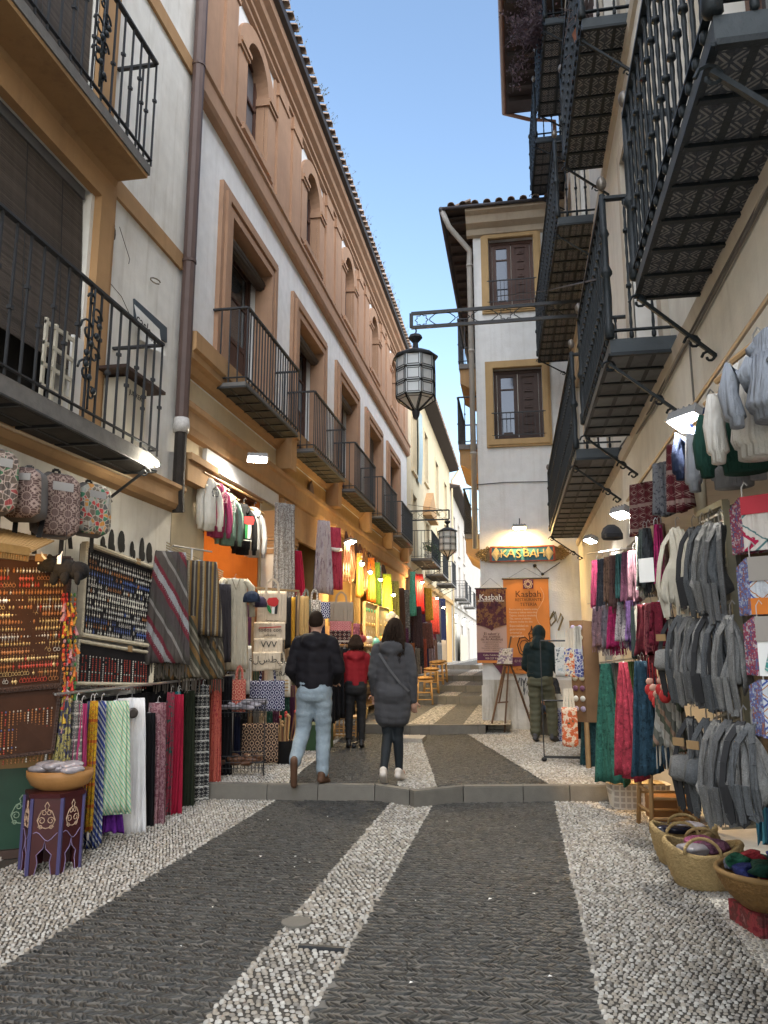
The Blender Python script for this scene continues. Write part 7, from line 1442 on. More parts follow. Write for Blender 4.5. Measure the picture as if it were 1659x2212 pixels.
for k in range(10):
    m = MB(); m.ell((0, 0, 0), rnd.uniform(.07, .11), .065, .045, 26, 16); q = k * .63; o = solo(m, 'shiny_scarf', 'crumpled shiny %s scarf heaped in the big wicker bowl' % ['green', 'blue', 'dark green', 'red', 'silver blue'][k % 5], 'scarf', frizz('shiny_%d' % (k % 5), [(.02, .1, .06), (.03, .04, .16), (.015, .06, .045), (.25, .02, .03), (.12, .14, .2)][k % 5]), (rx - .06 + .13 * math.cos(q), ry - .03 + .12 * math.sin(q), .11 + .2 + .03 * (k % 2)), k * 37, 'shiny scarves in the bowl', True); wrinkle(wrinkle(o, .014, 38, k), .009, 77, k + 2)
# floodlights on the right wall
flood('bright floodlight on the cream wall beside the navy sweatshirt', PX(1487, 912, .82), (-.35, -.25, -1), (1, .95, .84), 6, .17, False, PX(1500, 885, XR), 45)
flood('floodlight above the caps on the right wall', PX(1343, 1112, .8), (-.3, -.2, -1), (1, .96, .86), 6, .16, False, PX(1352, 1100, XR), 45)
flood('small floodlight by the far end of the balcony', PX(1275, 1168, .85), (-.4, -.2, -1), (1, .96, .86), 4, .16, False, PX(1282, 1160, XR), 45)
bulb('hidden warm bulb low under the box stool goods', Vector((1.0, 8.0, .95)), (1, .6, .22), 6, .03, 30)
# ------------------------------------------------------------------ restaurant signs on the white building
def on_white(px, py, n=.02): return PY(px, py, WY - n)
ORG = mat('orange_banner', (.62, .22, .05), .7, .08, 4); PUR = mat('plum_banner', (.11, .03, .07), .7, .15, 6); PNK = mat('dusty_pink_banner', (.5, .33, .27), .7, .08, 5); INK = mat('dark_brown_ink', (.07, .025, .012), .8); CRM_I = mat('cream_ink', (.7, .55, .4), .8)
def banner(lab, x0, x1, y0, y1, mtl, n):
    a, b = on_white(x0, y1, n), on_white(x1, y0, n); t = thing('hanging_banner', lab, 'banner', ((a.x + b.x) / 2, a.y, b.z), 0, 'restaurant banners'); w, h = b.x - a.x, b.z - a.z; m = MB(); N = 12
    V = [(-w / 2 + w * i / N, .014 * math.sin(i * 1.1 + j * .7) * (.3 + j / 10), -h * j / 10) for j in range(11) for i in range(N + 1)]
    m.add(V, [(j * (N + 1) + i, j * (N + 1) + i + 1, (j + 1) * (N + 1) + i + 1, (j + 1) * (N + 1) + i) for j in range(10) for i in range(N)]); ob(m, 'cloth', mtl, t, True)
    m = MB(); m.tube([(-w / 2 - .02, 0, .01), (w / 2 + .02, 0, .01)], .016, 6); m.tube([(-w * .4, 0, .01), (0, 0, .2), (w * .4, 0, .01)], .003, 4); ob(m, 'rod', IRON, t); return t, w, h
t, w, h = banner('tall orange restaurant banner lettered Kasbah with a teapot drawing', 1092, 1184, 1250, 1455, ORG, .06)
f = -.03
text('Kasbah', w * .2, INK, t, (.04, f, -h * .165)); text('RESTAURANTE', w * .088, INK, t, (.04, f, -h * .225)); text('TETERÍA', w * .1, INK, t, (.04, f, -h * .275))
for k, s_ in enumerate(('Restaurante y tetería árabe', 'Pasteles y dulces naturales', 'Tajines, cuscús y ensaladas', 'Tés, zumos y batidos', 'Abierto todos los días')): text(s_, w * .056, CRM_I, t, (-w * .38, f, -h * (.325 + .033 * k)), align='LEFT')
for k, s_ in enumerate(('Especialidad en', 'gastronomía', 'oriental y', 'vegetariana')): text(s_, w * .068, CRM_I, t, (-w * .38, f, -h * (.5 + .036 * k)), align='LEFT')
decal(t, [(-w * .06, -.01), (w * .17, -.01), (w * .17, -h * .105), (-w * .06, -h * .105)], PUR, -.022, 'emblem_square'); m = MB()
for rr_ in (1, .62): m.tube([(w * .055 + math.cos(q) * w * .085 * rr_ * (1 + .14 * math.cos(q * 8)), f - .002, -h * .057 + math.sin(q) * w * .085 * rr_ * (1 + .14 * math.cos(q * 8))) for q in [k * math.pi / 24 for k in range(49)]], .004, 4)
ob(m, 'emblem', CRM_I, t)
m = MB(); P = lambda x, z: (x * w, f, -z * h)
m.tube([P(.1, .5), P(.085, .55), P(.03, .585), P(.05, .62), P(.05, .68), P(.03, .8), P(-.02, .9)], .009, 5); m.tube([P(.1, .5), P(.115, .55), P(.17, .585), P(.15, .62), P(.15, .68), P(.17, .8), P(.22, .9)], .009, 5); m.tube([P(.03, .585), P(.17, .585)], .008, 5)
for k in range(4): m.tube([P(.05, .64 + .05 * k), P(.15, .61 + .05 * k)], .007, 5)
m.tube([P(.03, .66), P(-.05, .62), P(-.17, .63), P(-.22, .7), P(-.18, .78), P(-.08, .82), P(-.1, .86), P(-.14, .84)], .011, 5); m.tube([P(.04, .69), P(-.04, .65), P(-.13, .66), P(-.17, .7), P(-.14, .76), P(-.04, .8), P(0, .84)], .008, 5); ob(m, 'teapot_drawing', INK, t)
m = MB()
for k in range(34): u = k / 33; m.ell(P(.3 + .09 * math.sin(u * 6.0 + .3), .1 + .4 * u), .006, .004, .007, 5, 4)
ob(m, 'dotted_slogan', CRM_I, t)['kind'] = 'stuff'
decal(t, [(-w / 2, -h * .83), (w / 2, -h * .83), (w / 2, -h * .92), (-w / 2, -h * .92)], PUR, -.022, 'plum_band'); text('C/ Calderería Nueva', w * .07, CRM_I, t, (0, f, -h * .87)); text('El sabor y los aromas', w * .06, INK, t, (0, f, -h * .955))
t, w, h = banner('narrow plum and pink Kasbah banner hanging at the building corner', 1031, 1092, 1272, 1432, PNK, .09)
decal(t, [(-w / 2, 0), (w / 2, 0), (w / 2, -h * .49), (w * .25, -h * .51), (w * .08, -h * .54), (0, -h * .57), (-w * .08, -h * .54), (-w * .25, -h * .51), (-w / 2, -h * .49)], blotch('teahouse_photo', [(.05, .02, .035), (.09, .03, .04), (.2, .1, .05), (.06, .02, .04)], 7), -.022, 'photo_panel')
text('Kasbah', w * .27, WHITE, t, (0, f, -h * .115)); text('RESTAURANTE · TETERÍA', w * .078, WHITE, t, (0, f, -h * .165))
for k, s_ in enumerate(('El sabor y', 'los aromas', 'de Al-Andalus')): text(s_, w * .13, INK, t, (0, f, -h * (.61 + .037 * k)))
for k in range(5): text(('Una gastronomía sabrosa', 'tradicional y casera', 'teterías y cachimbas', 'Especialidad en gastronomía', 'oriental y vegetariana')[k], w * .06, INK, t, (0, f, -h * (.72 + .027 * k)))
decal(t, [(-w / 2, -h * .86), (w / 2, -h * .86), (w / 2, -h * .965), (-w / 2, -h * .965)], PUR, -.022, 'plum_band'); text('958 227 936', w * .09, CRM_I, t, (0, f, -h * .94)); text('Calle Calderería', w * .09, CRM_I, t, (0, f, -h * .895)); decal(t, [(-w / 2, -h * .965), (w / 2, -h * .965), (w / 2, -h), (-w / 2, -h)], ORG, -.022, 'orange_band')
a = on_white(1062, 1430, .04); m = MB(); m.add([(0, 0, 0), (.32, 0, 0), (.2, -.01, -.26), (0, .02, 0), (.32, .02, 0), (.2, .01, -.26)], [(0, 1, 2), (5, 4, 3), (0, 2, 5, 3), (1, 4, 5, 2)]); solo(m, 'plum_pennant', 'plum pointed cloth hanging behind the easel', 'pennant', PUR, tuple(a))
# carved KASBAH board
a, b = on_white(1060, 1213, .06), on_white(1197, 1180, .06); t = thing('carved_sign', 'blue carved wooden board reading KASBAH with gilt scroll ends', 'sign', ((a.x + b.x) / 2, WY - .03, a.z)); w, h = b.x - a.x, b.z - a.z; TEAL = mat('teal_sign_paint', (.04, .15, .19), .5, .25, 9)
m = MB(); m.box(-w / 2, w / 2, -.05, .03, 0, h); ob(m, 'board', TEAL, t); m = MB()
for x0_, x1_, z0_, z1_ in ((-w / 2 - .01, w / 2 + .01, -.02, .02), (-w / 2 - .01, w / 2 + .01, h - .02, h + .02), (-w / 2 - .02, -w / 2 + .02, 0, h), (w / 2 - .02, w / 2 + .02, 0, h)): m.box(x0_ * .99, x1_ * .99, -.06, -.02, z0_ + (.008 if z0_ < 0 else .012 if z0_ > .1 else 0), z1_ - (.012 if z1_ < .1 else 0))
ob(m, 'red_frame', mat('red_frame_paint', (.3, .07, .04), .6, .3), t)
GILT = mat('gilt_letter', (.5, .36, .15), .4, .35, 14, .4, 40, metal=.35)
for k, ch in enumerate('KASBAH'): text(ch, h * .82, GILT, t, (-w * .29 + w * .116 * k, -.07, h * .5 + .012 * math.sin(k * 2.5)), (90, 0, 0), 'letter', .022, sx=1.05).rotation_euler = (R(90), R(6 * math.sin(k * 1.9)), 0)
for x in (-w * .41, w * .41):
    m = MB(); m.prism([(x - .09, h / 2), (x, h / 2 - .13), (x + .09, h / 2), (x, h / 2 + .13)], -.075, -.05, lambda u, z, q: (u, q, z)); m.prism([(x - .05, h / 2), (x, h / 2 - .07), (x + .05, h / 2), (x, h / 2 + .07)], -.09, -.07, lambda u, z, q: (u, q, z)); ob(m, 'diamond', GILT, t)
for s_ in (-1, 1):
    m = MB()
    for k in range(26): q = rnd.uniform(0, 1); x = s_ * (w / 2 + .03 + q * .22); hh = h * .62 * (1 - q) ** .6; z = h / 2 + rnd.uniform(-hh, hh); m.tube([(x + s_ * .03 * math.cos(v) * (1 - v / 9), -.03 + .01 * math.sin(v), z + .035 * math.sin(v) * (1 - v / 9)) for v in [j * .8 for j in range(8)]], .012, 5)
    m.prism([(s_ * w / 2, -.01), (s_ * w / 2, h + .01), (s_ * (w / 2 + .12), h * .9), (s_ * (w / 2 + .25), h * .55), (s_ * (w / 2 + .12), h * .12)], -.03, .03, lambda u, z, q: (u, q, z)); ob(m, 'scroll_end', mat('old_gold_carving', (.2, .13, .05), .6, .5, 20), t)
flood('warm floodlight glowing over the KASBAH board', on_white(1122, 1140, .2), (0, -.12, -1), (1, .68, .28), 4.5, .24, True, tuple(on_white(1122, 1120, .0)), 60)
m = MB(); m.tube([on_white(1122, 1150, .02), on_white(1118, 1168, .02), on_white(1100, 1180, .03)], .006, 5); m.tube([on_white(1155, 1222, .03), on_white(1172, 1240, .03), on_white(1210, 1215, .03)], .008, 5); m.ell(on_white(1155, 1222, .03), .035, .03, .035, 8, 6); m.ell(on_white(1172, 1240, .03), .03, .03, .03, 8, 6); tag(ob(m, 'sign_wiring', BLACK), 'black wiring with junction knobs beneath the carved board', 'cable')
m = MB(); m.tube([on_white(1000 + 20, 1048, .02), on_white(1090, 1042, .02), on_white(1190, 1040, .02)], .008, 5); tag(ob(m, 'facade_cable', BLACK), 'thin black cable strung across the white facade', 'cable')
# graffiti
def stroke(lab, lines, n, r, mtl, name='wall_graffiti'):
    m = MB()
    for L in lines: m.tube([on_white(x, y, n) for x, y in L], r, 4)
    return tag(ob(m, name, mtl), lab, 'graffiti')
SPR = mat('spray_black', (.02, .02, .02), .9, .5, 30)
stroke('black graffiti reading VIVA MADR low on the white wall', [[(1113, 1466), (1118, 1480), (1123, 1464)], [(1126, 1464), (1126, 1482)], [(1129, 1466), (1132, 1478), (1131, 1494)], [(1136, 1464), (1131, 1480)], [(1138, 1482), (1141, 1464), (1145, 1480)], [(1137, 1476), (1145, 1474)], [(1132, 1502), (1134, 1486), (1138, 1498), (1142, 1484), (1145, 1500)], [(1147, 1500), (1151, 1484), (1155, 1500)], [(1148, 1494), (1155, 1493)], [(1158, 1484), (1158, 1502), (1164, 1496), (1158, 1484)], [(1130, 1510), (1166, 1508)]], .012, .008, SPR)
stroke('looped brown graffiti on the white wall beside the orange banner', [[(1184, 1345), (1196, 1320), (1200, 1340), (1190, 1352), (1186, 1340), (1200, 1322), (1204, 1345), (1212, 1325), (1216, 1335), (1206, 1362)]], .012, .016, mat('brown_spray', (.2, .16, .08), .9, .4, 20))
stroke('black tag strokes between the two banners', [[(1088, 1396), (1096, 1378), (1098, 1390), (1090, 1400)], [(1091, 1408), (1093, 1410)]], .012, .012, SPR)
# easel with a painting
ep = PZ(1098, 1582, KZ); t = thing('easel', 'slender wooden easel standing before the white wall', 'easel', (ep.x, 13.95, KZ), 0); ez_ = lambda px, py, y=13.9: tuple(PY(px, py, y) - wloc(t)); WE = mat('easel_wood', (.13, .07, .04), .7, .3, 12)
for p0, p1, y0, y1, nm in (((1062, 1565), (1090, 1435), 13.75, 13.9, 'leg'), ((1090, 1582), (1101, 1400), 13.75, 13.95, 'leg'), ((1150, 1570), (1100, 1425), 14.3, 13.95, 'leg'), ((1078, 1518), (1092, 1440), 13.85, 13.9, 'strut'), ((1075, 1518), (1098, 1516), 13.82, 13.82, 'crossbar'), ((1068, 1436), (1110, 1434), 13.86, 13.86, 'ledge'), ((1096, 1420), (1104, 1375), 13.95, 13.98, 'mast')):
    m = MB(); a, b = Vector(PY(*p0, y0)), Vector(PY(*p1, y1)); a.z = max(a.z, KZ); m.bar(a - wloc(t), b - wloc(t), .03, .024); ob(m, nm, WE, t)
a, b = PY(1073, 1434, 13.85), PY(1106, 1400, 13.85); m = MB(); m.add([(a.x, 13.83, a.z), (b.x, 13.83, a.z), (b.x + .02, 13.93, b.z), (a.x + .06, 13.93, b.z), (a.x, 13.85, a.z), (b.x, 13.85, a.z), (b.x + .02, 13.95, b.z), (a.x + .06, 13.95, b.z)], [(0, 1, 2, 3), (4, 7, 6, 5), (0, 4, 5, 1), (1, 5, 6, 2), (2, 6, 7, 3), (3, 7, 4, 0)])
tag(ob(m, 'small_painting', blotch('floral_painting', [(.12, .09, .07), (.5, .46, .4), (.2, .15, .2), (.4, .36, .3)], 16)), 'small pale flower painting resting on the easel', 'painting')
# ------------------------------------------------------------------ people (built facing +y, away from the camera)
TMP = bpy.data.scenes.new('workbench')
def capsule(m, a, b, ra, rb, n=12):
    a, b = Vector(a), Vector(b); d = b - a; L = max(d.length, 1e-4); d = d / L; x = d.orthogonal().normalized(); y = d.cross(x); V = []
    prof = [(-ra * math.cos(q), ra * math.sin(q)) for q in (.12, .5, .95)] + [(0, ra)] + [(L * t, ra + (rb - ra) * t) for t in (.33, .66)] + [(L, rb)] + [(L + rb * math.cos(q), rb * math.sin(q)) for q in (.95, .5, .12)]
    for t, r in prof:
        for k in range(n): q = 2 * math.pi * k / n; V.append(a + d * t + x * (r * math.cos(q)) + y * (r * math.sin(q)))
    R_ = len(prof); m.add(V, [(j * n + k, j * n + (k + 1) % n, (j + 1) * n + (k + 1) % n, (j + 1) * n + k) for j in range(R_ - 1) for k in range(n)] + [tuple(range(n - 1, -1, -1)), tuple((R_ - 1) * n + k for k in range(n))]); return m
def remesh(m, name, mtl, parent, vox=.012, smooth=4, quilt=None, seed=0, wr=0):
    o = bpy.data.objects.new(name, m.mesh(name, mtl)); TMP.collection.objects.link(o)
    bm = bmesh.new(); bm.from_mesh(o.data); bmesh.ops.recalc_face_normals(bm, faces=bm.faces); bm.to_mesh(o.data); bm.free()
    r = o.modifiers.new('r', 'REMESH'); r.mode = 'VOXEL'; r.voxel_size = vox; s_ = o.modifiers.new('s', 'SMOOTH'); s_.iterations = smooth; s_.factor = .5
    ov = bpy.context.temp_override(scene=TMP, view_layer=TMP.view_layers[0])
    with ov: dg = bpy.context.evaluated_depsgraph_get(); dg.update()
    me = bpy.data.meshes.new_from_object(o.evaluated_get(dg)); bpy.data.objects.remove(o)
    n = len(me.vertices); co = np.empty(n * 3, np.float32); me.vertices.foreach_get('co', co); co = co.reshape(-1, 3); no = np.empty(n * 3, np.float32); me.vertices.foreach_get('normal', no); no = no.reshape(-1, 3)
    if quilt:
        p, amp = quilt; z = co[:, 2] + .012 * np.sin(co[:, 0] * 14 + seed) + .15 * np.abs(co[:, 0]) * (np.abs(co[:, 0]) > .2); d = amp * (np.abs(np.sin(np.pi * z / p)) ** .5 - .7) + amp * .35 * np.sin(co[:, 0] * 37 + co[:, 2] * 21) * np.sin(co[:, 2] * 45 + seed); co = co + no * d[:, None]
    if wr:
        d = wr * (np.sin(co[:, 2] * 38 + 9 * co[:, 0] + seed) * (np.sin(co[:, 2] * 7 + seed) > -.2) + .6 * np.sin(co[:, 2] * 71 - 20 * co[:, 1] + seed)); co = co + no * d[:, None]
    me.vertices.foreach_set('co', co.reshape(-1)); me.polygons.foreach_set('use_smooth', [True] * len(me.polygons)); me.materials.clear(); me.materials.append(mtl); me.update()
    return link(name, me, parent)
SKIN = mat('skin', (.42, .24, .17), .6, .12, 8)
def hand(m, w, d, side=1, s=1.0):
    w = Vector(w); d = Vector(d).normalized(); sd = d.cross(Vector((0, 1, 0))).normalized() * side; up = sd.cross(d)
    capsule(m, w, w + d * .075 * s, .026 * s, .034 * s, 10)
    for k, L in enumerate((.062, .075, .07, .055)):
        o = w + d * .085 * s + sd * (.03 - .02 * k) * s; p1 = o + d * L * .55 * s; p2 = p1 + (d * .6 + up * .6) * L * .55 * s; capsule(m, o - d * .02, p1, .0095 * s, .009 * s, 7); capsule(m, p1, p2, .009 * s, .0075 * s, 7)
    o = w + d * .03 * s + sd * .032 * s; p1 = o + (d * .6 + sd * .7) * .045 * s; capsule(m, o, p1, .012 * s, .011 * s, 7); capsule(m, p1, p1 + (d * .9 + sd * .1 + up * .3) * .032 * s, .0105 * s, .009 * s, 7)
def shoe(m, ank, toe, sole=.012, w=.042):
    a, t = Vector(ank), Vector(toe); d = (t - a); d = d.normalized(); dn = Vector((0, 0, -1)); dn = (dn - d * dn.dot(d)).normalized()
    capsule(m, a - d * .04, a + d * .03, w * 1.0, w * .95); capsule(m, a - d * .05 + dn * .045, a + d * .19 + dn * .055, w * .92, w * .8); capsule(m, a + d * .02, a + d * .15 + dn * .04, w * .9, w * .72)
def person(lab, loc, rz, J, dress, H=1.74):
    """J: joints; dress: materials and cut of the clothes"""
    s = H / 1.74; t = thing('person', lab, 'person', loc, rz); t.scale = (s, s, s); b = MB(); V = Vector
    hd = V(J['head']); nk = V(J['neck']); hp = V(J['hip']); ch = nk.lerp(hp, .25)
    b.ell(tuple(hd), .077, .095, .118, 16, 12); b.ell(tuple(hd + V((0, .03, -.06))), .058, .07, .07, 12, 8); capsule(b, nk - V((0, 0, .06)), hd - V((0, .01, .06)), .058, .055)
    b.ell(tuple(hd + V((0, .1, -.015))), .014, .022, .025, 8, 6)
    for sg in (-1, 1): b.ell(tuple(hd + V((sg * .078, .0, -.01))), .012, .025, .034, 8, 6); b.ell(tuple(hd + V((sg * .03, .088, .012))), .012, .01, .009, 8, 6)
    b.ell(tuple(hd + V((0, .092, -.055))), .026, .012, .009, 8, 6)
    capsule(b, ch, hp, .13, .125); capsule(b, ch + V((-.12, 0, .05)), ch + V((.12, 0, .05)), .075, .075)
    for sg, L in ((-1, 'l'), (1, 'r')):
        capsule(b, J['sh_' + L], J['el_' + L], .042, .036); capsule(b, J['el_' + L], J['wr_' + L], .036, .026); hand(b, J['wr_' + L], V(J['wr_' + L]) - V(J['el_' + L]), sg)
        capsule(b, hp + V((sg * .085, 0, -.03)), J['kn_' + L], .075, .052); capsule(b, J['kn_' + L], J['an_' + L], .05, .036); capsule(b, J['an_' + L], V(J['an_' + L]).lerp(V(J['to_' + L]), .5), .035, .034)
    remesh(b, 'body', SKIN, t, .009, 3)
    # trousers
    m = MB(); e = dress.get('leg', .0)
    capsule(m, hp + V((-.05, 0, .05)), hp + V((.05, 0, .05)), .135, .135); capsule(m, hp + V((-.055, -.035, -.03)), hp + V((.055, -.035, -.03)), .115, .115)
    for sg, L in ((-1, 'l'), (1, 'r')):
        k, a = V(J['kn_' + L]), V(J['an_' + L]); capsule(m, hp + V((sg * .085, -.005, -.02)), k, .1 + e * .5, .068 + e); capsule(m, k, k.lerp(a, .55), .068 + e, .062 + e); capsule(m, k.lerp(a, .5), a + (k - a).normalized() * .03, .062 + e, .05 + e * 1.15)
    remesh(m, 'trousers', dress['trousers'], t, .013, 5, None, 2.0, dress.get('wr', .003))
    for sg, L in ((-1, 'l'), (1, 'r')): m = MB(); shoe(m, J['an_' + L], J['to_' + L]); remesh(m, 'shoe', dress['shoes'], t, .009, 3)
    # jacket
    m = MB(); jl = dress['len']; jw = dress.get('bulk', .0); sh = (V(J['sh_l']) + V(J['sh_r'])) / 2
    capsule(m, V(J['sh_l']) + V((.045, 0, -.03)), V(J['sh_r']) + V((-.045, 0, -.03)), .08 + jw, .08 + jw); capsule(m, sh + V((-.07, 0, -.12)), hp + V((-.07, 0, .06)), .115 + jw, .115 + jw); capsule(m, sh + V((.07, 0, -.12)), hp + V((.07, 0, .06)), .115 + jw, .115 + jw); capsule(m, sh + V((0, -.02, -.1)), hp + V((0, -.015, .05)), .13 + jw, .13 + jw)
    if jl > .1:
        capsule(m, hp + V((-.055, -.05, -.0)), hp + V((.055, -.05, -.0)), .125 + jw, .125 + jw)
        for x in (-.075, 0, .075): capsule(m, hp + V((x, -.01, .05)), hp + V((x * 1.05, -.005, -jl)), .13 + jw, .12 + jw)
    capsule(m, nk + V((0, -.03, -.07)), nk + V((0, -.015, -.0)), .085, .075)
    for sg, L in ((-1, 'l'), (1, 'r')):
        w = V(J['wr_' + L]); el = V(J['el_' + L]); capsule(m, J['sh_' + L], el, .072 + jw, .06 + jw); capsule(m, el, w, .058 + jw, .045 + jw)
    if dress.get('hood', True) == True:
        hc = nk + V((0, -.085, -.04)); m.ell(tuple(hc), .135, .075, .09, 16, 10); capsule(m, hc + V((-.1, .05, .03)), hc + V((.1, .05, .03)), .055, .055); capsule(m, hc + V((0, -.02, -.05)), hc + V((0, -.025, -.11)), .07, .045)
    bm_ = remesh(m, dress.get('jname', 'jacket'), dress['jacket'], t, .013, 5, (dress.get('qp', .085), dress.get('qa', .008)), 1.0)
    # hair or hat
    m = MB(); hs = dress['hair']
    if hs == 'short': m.ell(tuple(hd + V((0, -.02, .016))), .0805, .09, .106, 16, 10); remesh(m, 'hair', dress['hair_m'], t, .01, 3, None, 0, .0015)
    elif hs == 'hood': m.ell(tuple(hd + V((0, -.015, .01))), .105, .118, .135, 16, 10); capsule(m, hd + V((0, -.06, -.1)), nk + V((0, -.08, -.02)), .1, .12); remesh(m, 'hood', dress['jacket'], t, .011, 4, (.09, .004))
    else:
        m.ell(tuple(hd + V((0, -.015, .02))), .092, .108, .115, 16, 10)
        for k in range(16):
            x = -.085 + .17 * k / 15; yb = -.1 + .9 * x * x; L_ = dress.get('hl', .3) * (1 - .25 * abs(x) / .085) * (.85 + .3 * ((k * 7) % 5) / 5); capsule(m, hd + V((x * .85, yb * .75, .03)), hd + V((x * 1.15, yb - .035, -L_ * .55)), .03, .034, 8); capsule(m, hd + V((x * 1.15, yb - .035, -L_ * .55)), hd + V((x * 1.2 + .012 * math.sin(k * 2.2), yb - .05, -L_)), .034, .01, 8)
        remesh(m, 'hair', dress['hair_m'], t, .009, 2, None, 0, .002); m = MB(); rr = random.Random(5)
        for k in range(110):
            x = rr.uniform(-.1, .1); L_ = dress.get('hl', .3) * rr.uniform(.8, 1.12); y = -.1 + 3.5 * x * x + rr.uniform(-.02, .01); w0 = rr.uniform(0, 6)
            m.tube([hd + V((x * .7, y * .8, .08)), hd + V((x * .95, y - .03, -.02))] + [hd + V((x * 1.15 + .014 * math.sin(w0 + q * 1.9), y - .05 + .01 * math.cos(w0 + q), -.02 - L_ * q / 5)) for q in range(1, 6)], [.005, .005, .005, .005, .004, .003, .001], 4)
        ob(m, 'hair_strands', dress['hair_m'], t, True)['kind'] = 'stuff'
    return t
def std(**kw):
    J = dict(head=(0, .02, 1.625), neck=(0, 0, 1.46), hip=(0, 0, .93), sh_l=(-.165, 0, 1.4), sh_r=(.165, 0, 1.4), el_l=(-.22, -.01, 1.12), el_r=(.22, -.01, 1.12), wr_l=(-.22, .08, .88), wr_r=(.22, .08, .88),
             kn_l=(-.1, .02, .5), kn_r=(.1, .02, .5), an_l=(-.1, 0, .1), an_r=(.1, 0, .1), to_l=(-.12, .2, .06), to_r=(.12, .2, .06)); J.update(kw); return J
def denim(name, c): 
    g = Gr(name); n = g.noise(scale=7, detail=5); x, y, z = g.obj(); return g.done(g.hsv(g.mix((n - .35).mx(0) * 1.6, c, tuple(min(1, q * 1.5 + .05) for q in c)), 1), .85, 0, .2, n * 6 + g.noise(scale=26, detail=4) * 4, .5, .006)
def puffer(name, c, rough=.75): return mat(name, c, rough, .2, 5, .3, 18, spec=.15)
HAIR = mat('dark_brown_hair', (.02, .012, .008), .8, .4, 26, .5, 60, spec=.1)
mp = PZ(683, 1694, KZ)
person('man in a black puffer jacket and pale jeans walking up the step', (mp.x - .04, mp.y + .02, KZ), 4,
       std(head=(.0, .05, 1.625), kn_l=(-.12, .06, .52), an_l=(-.15, -.22, .22), to_l=(-.16, -.16, .02), kn_r=(.09, .06, .5), an_r=(.1, -.02, .09), to_r=(.13, .2, .05), el_l=(-.25, .0, 1.13), wr_l=(-.19, .2, .98), el_r=(.25, .02, 1.14), wr_r=(.18, .23, 1.02)),
       dict(trousers=denim('pale_denim', (.2, .25, .29)), jacket=puffer('black_puffer', (.012, .011, .014)), shoes=mat('brown_suede', (.09, .045, .025), .7, .3), len=.02, bulk=.012, hair='short', hair_m=HAIR, leg=.012, wr=.0035, qp=.11, qa=.007), 1.8)
wp = PZ(845, 1690, KZ)
w_ = person('woman in a grey knee length puffer coat and black leggings walking up the step', (wp.x + .02, wp.y - .02, KZ), 2,
       std(head=(.02, .05, 1.62), el_l=(-.215, -.02, 1.13), wr_l=(-.215, .1, .93), el_r=(.225, -.03, 1.13), wr_r=(.225, .03, .86), kn_l=(-.06, .05, .5), an_l=(-.08, -.14, .13), to_l=(-.09, .03, .03), kn_r=(.05, .06, .5), an_r=(.06, .1, .1), to_r=(.1, .3, .05)),
       dict(trousers=mat('black_legging', (.008, .012, .016), .7, .2), jacket=puffer('grey_puffer', (.055, .055, .06)), shoes=mat('white_trainer', (.55, .5, .45), .6, .2), len=.24, bulk=.0, hair='long', hair_m=HAIR, hl=.33, leg=-.008, wr=.001, qp=.075, qa=.0055, jname='coat'), 1.72)
m = MB(); ribbon(m, [(-.13, -.13, 1.36), (-.02, -.165, 1.2), (.1, -.16, 1.05), (.19, -.11, .96)], .022, .006); ob(m, 'bag_strap', mat('grey_strap', (.08, .08, .085)), w_)
rp = PY(768, 1500, 11.2)
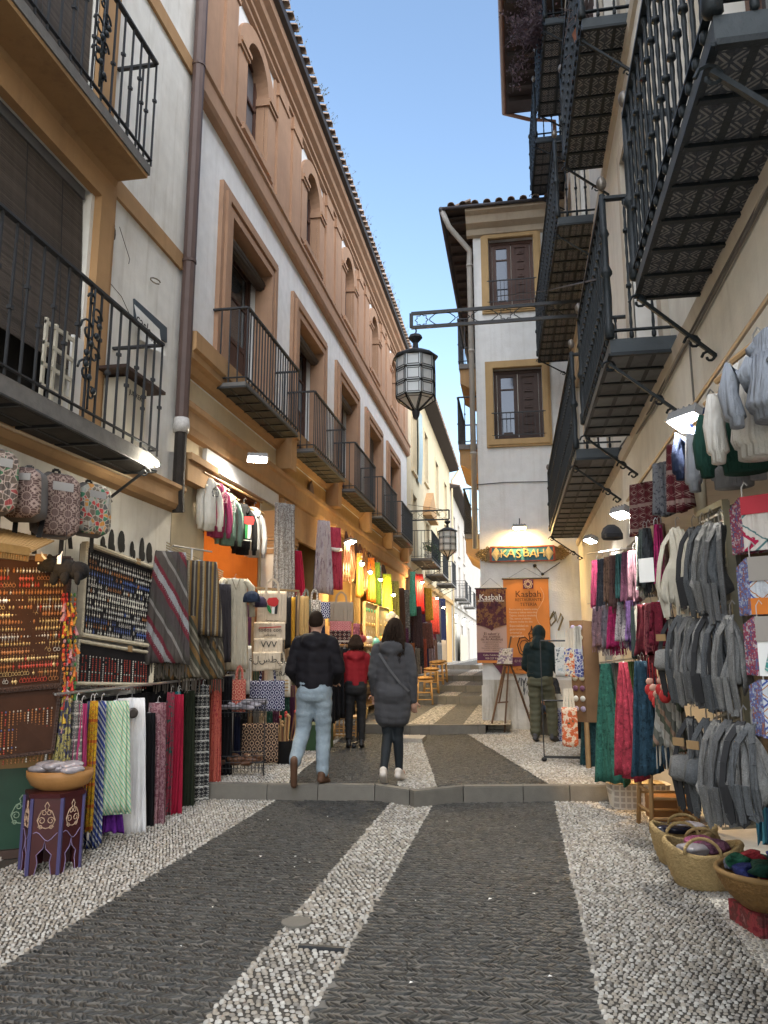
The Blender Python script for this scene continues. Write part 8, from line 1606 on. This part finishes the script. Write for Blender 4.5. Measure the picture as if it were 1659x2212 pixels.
person('person in a red hooded jacket browsing among the left stalls', (rp.x, 11.2, KZ), 12, std(el_l=(-.25, .06, 1.12), wr_l=(-.15, .25, 1.05), el_r=(.25, .06, 1.12), wr_r=(.15, .25, 1.05)), dict(trousers=mat('black_trouser', (.01, .01, .012), .8), jacket=puffer('red_jacket', (.2, .012, .018)), shoes=BLACK, len=.06, bulk=.0, hair='long', hair_m=HAIR, hl=.1, qa=.003), 1.6)
gp = PZ(1172, 1606, KZ)
person('man in a dark green hooded puffer jacket and olive cargo trousers', (gp.x + .0, gp.y + .12, KZ), -14,
       std(head=(-.02, .13, 1.6), neck=(0, .05, 1.45), sh_l=(-.16, .03, 1.39), sh_r=(.16, .03, 1.39), el_l=(-.23, .06, 1.12), wr_l=(-.16, .25, 1.0), el_r=(.21, .1, 1.12), wr_r=(.2, .3, 1.05), kn_l=(-.09, .03, .5), kn_r=(.13, .14, .52), an_r=(.14, .12, .1), to_r=(.17, .32, .06)),
       dict(trousers=mat('olive_cargo', (.085, .085, .055), .85, .2, 9), jacket=puffer('bottle_puffer', (.012, .022, .024)), shoes=mat('grey_trainer', (.06, .06, .065), .7), len=.03, bulk=.014, hair='hood', hair_m=HAIR, leg=.022, wr=.006, qp=.13, qa=.008), 1.78)
sp_ = PZ(1172, 1588, KZ); sp_y = 13.55
person('person in blue jeans sitting against the white wall behind the green jacket', (PY(1176, 1500, sp_y).x, sp_y, KZ), 180,
       std(head=(0, .12, 1.1), neck=(0, .06, .95), hip=(0, 0, .42), sh_l=(-.17, .05, .89), sh_r=(.17, .05, .89), el_l=(-.22, .2, .68), el_r=(.22, .2, .68), wr_l=(-.12, .38, .6), wr_r=(.12, .38, .6), kn_l=(-.14, .42, .52), kn_r=(.16, .4, .5), an_l=(-.15, .5, .1), an_r=(.18, .46, .1), to_l=(-.17, .7, .06), to_r=(.2, .66, .06)),
       dict(trousers=denim('blue_denim', (.1, .14, .22)), jacket=puffer('dark_blue_jacket', (.02, .025, .035)), shoes=mat('white_trainer', (.55, .5, .45), .6, .2), len=.0, bulk=.0, hair='short', hair_m=HAIR, leg=.01, wr=.005), 1.7)
m = MB(); m.box(-.25, .25, -.15, .22, 0, .3); m.box(-.27, .27, -.17, .24, .3, .34); solo(m, 'low_bench', 'low stone bench against the white wall under the seated person', 'bench', STONE, (PY(1176, 1500, sp_y).x, 13.62, KZ))
bpy.data.scenes.remove(TMP)
